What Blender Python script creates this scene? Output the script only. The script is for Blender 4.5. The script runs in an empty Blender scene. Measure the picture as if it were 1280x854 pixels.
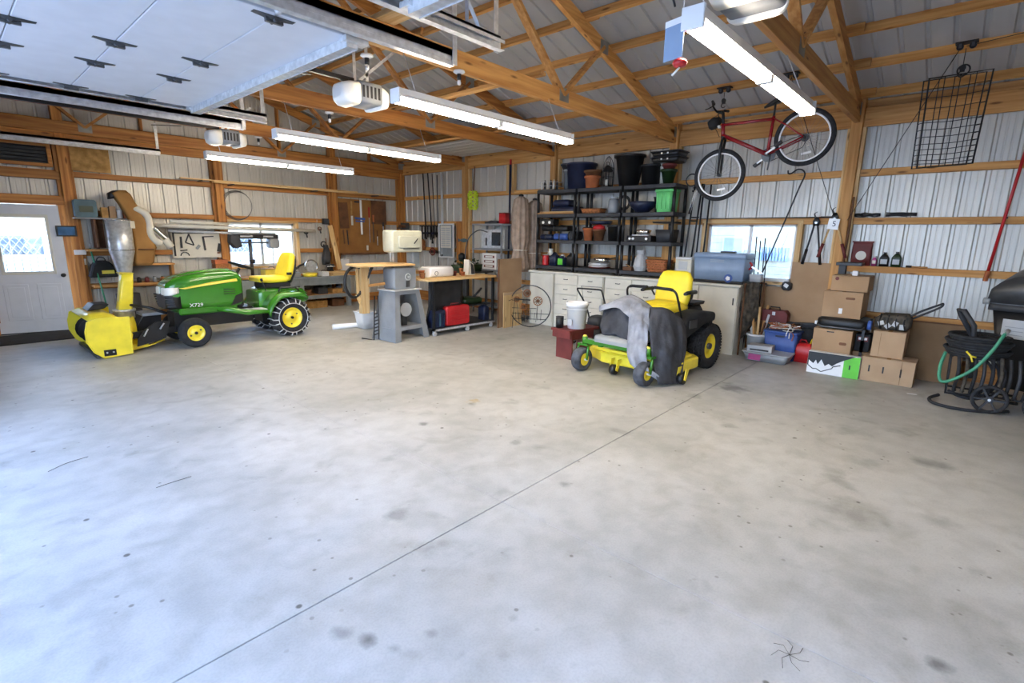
import bpy, bmesh, math, random
from mathutils import Vector, Matrix, noise
from math import sin, cos, pi, radians, sqrt, atan2
random.seed(7)
SC = bpy.context.scene
COL = SC.collection

# ------------------------------------------------------------------ camera
EYE = 1.69
cam_d = bpy.data.cameras.new('camera')
cam = bpy.data.objects.new('camera', cam_d)
COL.objects.link(cam)
cam_d.sensor_width = 36.0
cam_d.lens = 635.37 / 1280 * 36.0
cam_d.clip_start = 0.05
cam_d.clip_end = 300
def cam_axes():
    yaw, pit, rol = [radians(a) for a in (-41.62315, 11.84709, -0.90052)]
    cy, sy, cp, sp, cr, sr = cos(yaw), sin(yaw), cos(pit), sin(pit), cos(rol), sin(rol)
    f = Vector((sy*cp, cy*cp, -sp)); r = Vector((cy, -sy, 0)); d = f.cross(r)
    r2 = r*cr + d*sr; d2 = -r*sr + d*cr
    sw = lambda v: Vector((v.y, -v.x, v.z))
    return sw(r2), sw(d2), sw(f)
_r, _d, _f = cam_axes()
cam.matrix_world = Matrix(((_r.x, -_d.x, -_f.x, 0), (_r.y, -_d.y, -_f.y, 0), (_r.z, -_d.z, -_f.z, EYE), (0, 0, 0, 1)))
SC.camera = cam

# ------------------------------------------------------------------ world, sun, exposure
w = bpy.data.worlds.new('sky'); SC.world = w; w.use_nodes = True
nt = w.node_tree; nt.nodes.clear()
wo = nt.nodes.new('ShaderNodeOutputWorld'); bg = nt.nodes.new('ShaderNodeBackground')
tc = nt.nodes.new('ShaderNodeTexCoord'); sx = nt.nodes.new('ShaderNodeSeparateXYZ'); cr_ = nt.nodes.new('ShaderNodeValToRGB')
nt.links.new(tc.outputs['Generated'], sx.inputs[0]); nt.links.new(sx.outputs[2], cr_.inputs[0])
cr_.color_ramp.elements[0].position = 0.0; cr_.color_ramp.elements[0].color = (0.62, 0.78, 1.0, 1)
cr_.color_ramp.elements[1].position = 0.75; cr_.color_ramp.elements[1].color = (0.27, 0.46, 1.0, 1)
nt.links.new(cr_.outputs[0], bg.inputs[0]); bg.inputs[1].default_value = 5.5
nt.links.new(bg.outputs[0], wo.inputs[0])
sun_d = bpy.data.lights.new('sun', 'SUN'); sun_d.energy = 3.0; sun_d.angle = radians(0.6); sun_d.color = (1.0, 0.95, 0.88)
sun = bpy.data.objects.new('sun', sun_d); COL.objects.link(sun)
sun.rotation_euler = (radians(48), 0, radians(8))
TUBE = 36.0
SC.view_settings.view_transform = 'Standard'
SC.view_settings.look = 'None'
SC.view_settings.exposure = 1.14
SC.view_settings.gamma = 1.0
SC.view_settings.use_curve_mapping = False

# ------------------------------------------------------------------ materials
MATS = {}
def lin(h):
    if isinstance(h, str):
        h = [int(h[i:i+2], 16)/255 for i in (0, 2, 4)]
    return [c/12.92 if c <= .04045 else ((c+.055)/1.055)**2.4 for c in h] + [1]
def mat(name, col, rough=.5, metal=0.0, var=.12, scale=6.0, stretch=(1, 1, 1), bump=0.0, bscale=None, col2=None, coat=0.0, emit=0, spec=None, tr=0.0):
    if name in MATS: return MATS[name]
    m = bpy.data.materials.new(name); m.use_nodes = True; n = m.node_tree; b = n.nodes['Principled BSDF']
    c = lin(col)
    tcn = n.nodes.new('ShaderNodeTexCoord'); mp = n.nodes.new('ShaderNodeMapping'); mp.inputs['Scale'].default_value = stretch
    n.links.new(tcn.outputs['Object'], mp.inputs[0])
    nz = n.nodes.new('ShaderNodeTexNoise'); nz.inputs['Scale'].default_value = scale; nz.inputs['Detail'].default_value = 5
    n.links.new(mp.outputs[0], nz.inputs['Vector'])
    r = n.nodes.new('ShaderNodeValToRGB'); n.links.new(nz.outputs['Fac'], r.inputs[0])
    c2 = lin(col2) if col2 else [x*(1-var*2) for x in c[:3]]+[1]
    c1 = c if col2 else [min(1, x*(1+var)) for x in c[:3]]+[1]
    r.color_ramp.elements[0].position = .35; r.color_ramp.elements[0].color = c2
    r.color_ramp.elements[1].position = .65; r.color_ramp.elements[1].color = c1
    n.links.new(r.outputs[0], b.inputs['Base Color'])
    b.inputs['Roughness'].default_value = rough; b.inputs['Metallic'].default_value = metal
    if spec is not None: b.inputs['Specular IOR Level'].default_value = spec
    if coat: b.inputs['Coat Weight'].default_value = coat
    if tr: b.inputs['Transmission Weight'].default_value = tr
    if emit:
        b.inputs['Emission Color'].default_value = c; b.inputs['Emission Strength'].default_value = emit
    if bump:
        bn = n.nodes.new('ShaderNodeTexNoise'); bn.inputs['Scale'].default_value = bscale or scale*4; bn.inputs['Detail'].default_value = 4
        n.links.new(mp.outputs[0], bn.inputs['Vector'])
        bp = n.nodes.new('ShaderNodeBump'); bp.inputs['Strength'].default_value = bump; bp.inputs['Distance'].default_value = .01
        n.links.new(bn.outputs['Fac'], bp.inputs['Height']); n.links.new(bp.outputs[0], b.inputs['Normal'])
    MATS[name] = m; return m
def wood(name, a, b_, axis, rough=.65):
    """softwood: long streaks along the axis plus small dark knots"""
    if name in MATS: return MATS[name]
    st = [7.0, 7.0, 7.0]; st['xyz'.index(axis)] = .35
    m = mat(name, a, rough, col2=b_, scale=3.2, stretch=st, bump=.15)
    n = m.node_tree; bs = n.nodes['Principled BSDF']
    geo = n.nodes.new('ShaderNodeNewGeometry'); oi = n.nodes.new('ShaderNodeObjectInfo')
    v = n.nodes.new('ShaderNodeTexVoronoi'); v.inputs['Scale'].default_value = 1.0
    st2 = [9.0, 9.0, 9.0]; st2['xyz'.index(axis)] = 2.2
    mp = n.nodes.new('ShaderNodeMapping'); mp.inputs['Scale'].default_value = st2
    n.links.new(geo.outputs['Position'], mp.inputs[0]); n.links.new(mp.outputs[0], v.inputs['Vector'])
    rr = n.nodes.new('ShaderNodeValToRGB'); rr.color_ramp.elements[0].position = .07; rr.color_ramp.elements[0].color = (.35, .28, .2, 1)
    rr.color_ramp.elements[1].position = .16; rr.color_ramp.elements[1].color = (1, 1, 1, 1)
    n.links.new(v.outputs['Distance'], rr.inputs[0])
    mx = n.nodes.new('ShaderNodeMix'); mx.data_type = 'RGBA'; mx.blend_type = 'MULTIPLY'; mx.inputs[0].default_value = 1
    old = bs.inputs['Base Color'].links[0].from_socket
    n.links.new(old, mx.inputs[6]); n.links.new(rr.outputs[0], mx.inputs[7])
    # each board a little lighter or darker
    ms = n.nodes.new('ShaderNodeMath'); ms.operation = 'MULTIPLY_ADD'; ms.inputs[1].default_value = .35; ms.inputs[2].default_value = .82
    n.links.new(oi.outputs['Random'], ms.inputs[0])
    m2 = n.nodes.new('ShaderNodeMix'); m2.data_type = 'RGBA'; m2.blend_type = 'MULTIPLY'; m2.inputs[0].default_value = 1
    n.links.new(mx.outputs[2], m2.inputs[6]); n.links.new(ms.outputs[0], m2.inputs[7])
    n.links.new(m2.outputs[2], bs.inputs['Base Color'])
    return m
def concrete():
    m = bpy.data.materials.new('concrete'); m.use_nodes = True; n = m.node_tree; b = n.nodes['Principled BSDF']
    geo = n.nodes.new('ShaderNodeNewGeometry'); P = geo.outputs['Position']
    def nz(scale, detail=6, dist=0):
        k = n.nodes.new('ShaderNodeTexNoise'); k.inputs['Scale'].default_value = scale; k.inputs['Detail'].default_value = detail; k.inputs['Distortion'].default_value = dist
        n.links.new(P, k.inputs['Vector']); return k.outputs['Fac']
    def ramp(src, p0, c0, p1, c1):
        r = n.nodes.new('ShaderNodeValToRGB'); r.color_ramp.elements[0].position = p0; r.color_ramp.elements[0].color = c0
        r.color_ramp.elements[1].position = p1; r.color_ramp.elements[1].color = c1; n.links.new(src, r.inputs[0]); return r.outputs[0]
    def mul(a, c, f=1.0, mode='MULTIPLY'):
        x = n.nodes.new('ShaderNodeMix'); x.data_type = 'RGBA'; x.blend_type = mode; x.inputs[0].default_value = f
        n.links.new(a, x.inputs[6]); n.links.new(c, x.inputs[7]); return x.outputs[2]
    base = ramp(nz(.8, 8, .6), .3, lin('a8a79f'), .7, lin('c5c4be'))
    base = mul(base, ramp(nz(6, 8), .35, (.84, .84, .83, 1), .6, (1, 1, 1, 1)))
    base = mul(base, ramp(nz(90, 3), .4, (.93, .93, .93, 1), .55, (1, 1, 1, 1)))
    base = mul(base, ramp(nz(2.2, 9, 1.5), .58, (1, 1, 1, 1), .72, (.87, .86, .83, 1)))
    base = mul(base, ramp(nz(3.1, 10, .3), .63, (1, 1, 1, 1), .73, (.72, .72, .71, 1)), .8)
    # small dark specks
    v = n.nodes.new('ShaderNodeTexVoronoi'); v.inputs['Scale'].default_value = 3.0; n.links.new(P, v.inputs['Vector'])
    base = mul(base, ramp(v.outputs['Distance'], .035, (.3, .28, .26, 1), .055, (1, 1, 1, 1)))
    v2 = n.nodes.new('ShaderNodeTexVoronoi'); v2.inputs['Scale'].default_value = 9.0; n.links.new(P, v2.inputs['Vector'])
    gate = ramp(nz(1.1, 2), .5, (0, 0, 0, 1), .56, (1, 1, 1, 1))
    sp = ramp(v2.outputs['Distance'], .07, (.5, .48, .45, 1), .12, (1, 1, 1, 1))
    x = n.nodes.new('ShaderNodeMix'); x.data_type = 'RGBA'; x.blend_type = 'MULTIPLY'; n.links.new(gate, x.inputs[0]); n.links.new(base, x.inputs[6]); n.links.new(sp, x.inputs[7]); base = x.outputs[2]
    # oil and water marks that lie on this floor (x, y, radius, darkness)
    wob = n.nodes.new('ShaderNodeTexNoise'); wob.inputs['Scale'].default_value = 9; wob.inputs['Detail'].default_value = 6; n.links.new(P, wob.inputs['Vector'])
    for (sx_, sy_, r, d) in [(5.91, 1.84, .22, .45), (1.66, 2.38, .10, .62), (.99, 1.67, .045, .35), (3.65, .33, .22, .72), (.93, 1.78, .05, .6), (4.24, .52, .1, .7),
                        (4.92, -.01, .16, .6), (2.69, 1.88, .05, .6), (3.42, 3.57, .05, .6), (1.59, 1.98, .1, .7), (1.2, 1.5, .03, .7), (1.32, 1.18, .035, .75), (1.04, 1.55, .03, .75),
                        (5.3, .6, .18, .75), (4.6, .35, .14, .75), (5.6, .25, .15, .7), (3.9, -.1, .12, .75), (2.49, -.14, .05, .4), (2.4, .5, .16, .85), (2.9, .1, .2, .85), (1.2, 1.32, .03, .8), (1.5, 1.3, .025, .8), (3.0, 2.6, .06, .7), (2.73, 3.48, .05, .45), (6.6, .9, .2, .8)]:
        dn = n.nodes.new('ShaderNodeVectorMath'); dn.operation = 'DISTANCE'; dn.inputs[1].default_value = (sx_, sy_, 0); n.links.new(P, dn.inputs[0])
        ad = n.nodes.new('ShaderNodeMath'); ad.operation = 'MULTIPLY_ADD'; ad.inputs[1].default_value = r*2.2; n.links.new(wob.outputs['Fac'], ad.inputs[0]); n.links.new(dn.outputs['Value'], ad.inputs[2])
        base = mul(base, ramp(ad.outputs[0], min(.95, r*1.25), (d, d, d*.98, 1), min(.99, r*2.15), (1, 1, 1, 1)))
    # rusty tyre mark
    dn = n.nodes.new('ShaderNodeVectorMath'); dn.operation = 'DISTANCE'; dn.inputs[1].default_value = (3.51, 3.67, 0); n.links.new(P, dn.inputs[0])
    ad = n.nodes.new('ShaderNodeMath'); ad.operation = 'MULTIPLY_ADD'; ad.inputs[1].default_value = .5; n.links.new(wob.outputs['Fac'], ad.inputs[0]); n.links.new(dn.outputs['Value'], ad.inputs[2])
    base = mul(base, ramp(ad.outputs[0], .24, (.9, .72, .45, 1), .34, (1, 1, 1, 1)))
    n.links.new(base, b.inputs['Base Color'])
    rg = ramp(nz(3, 6), .3, (.42, .42, .42, 1), .7, (.6, .6, .6, 1)); n.links.new(rg, b.inputs['Roughness'])
    bp = n.nodes.new('ShaderNodeBump'); bp.inputs['Strength'].default_value = .12; bp.inputs['Distance'].default_value = .01
    n.links.new(nz(25, 8), bp.inputs['Height']); n.links.new(bp.outputs[0], b.inputs['Normal'])
    MATS['concrete'] = m; return m
def glass_mat():
    m = bpy.data.materials.new('window_glass'); m.use_nodes = True; n = m.node_tree; n.nodes.remove(n.nodes['Principled BSDF'])
    o = n.nodes['Material Output']; t = n.nodes.new('ShaderNodeBsdfTransparent'); g = n.nodes.new('ShaderNodeBsdfGlossy'); g.inputs['Roughness'].default_value = .03
    t.inputs[0].default_value = (.93, .96, .95, 1)
    f = n.nodes.new('ShaderNodeFresnel'); f.inputs[0].default_value = 1.4; mx = n.nodes.new('ShaderNodeMixShader')
    n.links.new(f.outputs[0], mx.inputs[0]); n.links.new(t.outputs[0], mx.inputs[1]); n.links.new(g.outputs[0], mx.inputs[2]); n.links.new(mx.outputs[0], o.inputs[0])
    MATS['glass'] = m; return m
concrete(); glass_mat()
M = MATS
for ax in 'xyz':
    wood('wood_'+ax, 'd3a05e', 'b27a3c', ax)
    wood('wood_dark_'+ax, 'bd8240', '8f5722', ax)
    wood('wood_pale_'+ax, 'dfc08a', 'c49a60', ax)
mat('sheet', 'c4c2ba', .4, .25, var=.03, scale=1.5)
mat('roof_sheet', 'b3b5b6', .4, .15, var=.04, scale=1.5)
mat('gusset', '8f908a', .5, .4)
mat('galv', 'd3d6d8', .35, .5, var=.1, scale=20)
mat('dark_steel', '5a5c5e', .45, .7)
mat('chrome', 'd8dadd', .15, 1.0, var=.02)
mat('white', 'e6e6e4', .45, var=.02)
mat('door_white', 'd6d8dc', .5, var=.02)
mat('cream', 'd9d5c6', .5, var=.03)
mat('white_gloss', 'f2f2f0', .2, var=.01)
mat('black', '17181a', .45, var=.2)
mat('black_soft', '1d1e20', .8, var=.25)
mat('black_gloss', '101113', .2, var=.1)
mat('char', '34363a', .6, var=.15)
mat('grey', '8b9092', .55, var=.06)
mat('grey_paint', '85898d', .5, var=.05)
mat('light_grey', 'b7babb', .5, var=.04)
mat('rubber', '26272a', .85, var=.2, scale=20)
mat('rubber_dusty', '4d4f54', .9, var=.25, scale=12)
mat('green', '357c1b', .22, coat=.6, var=.05)
mat('green_dark', '1d3319', .35, var=.08)
mat('yellow', 'f2dc38', .35, coat=.3, var=.05)
mat('yellow_seat', 'f4dc34', .42, var=.03)
mat('yellow_pale', 'ead74f', .4, var=.03)
mat('card', 'ae8f6c', .8, col2='a28260', scale=3)
mat('card_dark', '8b6f50', .85, col2='806446', scale=3)
mat('card_light', 'b99d7c', .8, col2='ad9070', scale=3)
mat('red', 'b81f24', .4, var=.06)
mat('red_dark', '6e2b28', .6, var=.12)
mat('bike_red', '8e1420', .25, coat=.7, var=.05)
mat('blue', '3b5a9e', .5, var=.08)
mat('navy', '1c2540', .4, var=.15)
mat('cooler', '8499b4', .45, var=.04)
mat('lime', '63c83a', .5, var=.05)
mat('mint', '6fd07e', .5, var=.05)
mat('terra', 'b5683e', .75, var=.12)
mat('tan_fabric', 'a08d7c', .9, var=.12, scale=9)
mat('cloth_grey', '8f939c', .85, var=.14, scale=7, bump=.8, bscale=16)
mat('cloth_dark', '3a3c42', .8, var=.2, scale=6, bump=1.0, bscale=12)
mat('peg', '9a6a33', .8, col2='855a2a', scale=3)
mat('beige_machine', 'bcbca8', .45, var=.04)
mat('bench_grey', '7f878b', .6, var=.08)
mat('osb', 'bd9355', .8, col2='96703a', scale=12)
mat('brown_kraft', 'a2773f', .85, col2='8d6531', scale=3)
mat('wicker', 'a8693a', .8, var=.3, scale=50)
mat('neon', 'd8f23a', .5, var=.05)
mat('hose_green', '3c8f6c', .5, var=.1)
mat('tube_light', 'fff0da', .5, emit=TUBE, var=0)
mat('lens', 'f4f1e6', .35, var=.02)
mat('screen', '4f7fae', .15, var=.3, scale=3)
mat('flag', 'e9e9e9', .6, var=.02)
mat('siding', 'b3a98f', .7, var=.04)
mat('grass', '6f8a45', .95, var=.3, scale=4)
mat('gravel', 'b5b2aa', .95, var=.25, scale=30)
mat('pink', 'b0407e', .5)
mat('clearplast', '8b9094', .3, var=.05)
mat('tarp', '5c5347', .9, col2='2b2a25', scale=14)
mat('brown', '6b4528', .7, var=.2)
mat('teal', '44636e', .5)

# ------------------------------------------------------------------ mesh builder
INFO = {}      # thing name -> (location, rotz) used to turn world coordinates into the thing's own
def clean(n): return n
class MB:
    def __init__(s): s.v = []; s.f = []; s.m = []; s.s = []
    def add(s, vs, fs, mi=0, sm=False):
        o = len(s.v); s.v += [tuple(v) for v in vs]
        for f in fs: s.f.append([i+o for i in f]); s.m.append(mi); s.s.append(sm)
        return s
    def box(s, x0, x1, y0, y1, z0, z1, mi=0):
        return s.add([(x, y, z) for z in (z0, z1) for y in (y0, y1) for x in (x0, x1)],
                     [(0, 2, 3, 1), (4, 5, 7, 6), (0, 1, 5, 4), (2, 6, 7, 3), (0, 4, 6, 2), (1, 3, 7, 5)], mi)
    def obox(s, c, sz, rot=(0, 0, 0), mi=0):
        from mathutils import Euler
        R = Euler(rot).to_matrix(); c = Vector(c)
        vs = [c + R @ Vector((x*sz[0]/2, y*sz[1]/2, z*sz[2]/2)) for z in (-1, 1) for y in (-1, 1) for x in (-1, 1)]
        return s.add(vs, [(0, 2, 3, 1), (4, 5, 7, 6), (0, 1, 5, 4), (2, 6, 7, 3), (0, 4, 6, 2), (1, 3, 7, 5)], mi)
    def beam(s, p0, p1, w_, h_, up=(0, 0, 1), mi=0):
        p0 = Vector(p0); p1 = Vector(p1); d = (p1-p0).normalized(); u = Vector(up)
        if abs(d.dot(u)) > .98: u = Vector((1, 0, 0))
        a = d.cross(u).normalized(); b = a.cross(d)
        vs = [p + a*i*w_/2 + b*j*h_/2 for p in (p0, p1) for i, j in ((-1, -1), (1, -1), (1, 1), (-1, 1))]
        return s.add(vs, [(0, 1, 2, 3), (7, 6, 5, 4), (0, 4, 5, 1), (1, 5, 6, 2), (2, 6, 7, 3), (3, 7, 4, 0)], mi)
    def tube(s, pts, r, n=8, closed=False, mi=0):
        pts = [Vector(p) for p in pts]; L = len(pts); rr = r if isinstance(r, (list, tuple)) else [r]*L
        rings = []; prev = None
        for i, p in enumerate(pts):
            a = pts[(i-1) % L] if (closed or i > 0) else p
            b = pts[(i+1) % L] if (closed or i < L-1) else p
            t = (b-a)
            t = t.normalized() if t.length > 1e-9 else Vector((0, 0, 1))
            if prev is None:
                u = Vector((0, 0, 1)) if abs(t.z) < .9 else Vector((1, 0, 0))
                x = t.cross(u).normalized()
            else:
                x = prev - t*prev.dot(t)
                x = x.normalized() if x.length > 1e-6 else t.orthogonal().normalized()
            prev = x; y = t.cross(x)
            rings.append([p + (x*cos(2*pi*k/n) + y*sin(2*pi*k/n))*rr[i] for k in range(n)])
        return s.rings(rings, closed=closed, mi=mi)
    def rings(s, rings, closed=False, caps=True, mi=0, sm=True, capsm=False):
        n = len(rings[0]); L = len(rings); vs = [v for r in rings for v in r]; fs = []
        for i in range(L if closed else L-1):
            j = (i+1) % L
            for k in range(n): fs.append((i*n+k, i*n+(k+1) % n, j*n+(k+1) % n, j*n+k))
        s.add(vs, fs, mi, sm)
        if caps and not closed:
            s.add(rings[0], [tuple(range(n))[::-1]], mi, capsm); s.add(rings[-1], [tuple(range(n))], mi, capsm)
        return s
    def cyl(s, p0, p1, r0, r1=None, n=16, mi=0):
        p0 = Vector(p0); p1 = Vector(p1); r1 = r0 if r1 is None else r1; t = (p1-p0).normalized(); x = t.orthogonal().normalized(); y = t.cross(x)
        return s.rings([[p + (x*cos(2*pi*k/n)+y*sin(2*pi*k/n))*r for k in range(n)] for p, r in ((p0, r0), (p1, r1))], mi=mi)
    def lathe(s, prof, c, axis='z', n=24, mi=0, sm=True, pleat=None):
        """prof: list of (radius, height); closed at both ends"""
        c = Vector(c); rr = []
        for (r, h) in prof:
            ring = []
            for k in range(n):
                a = 2*pi*k/n; q = r*(1+(pleat*cos(a*(n//4)) if pleat else 0)); x, y = q*cos(a), q*sin(a)
                ring.append(c + Vector({'z': (x, y, h), 'x': (h, x, y), 'y': (y, h, x)}[axis]))
            rr.append(ring)
        return s.rings(rr, mi=mi, sm=sm)
    def prism(s, poly, axis, a, b, mi=0):
        """poly: 2-D outline in the plane square to axis, coordinates in the order of the remaining axes"""
        def P(q, h): return {'x': (h, q[0], q[1]), 'y': (q[0], h, q[1]), 'z': (q[0], q[1], h)}[axis]
        n = len(poly); vs = [P(q, a) for q in poly] + [P(q, b) for q in poly]
        return s.add(vs, [tuple(range(n))[::-1], tuple(range(n, 2*n))] + [(i, (i+1) % n, n+(i+1) % n, n+i) for i in range(n)], mi)
    def torus(s, c, R, r, axis='z', n=32, m=8, a0=0, a1=2*pi, mi=0):
        full = abs(a1-a0-2*pi) < 1e-6; k = n if full else n+1; c = Vector(c); pts = []
        for i in range(k):
            a = a0+(a1-a0)*i/n; x, y = R*cos(a), R*sin(a)
            pts.append(c + Vector({'z': (x, y, 0), 'x': (0, x, y), 'y': (x, 0, y)}[axis]))
        return s.tube(pts, r, m, closed=full, mi=mi)
    def rr(s, axis, st, n=5, mi=0, e=None):
        """loft of rounded rectangles; st: (h, c1, c2, half1, half2, radius) along axis"""
        rings = []
        for (h, a, b, ha, hb, rad) in st:
            rad = min(rad, ha*.999, hb*.999); ring = []
            for (qa, qb, ang) in ((1, 1, 0), (-1, 1, 90), (-1, -1, 180), (1, -1, 270)):
                for k in range(n):
                    t = radians(ang + 90*k/(n-1)); ring.append((a+qa*(ha-rad)+rad*cos(t), b+qb*(hb-rad)+rad*sin(t)))
            rings.append([{'x': (h, q[0], q[1]), 'y': (q[0], h, q[1]), 'z': (q[0], q[1], h)}[axis] for q in ring])
        return s.rings(rings, mi=mi)
    def grid(s, rows, mi=0, sm=True):
        n = len(rows[0]); vs = [v for r in rows for v in r]
        return s.add(vs, [(i*n+k, i*n+k+1, (i+1)*n+k+1, (i+1)*n+k) for i in range(len(rows)-1) for k in range(n-1)], mi, sm)
    def xf(s, Mx):
        s.v = [tuple(Mx @ Vector(v)) for v in s.v]; return s
    def build(s, name, ms, parent=None, bevel=0, solid=0, weld=True, keep=False):
        me = bpy.data.meshes.new(name)
        vs = s.v
        if parent is not None:
            root = parent
            while root.parent: root = root.parent
            mi_ = INFO.get(root.name)
            if mi_:
                loc, rz = mi_; R = Matrix.Rotation(-rz, 3, 'Z'); vs = [tuple(R @ (Vector(v)-Vector(loc))) for v in vs]
            off = None
        elif keep: off = Vector((0, 0, 0))
        else:
            xs = [v[0] for v in vs]; ys = [v[1] for v in vs]; zs = [v[2] for v in vs]
            off = Vector(((min(xs)+max(xs))/2, (min(ys)+max(ys))/2, min(zs))); vs = [(v[0]-off.x, v[1]-off.y, v[2]-off.z) for v in vs]
        me.from_pydata(vs, [], s.f)
        for m in (ms if isinstance(ms, (list, tuple)) else [ms]): me.materials.append(M[m] if isinstance(m, str) else m)
        for p, a, b in zip(me.polygons, s.m, s.s): p.material_index = a; p.use_smooth = b
        bm = bmesh.new(); bm.from_mesh(me)
        if weld: bmesh.ops.remove_doubles(bm, verts=bm.verts, dist=1e-5)
        bmesh.ops.recalc_face_normals(bm, faces=bm.faces)
        if bevel:
            ed = [e for e in bm.edges if len(e.link_faces) == 2 and e.calc_face_angle(0) > .6]
            bmesh.ops.bevel(bm, geom=ed, offset=bevel, segments=1, affect='EDGES', clamp_overlap=True)
        if solid:
            bmesh.ops.solidify(bm, geom=bm.faces[:], thickness=solid)
        bm.to_mesh(me); bm.free()
        o = bpy.data.objects.new(name, me); COL.objects.link(o)
        if parent is not None: o.parent = parent
        else: o.location = off
        return o
def meta(o, label=None, cat=None, group=None, kind=None):
    if label: o['label'] = label
    if cat: o['category'] = cat
    if group: o['group'] = group
    if kind: o['kind'] = kind
    return o
def T(name, label, cat, loc=(0, 0, 0), rz=0, group=None, kind=None):
    o = bpy.data.objects.new(name, None); COL.objects.link(o); o.empty_display_size = .1
    o.location = loc; o.rotation_euler = (0, 0, rz); INFO[o.name] = (tuple(loc), rz)
    return meta(o, label, cat, group, kind)
def place(o, loc, rz=0):
    o.location = loc; o.rotation_euler = (0, 0, rz); INFO[o.name] = (tuple(loc), rz); return o
def dup(o, loc=None, rz=None, label=None, parent=None):
    c = o.copy(); COL.objects.link(c); c.parent = parent
    if loc is not None: c.location = loc
    if rz is not None: c.rotation_euler = (0, 0, rz)
    if label: c['label'] = label
    for ch in list(o.children): dup(ch, parent=c)
    return c
def share(o, loc):
    """another copy of a piece (same mesh), under the same parent"""
    c = o.copy(); COL.objects.link(c); c.location = loc; return c
def B(name, m, x0, x1, y0, y1, z0, z1, parent=None, bevel=0):
    return MB().box(x0, x1, y0, y1, z0, z1).build(name, m, parent, bevel)
def crv(pts, n=8):
    """smooth path through points (Catmull-Rom)"""
    P = [Vector(p) for p in pts]; P = [P[0]*2-P[1]] + P + [P[-1]*2-P[-2]]; out = []
    for i in range(1, len(P)-2):
        for k in range(n):
            t = k/n; a, b, c, d = P[i-1], P[i], P[i+1], P[i+2]
            out.append(.5*((2*b)+(c-a)*t+(2*a-5*b+4*c-d)*t*t+(3*b-a-3*c+d)*t**3))
    out.append(P[-2]); return out
# ================================================================== STRUCTURE
XL, XR, YN, YF = -1.3, 8.39, -3.4, 11.4         # inner faces of the metal sheets
PY = [-3.4, -1.07, 1.37, 3.86, 6.30, 8.82, 11.25]   # post lines along the side walls
RZ = lambda x: 3.46 + .295*((XR-x) if x > 3.545 else (x-XL))   # underside of the roof sheet

floor = T('floor', 'pale grey concrete floor in big slabs with saw-cut joints', None, kind='structure')
xs = [XL-.1, 2.212, 8.6]; ys = [YN, 2.03, 7.0, YF+.1]
for i in range(2):
    for j in range(3):
        g = .004
        MB().box(xs[i]+.0015, xs[i+1]-.0015, ys[j]+g*.8, ys[j+1]-g*.8, -.15, 0).build('slab', 'concrete', floor, bevel=.002)
B('joint_bed', 'dark_steel', XL, 8.5, YN, YF, -.16, -.03, floor)

def rib_profile(a, b, pitch=.2286, deep=.02, minor=.0025):
    """outline across the ribs: major ribs one pitch apart with two low ribs between"""
    pts = []; k = math.floor(a/pitch)-1
    while k*pitch < b+pitch:
        c = k*pitch
        pts += [(c-.028, 0), (c-.014, deep), (c+.014, deep), (c+.028, 0)]
        for q in (pitch*.36, pitch*.64): pts += [(c+q-.012, 0), (c+q-.006, minor), (c+q+.006, minor), (c+q+.012, 0)]
        k += 1
    def at(x):
        for (p, q) in zip(pts, pts[1:]):
            if p[0] <= x <= q[0]: return p[1]+(q[1]-p[1])*(x-p[0])/max(1e-9, q[0]-p[0])
        return 0
    return [(a, at(a))]+[p for p in pts if a < p[0] < b]+[(b, at(b))]
def sheet_wall(name_parent, fn, cuts, width=.9144, mtl='sheet'):
    """cuts: list of (a0, a1, z0, z1, exact) ; one object per sheet of steel"""
    for (a0, a1, z0, z1) in cuts:
        a = a0
        while a < a1-1e-6:
            b = min(a1, (math.floor(a/width+1e-6)+1)*width)
            pr = rib_profile(a, b)
            rows = [[fn(p, d, z if not callable(z) else z(p)) for p, d in pr] for z in (z0, z1)]
            mb = MB().grid(rows, sm=False); back = MB()
            mb.build('steel_panel', mtl, name_parent, solid=-.0015, weld=False)
            a = b
# ---- right wall
wall_right = T('wall_right', 'long side wall of ribbed light grey steel between timber posts and rails', None, kind='structure')
fr = lambda p, d, z: (XR+d, p, z)
W1 = (1.93, 3.24, 1.06, 1.92)
sheet_wall(wall_right, fr, [(YN, W1[0], .0, 3.5), (W1[0], W1[1], 0, W1[2]), (W1[0], W1[1], W1[3], 3.5), (W1[1], YF, 0, 3.5)])
def girt_y(y0, y1, z, m='wood_y', par=wall_right): B('girt', m, 8.295, 8.385, y0, y1, z-.04, z+.045, par, .003)
for i in range(len(PY)-1):
    a, b = PY[i]+.07, PY[i+1]-.07
    for z in (.70, 1.31, 1.94, 2.56):
        if z == 1.31 and PY[i] == 1.37: girt_y(a, W1[0]-.04, z); girt_y(W1[1]+.04, b, z); continue
        girt_y(a, b, z)
    B('header_board', 'wood_y', 8.26, 8.30, a, b, 3.13, 3.36, wall_right, .003)
    B('header_board', 'wood_y', 8.34, 8.38, a-.07, b+.07, 3.28, 3.47, wall_right, .003)
    B('splash_board', 'wood_dark_y', 8.31, 8.35, a, b, 0, .24, wall_right, .003)
for y in PY[1:-1]:
    B('post', 'wood_z', 8.20, 8.37, y-.065, y+.065, 0, 3.50, wall_right, .004)
    for s_ in (-1, 1): B('nailer_strip', 'wood_pale_z', 8.27, 8.36, y+s_*.085-.019, y+s_*.085+.019, .24, 3.13, wall_right, .002)
for y in (7.55, 7.40): B('nailer_strip', 'wood_pale_z', 8.27, 8.36, y-.03, y+.03, 2.56, 3.13, wall_right, .002)
sc = MB()
y = YN+.1
while y < YF:
    sc.lathe([(0.0, 0), (.012, .002), (.012, .012), (0, .014)], (8.36, y, 3.47), n=6); y += .2286
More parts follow.
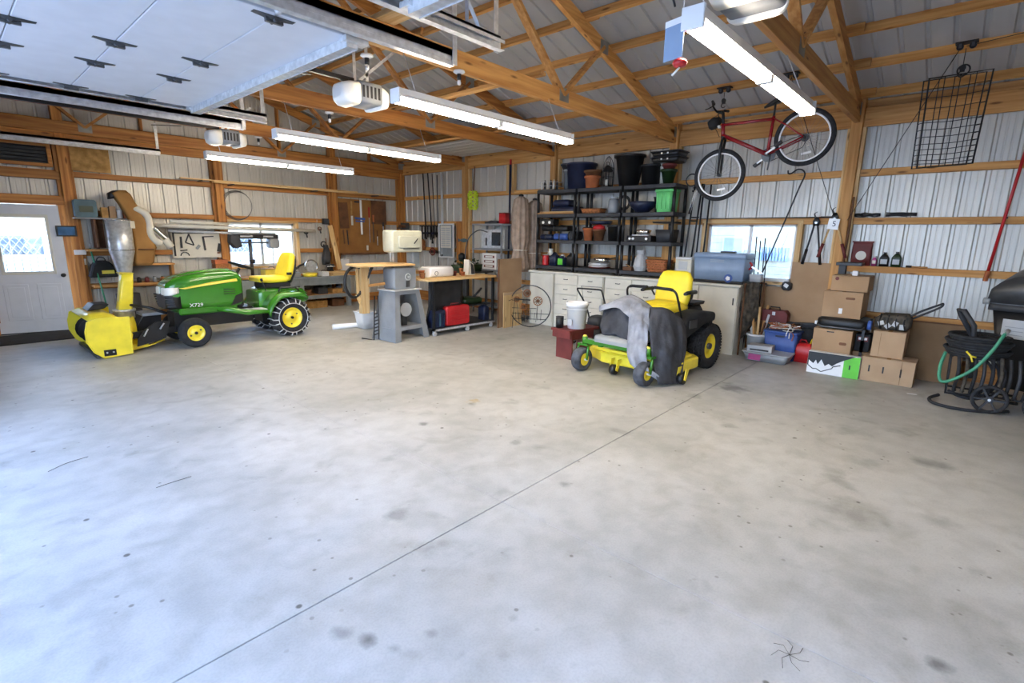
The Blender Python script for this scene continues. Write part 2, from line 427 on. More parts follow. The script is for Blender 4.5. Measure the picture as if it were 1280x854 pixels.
meta(sc.build('eave_screws', 'white_gloss', wall_right), 'row of bright screw tips along the eave', kind='stuff')
# ---- end wall (with the entry door)
wall_end = T('wall_end', 'ribbed grey steel end wall behind the tractor and the workbench', None, kind='structure')
fe = lambda p, d, z: (p, YF+d, z)
W2 = (3.98, 5.42, .95, 1.86); D1 = (.50, 1.50, 0, 2.10)
g0 = lambda x: min(RZ(x)+.02, 99)
sheet_wall(wall_end, fe, [(XL, D1[0], 0, g0), (D1[0], D1[1], D1[3], g0), (D1[1], W2[0], 0, g0), (W2[0], W2[1], 0, W2[2]), (W2[0], W2[1], W2[3], g0), (W2[1], 8.45, 0, g0)])
PXE = [-1.2, .42, 1.60, 3.90, 6.36, 8.28]
def girt_x(x0, x1, z, m='wood_dark_x'): B('girt', m, x0, x1, 11.305, 11.395, z-.045, z+.045, wall_end, .003)
for i in range(len(PXE)-1):
    a, b = PXE[i]+.07, PXE[i+1]-.07
    for z in (.70, 1.27, 1.94, 2.56):
        if i == 1 and z < 2.1: continue
        if i == 3 and z == 1.27: girt_x(W2[1]+.04, b, z); continue
        girt_x(a, b, z)
    B('header_board', 'wood_dark_x', a-.05, b+.05, 11.25, 11.29, 3.03, 3.28, wall_end, .003)
    B('header_board', 'wood_dark_x', a-.05, b+.05, 11.34, 11.38, 3.12, 3.40, wall_end, .003)
    B('splash_board', 'wood_dark_x', a, b, 11.31, 11.35, 0, .2, wall_end, .003)
for x in PXE:
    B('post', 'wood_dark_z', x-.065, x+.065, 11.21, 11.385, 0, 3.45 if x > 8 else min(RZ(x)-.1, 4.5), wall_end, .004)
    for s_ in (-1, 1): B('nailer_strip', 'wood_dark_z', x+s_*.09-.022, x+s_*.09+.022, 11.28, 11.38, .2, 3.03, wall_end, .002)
for x in (2.75, 5.2, 7.4): B('gable_stud', 'wood_dark_z', x-.02, x+.02, 11.3, 11.39, 3.4, RZ(x)-.1, wall_end, .002)
B('door_header', 'wood_dark_x', .44, 1.55, 11.24, 11.38, 2.055, 2.20, wall_end, .003)
B('door_header', 'wood_dark_x', .49, 1.53, 11.25, 11.38, 2.46, 2.58, wall_end, .003)
B('door_jamb', 'wood_dark_z', 1.435, 1.55, 11.24, 11.38, 0, 2.055, wall_end, .002)
B('door_jamb', 'wood_dark_z', .40, .50, 11.24, 11.38, 0, 2.055, wall_end, .002)
B('sheathing_panel', 'osb', 1.70, 2.22, 11.27, 11.30, 2.62, 3.02, wall_end)
B('sheathing_panel', 'wood_dark_z', -1.1, .42, 11.27, 11.30, 2.62, 3.02, wall_end)
# framed dark loft vent over the entry door
v = T('wall_vent', 'dark framed vent opening above the white entry door', 'vent', (1.0, 11.25, 2.66))
B('louvre_backing', 'black', .5, 1.42, 11.25, 11.27, 2.68, 2.96, v)
for (a, b, c, d) in ((.46, 1.46, 2.64, 2.69), (.46, 1.46, 2.95, 3.0), (.46, .51, 2.69, 2.95), (1.41, 1.46, 2.69, 2.95)): B('frame_board', 'wood_dark_x', a, b, 11.20, 11.26, c, d, v, .002)
for k in range(5): MB().obox((.96, 11.235, 2.72+k*.052), (.88, .03, .006), (.6, 0, 0)).build('louvre', 'char', v)
# ---- wall on the overhead-door side and the wall behind the camera
wall_door_side = T('wall_door_side', 'side wall that carries the overhead doors', None, kind='structure')
fl = lambda p, d, z: (XL-d, p, z)
OD = [(-.60, 2.45), (3.15, 6.10), (6.95, 10.2)]
segs = [YN, OD[0][0], OD[0][1], OD[1][0], OD[1][1], OD[2][0], OD[2][1], YF]
sheet_wall(wall_door_side, fl, [(segs[i], segs[i+1], (0 if i % 2 == 0 else 3.0), 3.5) for i in range(7)])
for (a, b) in OD:
    for y in (a-.07, b+.07): B('door_post', 'wood_dark_z', XL+.01, XL+.16, y-.07, y+.07, 0, 3.5, wall_door_side, .003)
    B('door_header', 'wood_dark_y', XL+.01, XL+.09, a-.1, b+.1, 3.0, 3.3, wall_door_side, .003)
wall_back = T('wall_back', 'ribbed steel end wall behind the viewpoint', None, kind='structure')
fb = lambda p, d, z: (p, YN-d, z)
sheet_wall(wall_back, fb, [(XL, 8.45, 0, g0)])
for x in (-1.2, 1.3, 3.8, 6.2): B('post', 'wood_z', x-.065, x+.065, YN+.01, YN+.18, 0, 3.4, wall_back, .003)
for z in (.7, 1.94, 3.1): B('girt', 'wood_x', XL+.1, 8.2, YN+.01, YN+.09, z-.045, z+.045, wall_back)

# ---- roof: sheets, purlins and trusses
ceiling = T('ceiling', 'underside of the pitched steel roof with purlins and timber trusses', None, kind='structure')
XM = 3.545
y = math.floor(YN/.9144)*.9144
while y < YF+.1:
    a, b = max(y, YN-.3), min(y+.9144, YF+.3)
    pr = rib_profile(a, b, minor=.0004)
    for (x0, x1) in ((XM, XR+.35), (XM, XL-.35)):
        rows = [[(x, p, 3.46+.295*((XR-x) if x1 > XM else (x-XL))+d) for p, d in pr] for x in (x0, x1)]
        MB().grid(rows, sm=False).build('roof_panel', 'roof_sheet', ceiling, solid=-.0015, weld=False)
    y += .9144
ALL = PY[:]
for side in (1, -1):
    k = 0; dx = .30
    while dx < 4.8:
        x = (XR-dx) if side == 1 else (XL+dx); z = RZ(x)-.052
        for i in range(len(ALL)-1):
            off = .021*(1 if i % 2 else -1)
            b = MB().obox((x+off, (ALL[i]+ALL[i+1])/2, z), (.045, ALL[i+1]-ALL[i]+.36, .095), (0, side*.287, 0))
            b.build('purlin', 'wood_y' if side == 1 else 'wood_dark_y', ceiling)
        dx += .63; k += 1
def truss(y, bottom=True, dark=False):
    # two plies of 2x lumber, webs in a W, steel gusset plates
    t = bpy.data.objects.new('roof_truss', None); COL.objects.link(t); t.parent = ceiling
    wx = 'wood_dark_x' if dark else 'wood_x'
    zc = lambda x: 3.30 + .295*((XR-x) if x > XM else (x-XL))
    MB().box(XL+.02, 8.34, y-.03, y+.03, 3.18, 3.36).build('bottom_chord', wx, t, bevel=.003)
    MB().beam((XR-.02, y, zc(XR)), (XM, y, zc(XM)), .06, .15, (0, 0, 1)).build('top_chord', wx, t)
    MB().beam((XL+.02, y, zc(XL)), (XM, y, zc(XM)), .06, .15, (0, 0, 1)).build('top_chord', wx, t)
    L = XR-XL; b1, b2 = XL+L/3, XR-L/3; t1, t2 = XL+L*.25, XR-L*.25
    for (p, q) in (((t2, zc(t2)), (b2, 3.3)), ((b2, 3.3), (XM, zc(XM))), ((XM, zc(XM)), (b1, 3.3)), ((b1, 3.3), (t1, zc(t1)))):
        MB().beam((p[0], y, p[1]), (q[0], y, q[1]), .04, .09, (0, 1, 0)).build('web', wx, t)
    for (x, z) in ((b2, 3.3), (b1, 3.3), (t1, zc(t1)), (t2, zc(t2)), (XR-.18, 3.34), (XL+.18, 3.34), (XM, zc(XM)-.05)):
        for s_ in (-1, 1): MB().box(x-.09, x+.09, y+s_*.0315-.001, y+s_*.0315+.001, z-.075, z+.075).build('gusset_plate', 'gusset', t)
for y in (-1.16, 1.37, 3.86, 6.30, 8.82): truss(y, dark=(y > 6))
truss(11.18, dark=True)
# boards that carry the openers, lying along the building
for (x, a, b) in ((2.66, 3.6, 6.5), (2.66, 6.2, 9.0), (2.75, 1.0, 4.2)):
    B('carrier_board', 'wood_pale_y', x-.045, x+.045, a, b, 3.365, 3.405, ceiling, .002)
for i, (x, a, b) in enumerate(((4.6, 3.7, 6.5), (6.6, 6.1, 9.0), (1.3, 6.2, 9))):
    B('bracing_board', 'wood_y', x-.045, x+.045, a, b, 3.365, 3.40, ceiling, .002)

st_ = T('stored_roofing', 'stack of ribbed steel sheets lying across the truss chords near the far corner', 'sheets', (7.4, 7.5, 3.365))
for k in range(3):
    pr = rib_profile(6.75+.05*k, 8.12, minor=.003)
    MB().grid([[(p, yy, 3.372+.012*k+d) for p, d in pr] for yy in (6.15+.1*k, 8.95-.08*k)], sm=False).build('steel_sheet', 'sheet', st_, solid=-.0015, weld=False)
# ---- windows
def window(nm, plane, a0, a1, z0, z1, label):
    """plane 'x' = in the right wall, 'y' = in the end wall"""
    w_ = T(nm, label, None, ((XR, (a0+a1)/2, z0) if plane == 'x' else ((a0+a1)/2, YF, z0)), kind='structure')
    def bx(n_, m_, u0, u1, d0, d1, q0, q1, par=w_):
        if plane == 'x': return B(n_, m_, XR+d0, XR+d1, u0, u1, q0, q1, par, .002)
        return B(n_, m_, u0, u1, YF+d0, YF+d1, q0, q1, par, .002)
    wp = 'wood_pale_y' if plane == 'x' else 'wood_pale_x'
    f = .07
    bx('frame_board', wp, a0-f, a1+f, -.10, .02, z0-.04, z0); bx('frame_board', wp, a0-f, a1+f, -.10, .02, z1, z1+.05)
    bx('frame_board', 'wood_pale_z', a0-f, a0, -.10, .02, z0, z1); bx('frame_board', 'wood_pale_z', a1, a1+f, -.10, .02, z0, z1)
    am = (a0+a1)/2
    for (p, q, d) in ((a0, am+.02, .0), (am-.02, a1, .025)):
        s_ = bx('sash', 'white', p, p+.045, d-.01, d+.015, z0, z1)
        bx('sash', 'white', q-.045, q, d-.01, d+.015, z0, z1); bx('sash', 'white', p, q, d-.01, d+.015, z0, z0+.05); bx('sash', 'white', p, q, d-.01, d+.015, z1-.05, z1)
        bx('pane', 'glass', p+.045, q-.045, d, d+.005, z0+.05, z1-.05)
window('window_1', 'x', *W1, 'white sliding window with raw timber surround in the right wall')
window('window_2', 'y', *W2, 'white window with raw timber surround above the workbench')

# ---- entry door, standing a little open
d1 = T('door_1', 'white half-glazed entry door standing slightly ajar', None, (.52, 11.33, 0), radians(-13.6), kind='structure')
def DB(n_, m_, x0, x1, y0, y1, z0, z1, par=d1, bevel=0):
    mb = MB().box(x0, x1, y0, y1, z0, z1)
    R = Matrix.Translation((.52, 11.33, 0)) @ Matrix.Rotation(radians(-13.6), 4, 'Z'); mb.xf(R)
    return mb.build(n_, m_, par, bevel)
leaf = MB()
for q in ((0, .93, -.022, .022, .02, .98), (0, .93, -.022, .022, 1.86, 2.04), (0, .16, -.022, .022, .98, 1.86), (.77, .93, -.022, .022, .98, 1.86)): leaf.box(*q)
leaf.xf(Matrix.Translation((.52, 11.33, 0)) @ Matrix.Rotation(radians(-13.6), 4, 'Z')); leaf.build('door_leaf', 'door_white', d1)
for (x0, x1) in ((.12, .42), (.52, .82)):
    DB('raised_panel', 'door_white', x0, x1, -.030, -.020, .22, .80, bevel=.008)
    DB('raised_panel', 'door_white', x0+.05, x1-.05, -.034, -.028, .27, .75, bevel=.006)
for (a, b, c, d) in ((.14, .79, .95, 1.0), (.14, .79, 1.84, 1.89), (.14, .18, 1.0, 1.84), (.75, .79, 1.0, 1.84)): DB('glazing_bead', 'cream', a, b, -.035, .035, c, d, bevel=.004)
DB('pane', 'glass', .17, .76, -.003, .003, .98, 1.86)
kn = MB().lathe([(0, 0), (.03, .002), (.03, .008), (.012, .012), (.012, .03), (.03, .04), (.032, .06), (.02, .072), (0, .075)], (0, 0, 0), 'y', 16)
kn.xf(Matrix.Translation((.52, 11.33, 0)) @ Matrix.Rotation(radians(-13.6), 4, 'Z') @ Matrix.Translation((.87, -.02, .93)) @ Matrix.Rotation(pi, 4, 'Z')); kn.build('door_knob', 'black', d1)
for z in (.3, 1.1, 1.85): DB('hinge', 'galv', -.01, .012, -.03, .01, z, z+.09)
DB('door_sweep', 'black', 0, .93, -.024, .024, .003, .02)
meta(B('floor_strip', 'black_soft', -.45, 1.62, 10.25, 11.15, .001, .016, None, .004), 'long thin black strip on the floor in front of the entry door', 'mat')  # thin black slab, makes the dark strip on the floor before the door

# ---- overhead doors, opened along the ceiling
def hinge_at(x, y, z, par):
    m = MB()
    m.prism([(x-.12, z), (x-.05, z-.008), (x-.03, z-.02), (x+.03, z-.02), (x+.05, z-.008), (x+.12, z), (x+.12, z+.003), (x-.12, z+.003)], 'y', y-.022, y+.022)
    m.cyl((x, y-.035, z-.02), (x, y+.035, z-.02), .012, n=8); m.box(x-.05, x+.05, y-.012, y+.012, z-.034, z-.006)
    m.build('hinge', 'dark_steel', par)
def overhead(nm, ya, yb, label, xend=2.0, n=6, panel=True):
    d = T(nm, label, None, (0, (ya+yb)/2, 2.9), kind='structure')
    z = 2.90
    if panel:
        for k in range(n):
            x1 = xend-k*.505; x0 = x1-.5
            MB().box(x0, x1, ya, yb, z, z+.045).build('panel_section', 'door_white', d, bevel=.004)
            for y in ([ya+.06, ya+1.28, ya+1.9, yb-.06]):
                if k: hinge_at(x1+.0025, y, z-.001, d)
        # stiffening strut on the far edge
        MB().box(xend-.07, xend+.0, ya, yb, z-.055, z-.002).build('strut', 'galv', d)
        MB().box(xend-.075, xend-.071, ya, yb, z-.06, z-.002).box(xend+.001, xend+.004, ya, yb, z-.06, z+.05).build('strut', 'galv', d)
        for y in (ya+.0, yb): MB().box(xend-.1, xend+.06, y-.04, y+.04, z-.03, z+.0).cyl((xend-.02, y-.1, z+.02), (xend-.02, y+.1, z+.02), .012, n=8).build('roller_bracket', 'galv', d)
        for y in (ya, yb):
            for k in range(1, n): MB().cyl((xend-k*.505, y-.07, z+.02), (xend-k*.505, y+.07, z+.02), .022, n=10).build('roller', 'galv', d)
    for s_, y in ((-1, ya-.10), (1, yb+.10)):
        zt = z+.02
        t_ = MB(); x0, x1 = XL+.35, 2.72
        t_.box(x0, x1, y+s_*.025-.002, y+s_*.025+.002, zt-.03, zt+.03); t_.box(x0, x1, y-.025, y+.025, zt+.028, zt+.032); t_.box(x0, x1, y-.025, y+.025, zt-.032, zt-.028)
        t_.box(x0, x1, y-.029, y-.025, zt+.01, zt+.03); t_.build('track', 'galv', d)
        MB().box(x0+.2, x1+.02, y+s_*.03-.001, y+s_*.03+.022, zt+.03, zt+.075).box(x0+.2, x1+.02, y+s_*.03-.001, y+s_*.03+.003, zt+.0, zt+.075).build('track_angle', 'galv', d)
        MB().box(x1-.03, x1+.01, y+s_*.045-.003, y+s_*.045+.003, zt-.03, 3.4).build('hanger_bracket', 'galv', d)
        MB().tube([(XL+.18, y, .05), (XL+.18, y, 2.55), (XL+.2, y, 2.7), (XL+.27, y, 2.85), (XL+.36, y, zt)], .025, 6).build('track', 'galv', d)
    return d
overhead('door_2', *OD[1], 'white sectional overhead door raised flat under the trusses')
overhead('door_3', *OD[0], 'nearest white sectional overhead door raised above the viewpoint', xend=1.95)
d4 = overhead('door_4', *OD[2], 'far sectional overhead door, closed, with its tracks under the trusses', panel=False)
for k in range(6): MB().box(XL+.04, XL+.085, OD[2][0]-.02, OD[2][1]+.02, .01+k*.5, .505+k*.5).build('panel_section', 'door_white', d4, bevel=.004)
# spreader struts of the nearest door's track
MB().beam((2.45, 2.6, 2.95), (2.45, 2.6, 3.4), .03, .004).beam((2.2, 2.6, 2.97), (2.6, 2.6, 3.38), .03, .004).beam((2.6, 2.6, 2.95), (2.25, 2.6, 3.38), .03, .004).build('hanger_bracket', 'galv', bpy.data.objects['door_3'])

# ---- outside
meta(MB().box(-40, 40, -40, 40, -.4, -.17).build('ground', 'gravel', None), 'pale gravel ground outside the building', kind='structure')
meta(MB().box(-9, XL-.12, -4, 12, -.17, -.01).build('driveway', 'concrete', None), 'concrete apron outside the overhead doors', kind='structure')
hs = T('neighbour_house', 'pale sided house seen through the window beside the blue cooler', 'house', (14, 3.2, 0))
B('wall', 'siding', 14.2, 20, -4, 9, -.17, 4.4, hs)
for k in range(24): MB().obox((14.19, 2.5, -.05+k*.19), (.02, 13, .185), (0, -.05, 0)).build('siding_board', 'siding', hs)
MB().prism([(13.8, 4.3), (21, 4.3), (17.2, 6.6)], 'y', -4.4, 9.4).build('roof', 'char', hs)
B('window', 'light_grey', 14.12, 14.2, 4.5, 5.05, 1.3, 1.75, hs); B('pane', 'grey', 14.1, 14.13, 4.54, 5.0, 1.34, 1.7, hs)
for k in range(9): B('shutter_slat', 'cooler', 14.1, 14.16, 3.42+.075*k, 3.47+.075*k, 1.15, 1.48, hs)
fb_ = T('lattice_fence', 'white vinyl fence with lattice top seen through the entry door window', 'fence', (2, 16.5, 0))
for k in range(9):
    x = -3+k*1.2
    if k < 8:
        for j in range(8): B('board', 'white', x+.06+j*.135, x+.06+j*.135+.12, 16.5, 16.53, -.1, 1.0, fb_)
        for j in range(7):
            MB().beam((x+.06+j*.15, 16.5, 1.05), (x+.06+j*.15+.3, 16.5, 1.5), .01, .03, (0, 1, 0)).build('lattice_slat', 'light_grey', fb_)
            MB().beam((x+.36+j*.12, 16.52, 1.05), (x+.06+j*.12, 16.52, 1.5), .01, .03, (0, 1, 0)).build('lattice_slat', 'light_grey', fb_)
    B('post', 'white', x-.06, x+.06, 16.45, 16.57, -.17, 1.6, fb_)
B('rail', 'white', -3, 6.6, 16.48, 16.55, 1.0, 1.06, fb_); B('rail', 'white', -3, 6.6, 16.48, 16.55, 1.5, 1.56, fb_)
for k in range(14): B('backing_board', 'grey', -3+.7*k, -2.32+.7*k, 16.7, 16.74, -.1, 1.55, fb_)
sh = T('neighbour_shed', 'white shed with blue-grey slatted roof beyond the lattice fence', 'shed', (0, 22, 0))
B('wall', 'siding', -4, 12, 22, 26, -.17, 2.5, sh)
for k in range(26): MB().obox((-3.8+k*.6, 22.8, 3.15), (.5, 2.4, .05), (.52, 0, 0)).build('roof_slat', 'cooler', sh)
# ================================================================== LAMPS, OPENERS, CEILING THINGS
def lamp():
    t = T('fluorescent_lamp', 'long white twin-tube shop light', 'lamp', (0, 0, 0), group=None)
    h = MB(); h.prism([(-.035, .10), (.035, .10), (.035, .055), (.058, .04), (.058, .028), (.03, .03), (-.03, .03), (-.058, .028), (-.058, .04), (-.035, .055)], 'x', -1.2, 1.2)
    h.build('housing', 'white', t, bevel=0)
    for x in (-1.205, 1.205):
        m = MB().box(x-.012, x+.012, -.06, .06, -.015, .095); m.build('end_cap', 'white', t, bevel=.004)
    MB().box(-.03, .03, -.05, .05, -.015, .03).build('tube_holder', 'white', t, bevel=.003)
    for y in (-.026, .026):
        tb = MB().cyl((-1.19, y, .0), (-.03, y, .0), .016, n=8).cyl((.03, y, .0), (1.19, y, .0), .016, n=8).build('tube', 'tube_light', t)
    for x in (-1.0, 1.0):
        MB().cyl((x, 0, .1), (x, .17, .47), .004, n=6).build('hanging_wire', 'galv', t)
    return t
L0 = lamp()
place(L0, (3.87, 3.67, 2.74)); L0['label'] = 'long fluorescent shop light hanging beneath the middle trusses, between mower and tractor'
L1 = dup(L0, (3.98, 6.13, 2.74), label='long fluorescent shop light hanging just right of the nearer garage opener')
L2 = dup(L0, (4.08, 8.67, 2.74), label='farthest fluorescent shop light, hanging above the green tractor')
L3 = dup(L0, (3.93, 1.23, 2.74), label='bright fluorescent shop light at top right with a blue tag on its end')
for o in (L0, L1, L2, L3): o['group'] = 'fluorescent shop lights under the trusses'
tg = T('hanging_tag', 'blue and white paper tag hanging from the bright top-right shop light', 'tag', (2.72, 1.22, 2.62))
MB().obox((2.735, 1.33, 2.70), (.006, .12, .19), (0, 0, -.25)).build('card', 'cooler', tg)
MB().obox((2.734, 1.33, 2.785), (.008, .12, .03), (0, 0, -.25)).build('header_strip', 'white', tg)
pc = T('pull_switch', 'red and white pull switch dangling below the tagged shop light', 'switch', (2.80, 1.24, 2.5))
MB().lathe([(0, 0), (.03, .004), (.04, .02), (.03, .035), (0, .04)], (2.76, 1.30, 2.57), n=14).build('knob', 'red', pc)
MB().cyl((2.76, 1.30, 2.60), (2.76, 1.30, 3.18), .003, n=6).build('cord', 'white', pc)
MB().cyl((2.76, 1.30, 2.57), (2.74, 1.33, 2.53), .006, n=6).build('cord_end', 'lens', pc)
meta(MB().tube(crv([(2.74, 1.34, 2.86), (2.70, 1.36, 3.0), (2.85, 1.2, 2.92), (2.95, 1.1, 3.0), (2.98, 1.0, 3.17)]), .006, 6).build('power_cord', 'black', None), 'black power cord looping from the bright top-right shop light', 'cord')
def opener(x, y, z, rail_x0, label, yaw=0):
    t = T('garage_opener', label, 'opener', (x, y, z))
    # body: dark motor casing between two white light domes, along x
    MB().rr('x', [(x-.12, y, z+.10, .15, .09, .03), (x+.10, y, z+.10, .15, .09, .03)]).build('motor_casing', 'grey_paint', t)
    MB().rr('x', [(x-.27, y, z+.09, .07, .05, .04), (x-.25, y, z+.085, .11, .075, .05), (x-.2, y, z+.082, .145, .09, .05), (x-.12, y, z+.082, .155, .095, .05)]).build('light_dome', 'lens', t)
    MB().rr('x', [(x+.10, y, z+.082, .155, .095, .05), (x+.14, y, z+.082, .15, .092, .05), (x+.2, y, z+.085, .12, .075, .05), (x+.22, y, z+.09, .07, .05, .04)]).build('light_dome', 'lens', t)
    for k in range(5): MB().box(x-.1+k*.04, x-.08+k*.04, y-.153, y-.149, z+.05, z+.15).build('vent_slot', 'black', t)
    for s_ in (-1, 1): MB().beam((x-.02, y+s_*.1, z+.19), (x-.02, y+s_*.1, 3.37), .03, .004, (0, 1, 0)).build('hanger_strap', 'galv', t)
    MB().beam((x-.1, y-.1, z+.19), (x+.3, y-.1, 3.36), .025, .004, (0, 1, 0)).build('hanger_strap', 'galv', t)
    MB().box(rail_x0, x-.1, y-.018, y+.018, z+.19, z+.225).build('rail', 'black', t)
    MB().box(rail_x0+1.0, rail_x0+1.12, y-.03, y+.03, z+.16, z+.19).build('trolley', 'black', t)
    MB().beam((2.35, y, z+.17), (2.02, y, z+.13), .03, .006, (0, 0, 1)).build('door_arm', 'black', t)
    return t
opener(2.85, 4.42, 2.83, -1.15, 'white domed garage door opener at the end of the raised middle door')
opener(2.90, 7.85, 2.83, -1.15, 'farther white domed garage opener, just above the farthest shop light')
opener(3.02, 1.06, 2.86, -1.15, 'garage opener at the top edge beside the bright tagged shop light')
for (x, y, lb) in ((2.68, 4.08, 'white lamp holder on the truss just left above the nearer opener'), (3.47, 3.79, 'white lamp holder hanging above the middle shop light'), (3.56, 6.30, 'white lamp holder with bulb socket left of the second shop light'), (3.72, 8.82, 'white lamp holder near the farther garage opener')):
    t = T('lamp_holder', lb, 'lamp holder', (x, y, 3.1), group='lamp holders on the trusses')
    MB().lathe([(0, 3.17), (.05, 3.168), (.055, 3.155), (.04, 3.145), (0, 3.14)], (x, y, 0), n=16).build('canopy', 'white', t)
    MB().cyl((x, y, 3.14), (x, y, 3.09), .02, n=10).build('socket', 'black', t)
    MB().lathe([(0, 3.09), (.014, 3.085), (.018, 3.06), (.012, 3.045), (0, 3.042)], (x, y, 0), n=10).build('bulb', 'white_gloss', t)

# ---- bicycle, hung level from two hoists
def bike():
    # local frame: x forward, z up, wheels' plane y=0; 0,0,0 = bottom bracket
    t = T('bicycle', 'dark red hardtail bicycle hanging from the roof purlins on two hoists', 'bicycle', (0, 0, 0))
    R = .335; fw = Vector((.62, 0, -.02)); rw = Vector((-.43, 0, .03))
    for nm, c in (('front_wheel', fw), ('rear_wheel', rw)):
        w_ = MB().torus(c, R-.024, .028, 'y', 48, 8).build(nm, 'rubber', t)
        MB().torus(c, R-.058, .013, 'y', 48, 6).build('rim', 'white_gloss', w_)
        MB().cyl(c+Vector((0, -.04, 0)), c+Vector((0, .04, 0)), .02, n=12).build('hub', 'black', w_)
        sp = MB()
        for k in range(24):
            a = 2*pi*k/24; s_ = 1 if k % 2 else -1
            sp.tube([c+Vector((.018*cos(a+1.2), s_*.03, .018*sin(a+1.2))), c+Vector(((R-.055)*cos(a), 0, (R-.055)*sin(a)))], .0014, 3)
        meta(sp.build('spokes', 'chrome', w_), 'thin wire spokes', kind='stuff')
        a = radians(-90); MB().obox(c+Vector((.02, 0, -.19)), (.11, .01, .025), (0, -.15, 0)).build('reflector', 'white_gloss', w_)
    bb = Vector((0, 0, 0)); st = Vector((-.17, 0, .42)); ht = Vector((.42, 0, .60)); hb = Vector((.455, 0, .46))
    fr = MB(); fr.tube([bb, st], .02, 10); fr.tube([bb, hb], .027, 10); fr.tube([st*.93, ht*.97], .02, 10); fr.tube([hb-Vector((-.01, 0, .03)), ht], .025, 10)
    for s_ in (-1, 1):
        fr.tube([Vector((-.02, s_*.02, .0)), Vector((-.2, s_*.045, .01)), rw+Vector((0, s_*.055, 0))], .010, 8)
        fr.tube([st*.95+Vector((0, s_*.015, 0)), Vector((-.28, s_*.045, .25)), rw+Vector((0, s_*.055, 0))], .009, 8)
    fr.build('frame', 'bike_red', t)
    MB().tube([st, st+Vector((-.055, 0, .15))], .013, 10).build('seat_post', 'black', t)
    MB().rr('x', [(-.38, 0, .58, .07, .015, .02), (-.32, 0, .585, .085, .03, .025), (-.24, 0, .58, .06, .028, .02), (-.14, 0, .575, .025, .02, .015), (-.09, 0, .57, .012, .012, .01)]).build('saddle', 'black', t)
    fk = MB()
    for s_ in (-1, 1): fk.tube([hb+Vector((.0, s_*.055, -.05)), hb+Vector((.055, s_*.055, -.16)), fw+Vector((0, s_*.055, 0))], [.016, .02, .014], 8)
    fk.beam(hb+Vector((0, -.07, -.04)), hb+Vector((0, .07, -.04)), .03, .03); fk.build('fork', 'black', t)
    MB().tube([ht, ht+Vector((-.03, 0, .14))], .02, 8).tube([ht+Vector((-.03, 0, .13)), ht+Vector((.04, 0, .19))], .016, 8).build('stem', 'black', t)
    hbz = ht+Vector((.04, 0, .19))
    h_ = MB().tube(crv([hbz+Vector((-.06, -.31, .04)), hbz+Vector((-.01, -.15, .03)), hbz, hbz+Vector((-.01, .15, .03)), hbz+Vector((-.06, .31, .04))], 5), .012, 8).build('handlebar', 'black', t)
    for s_ in (-1, 1):
        MB().tube([hbz+Vector((-.06, s_*.31, .04)), hbz+Vector((-.04, s_*.2, .035))], .017, 8).build('grip', 'black_soft', h_)
        MB().tube([hbz+Vector((-.02, s_*.17, .03)), hbz+Vector((.05, s_*.19, .02)), hbz+Vector((.06, s_*.27, 0))], .006, 6).build('brake_lever', 'black', h_)
    MB().cyl((0, -.055, 0), (0, -.045, 0), .085, n=24).cyl((0, -.06, 0), (0, .06, 0), .02, n=12).build('chainring', 'dark_steel', t)
    MB().cyl(rw+Vector((0, -.05, 0)), rw+Vector((0, -.03, 0)), .045, n=18).build('cassette', 'dark_steel', t)
    MB().tube([(0, -.05, .085), rw+Vector((0, -.045, .045))], .005, 5).tube([(0, -.05, -.085), rw+Vector((.05, -.045, -.1)), rw+Vector((0, -.045, -.045))], .005, 5).build('chain', 'dark_steel', t)
    for s_, q in ((-1, 1), (1, -1)):
        MB().beam((0, s_*.07, 0), (q*.16, s_*.085, -q*.04), .02, .012, (0, 1, 0)).build('crank', 'galv', t)
        MB().obox((q*.17, s_*.13, -q*.04), (.09, .07, .03), (0, .3, 0)).build('pedal', 'black', t)
    MB().tube([(-.04, .03, -.02), (.03, .06, -.2)], .008, 6).build('kickstand', 'dark_steel', t)
    MB().rr('x', [(hbz.x-.02, 0, hbz.z-.12, .05, .03, .02), (hbz.x+.05, 0, hbz.z-.13, .09, .06, .03), (hbz.x+.13, 0, hbz.z-.14, .07, .05, .03)]).build('handlebar_bag', 'black_soft', t); MB().box(hbz.x+.0, hbz.x+.03, -.03, .03, hbz.z-.22, hbz.z-.19).build('front_reflector', 'white_gloss', t)
    MB().tube(crv([hbz+Vector((.05, -.15, 0)), hbz+Vector((.12, -.08, -.05)), ht+Vector((.1, 0, -.05)), hb+Vector((.05, 0, 0))], 6), .004, 5).build('brake_cable', 'black', t)
    return t
bk = bike()
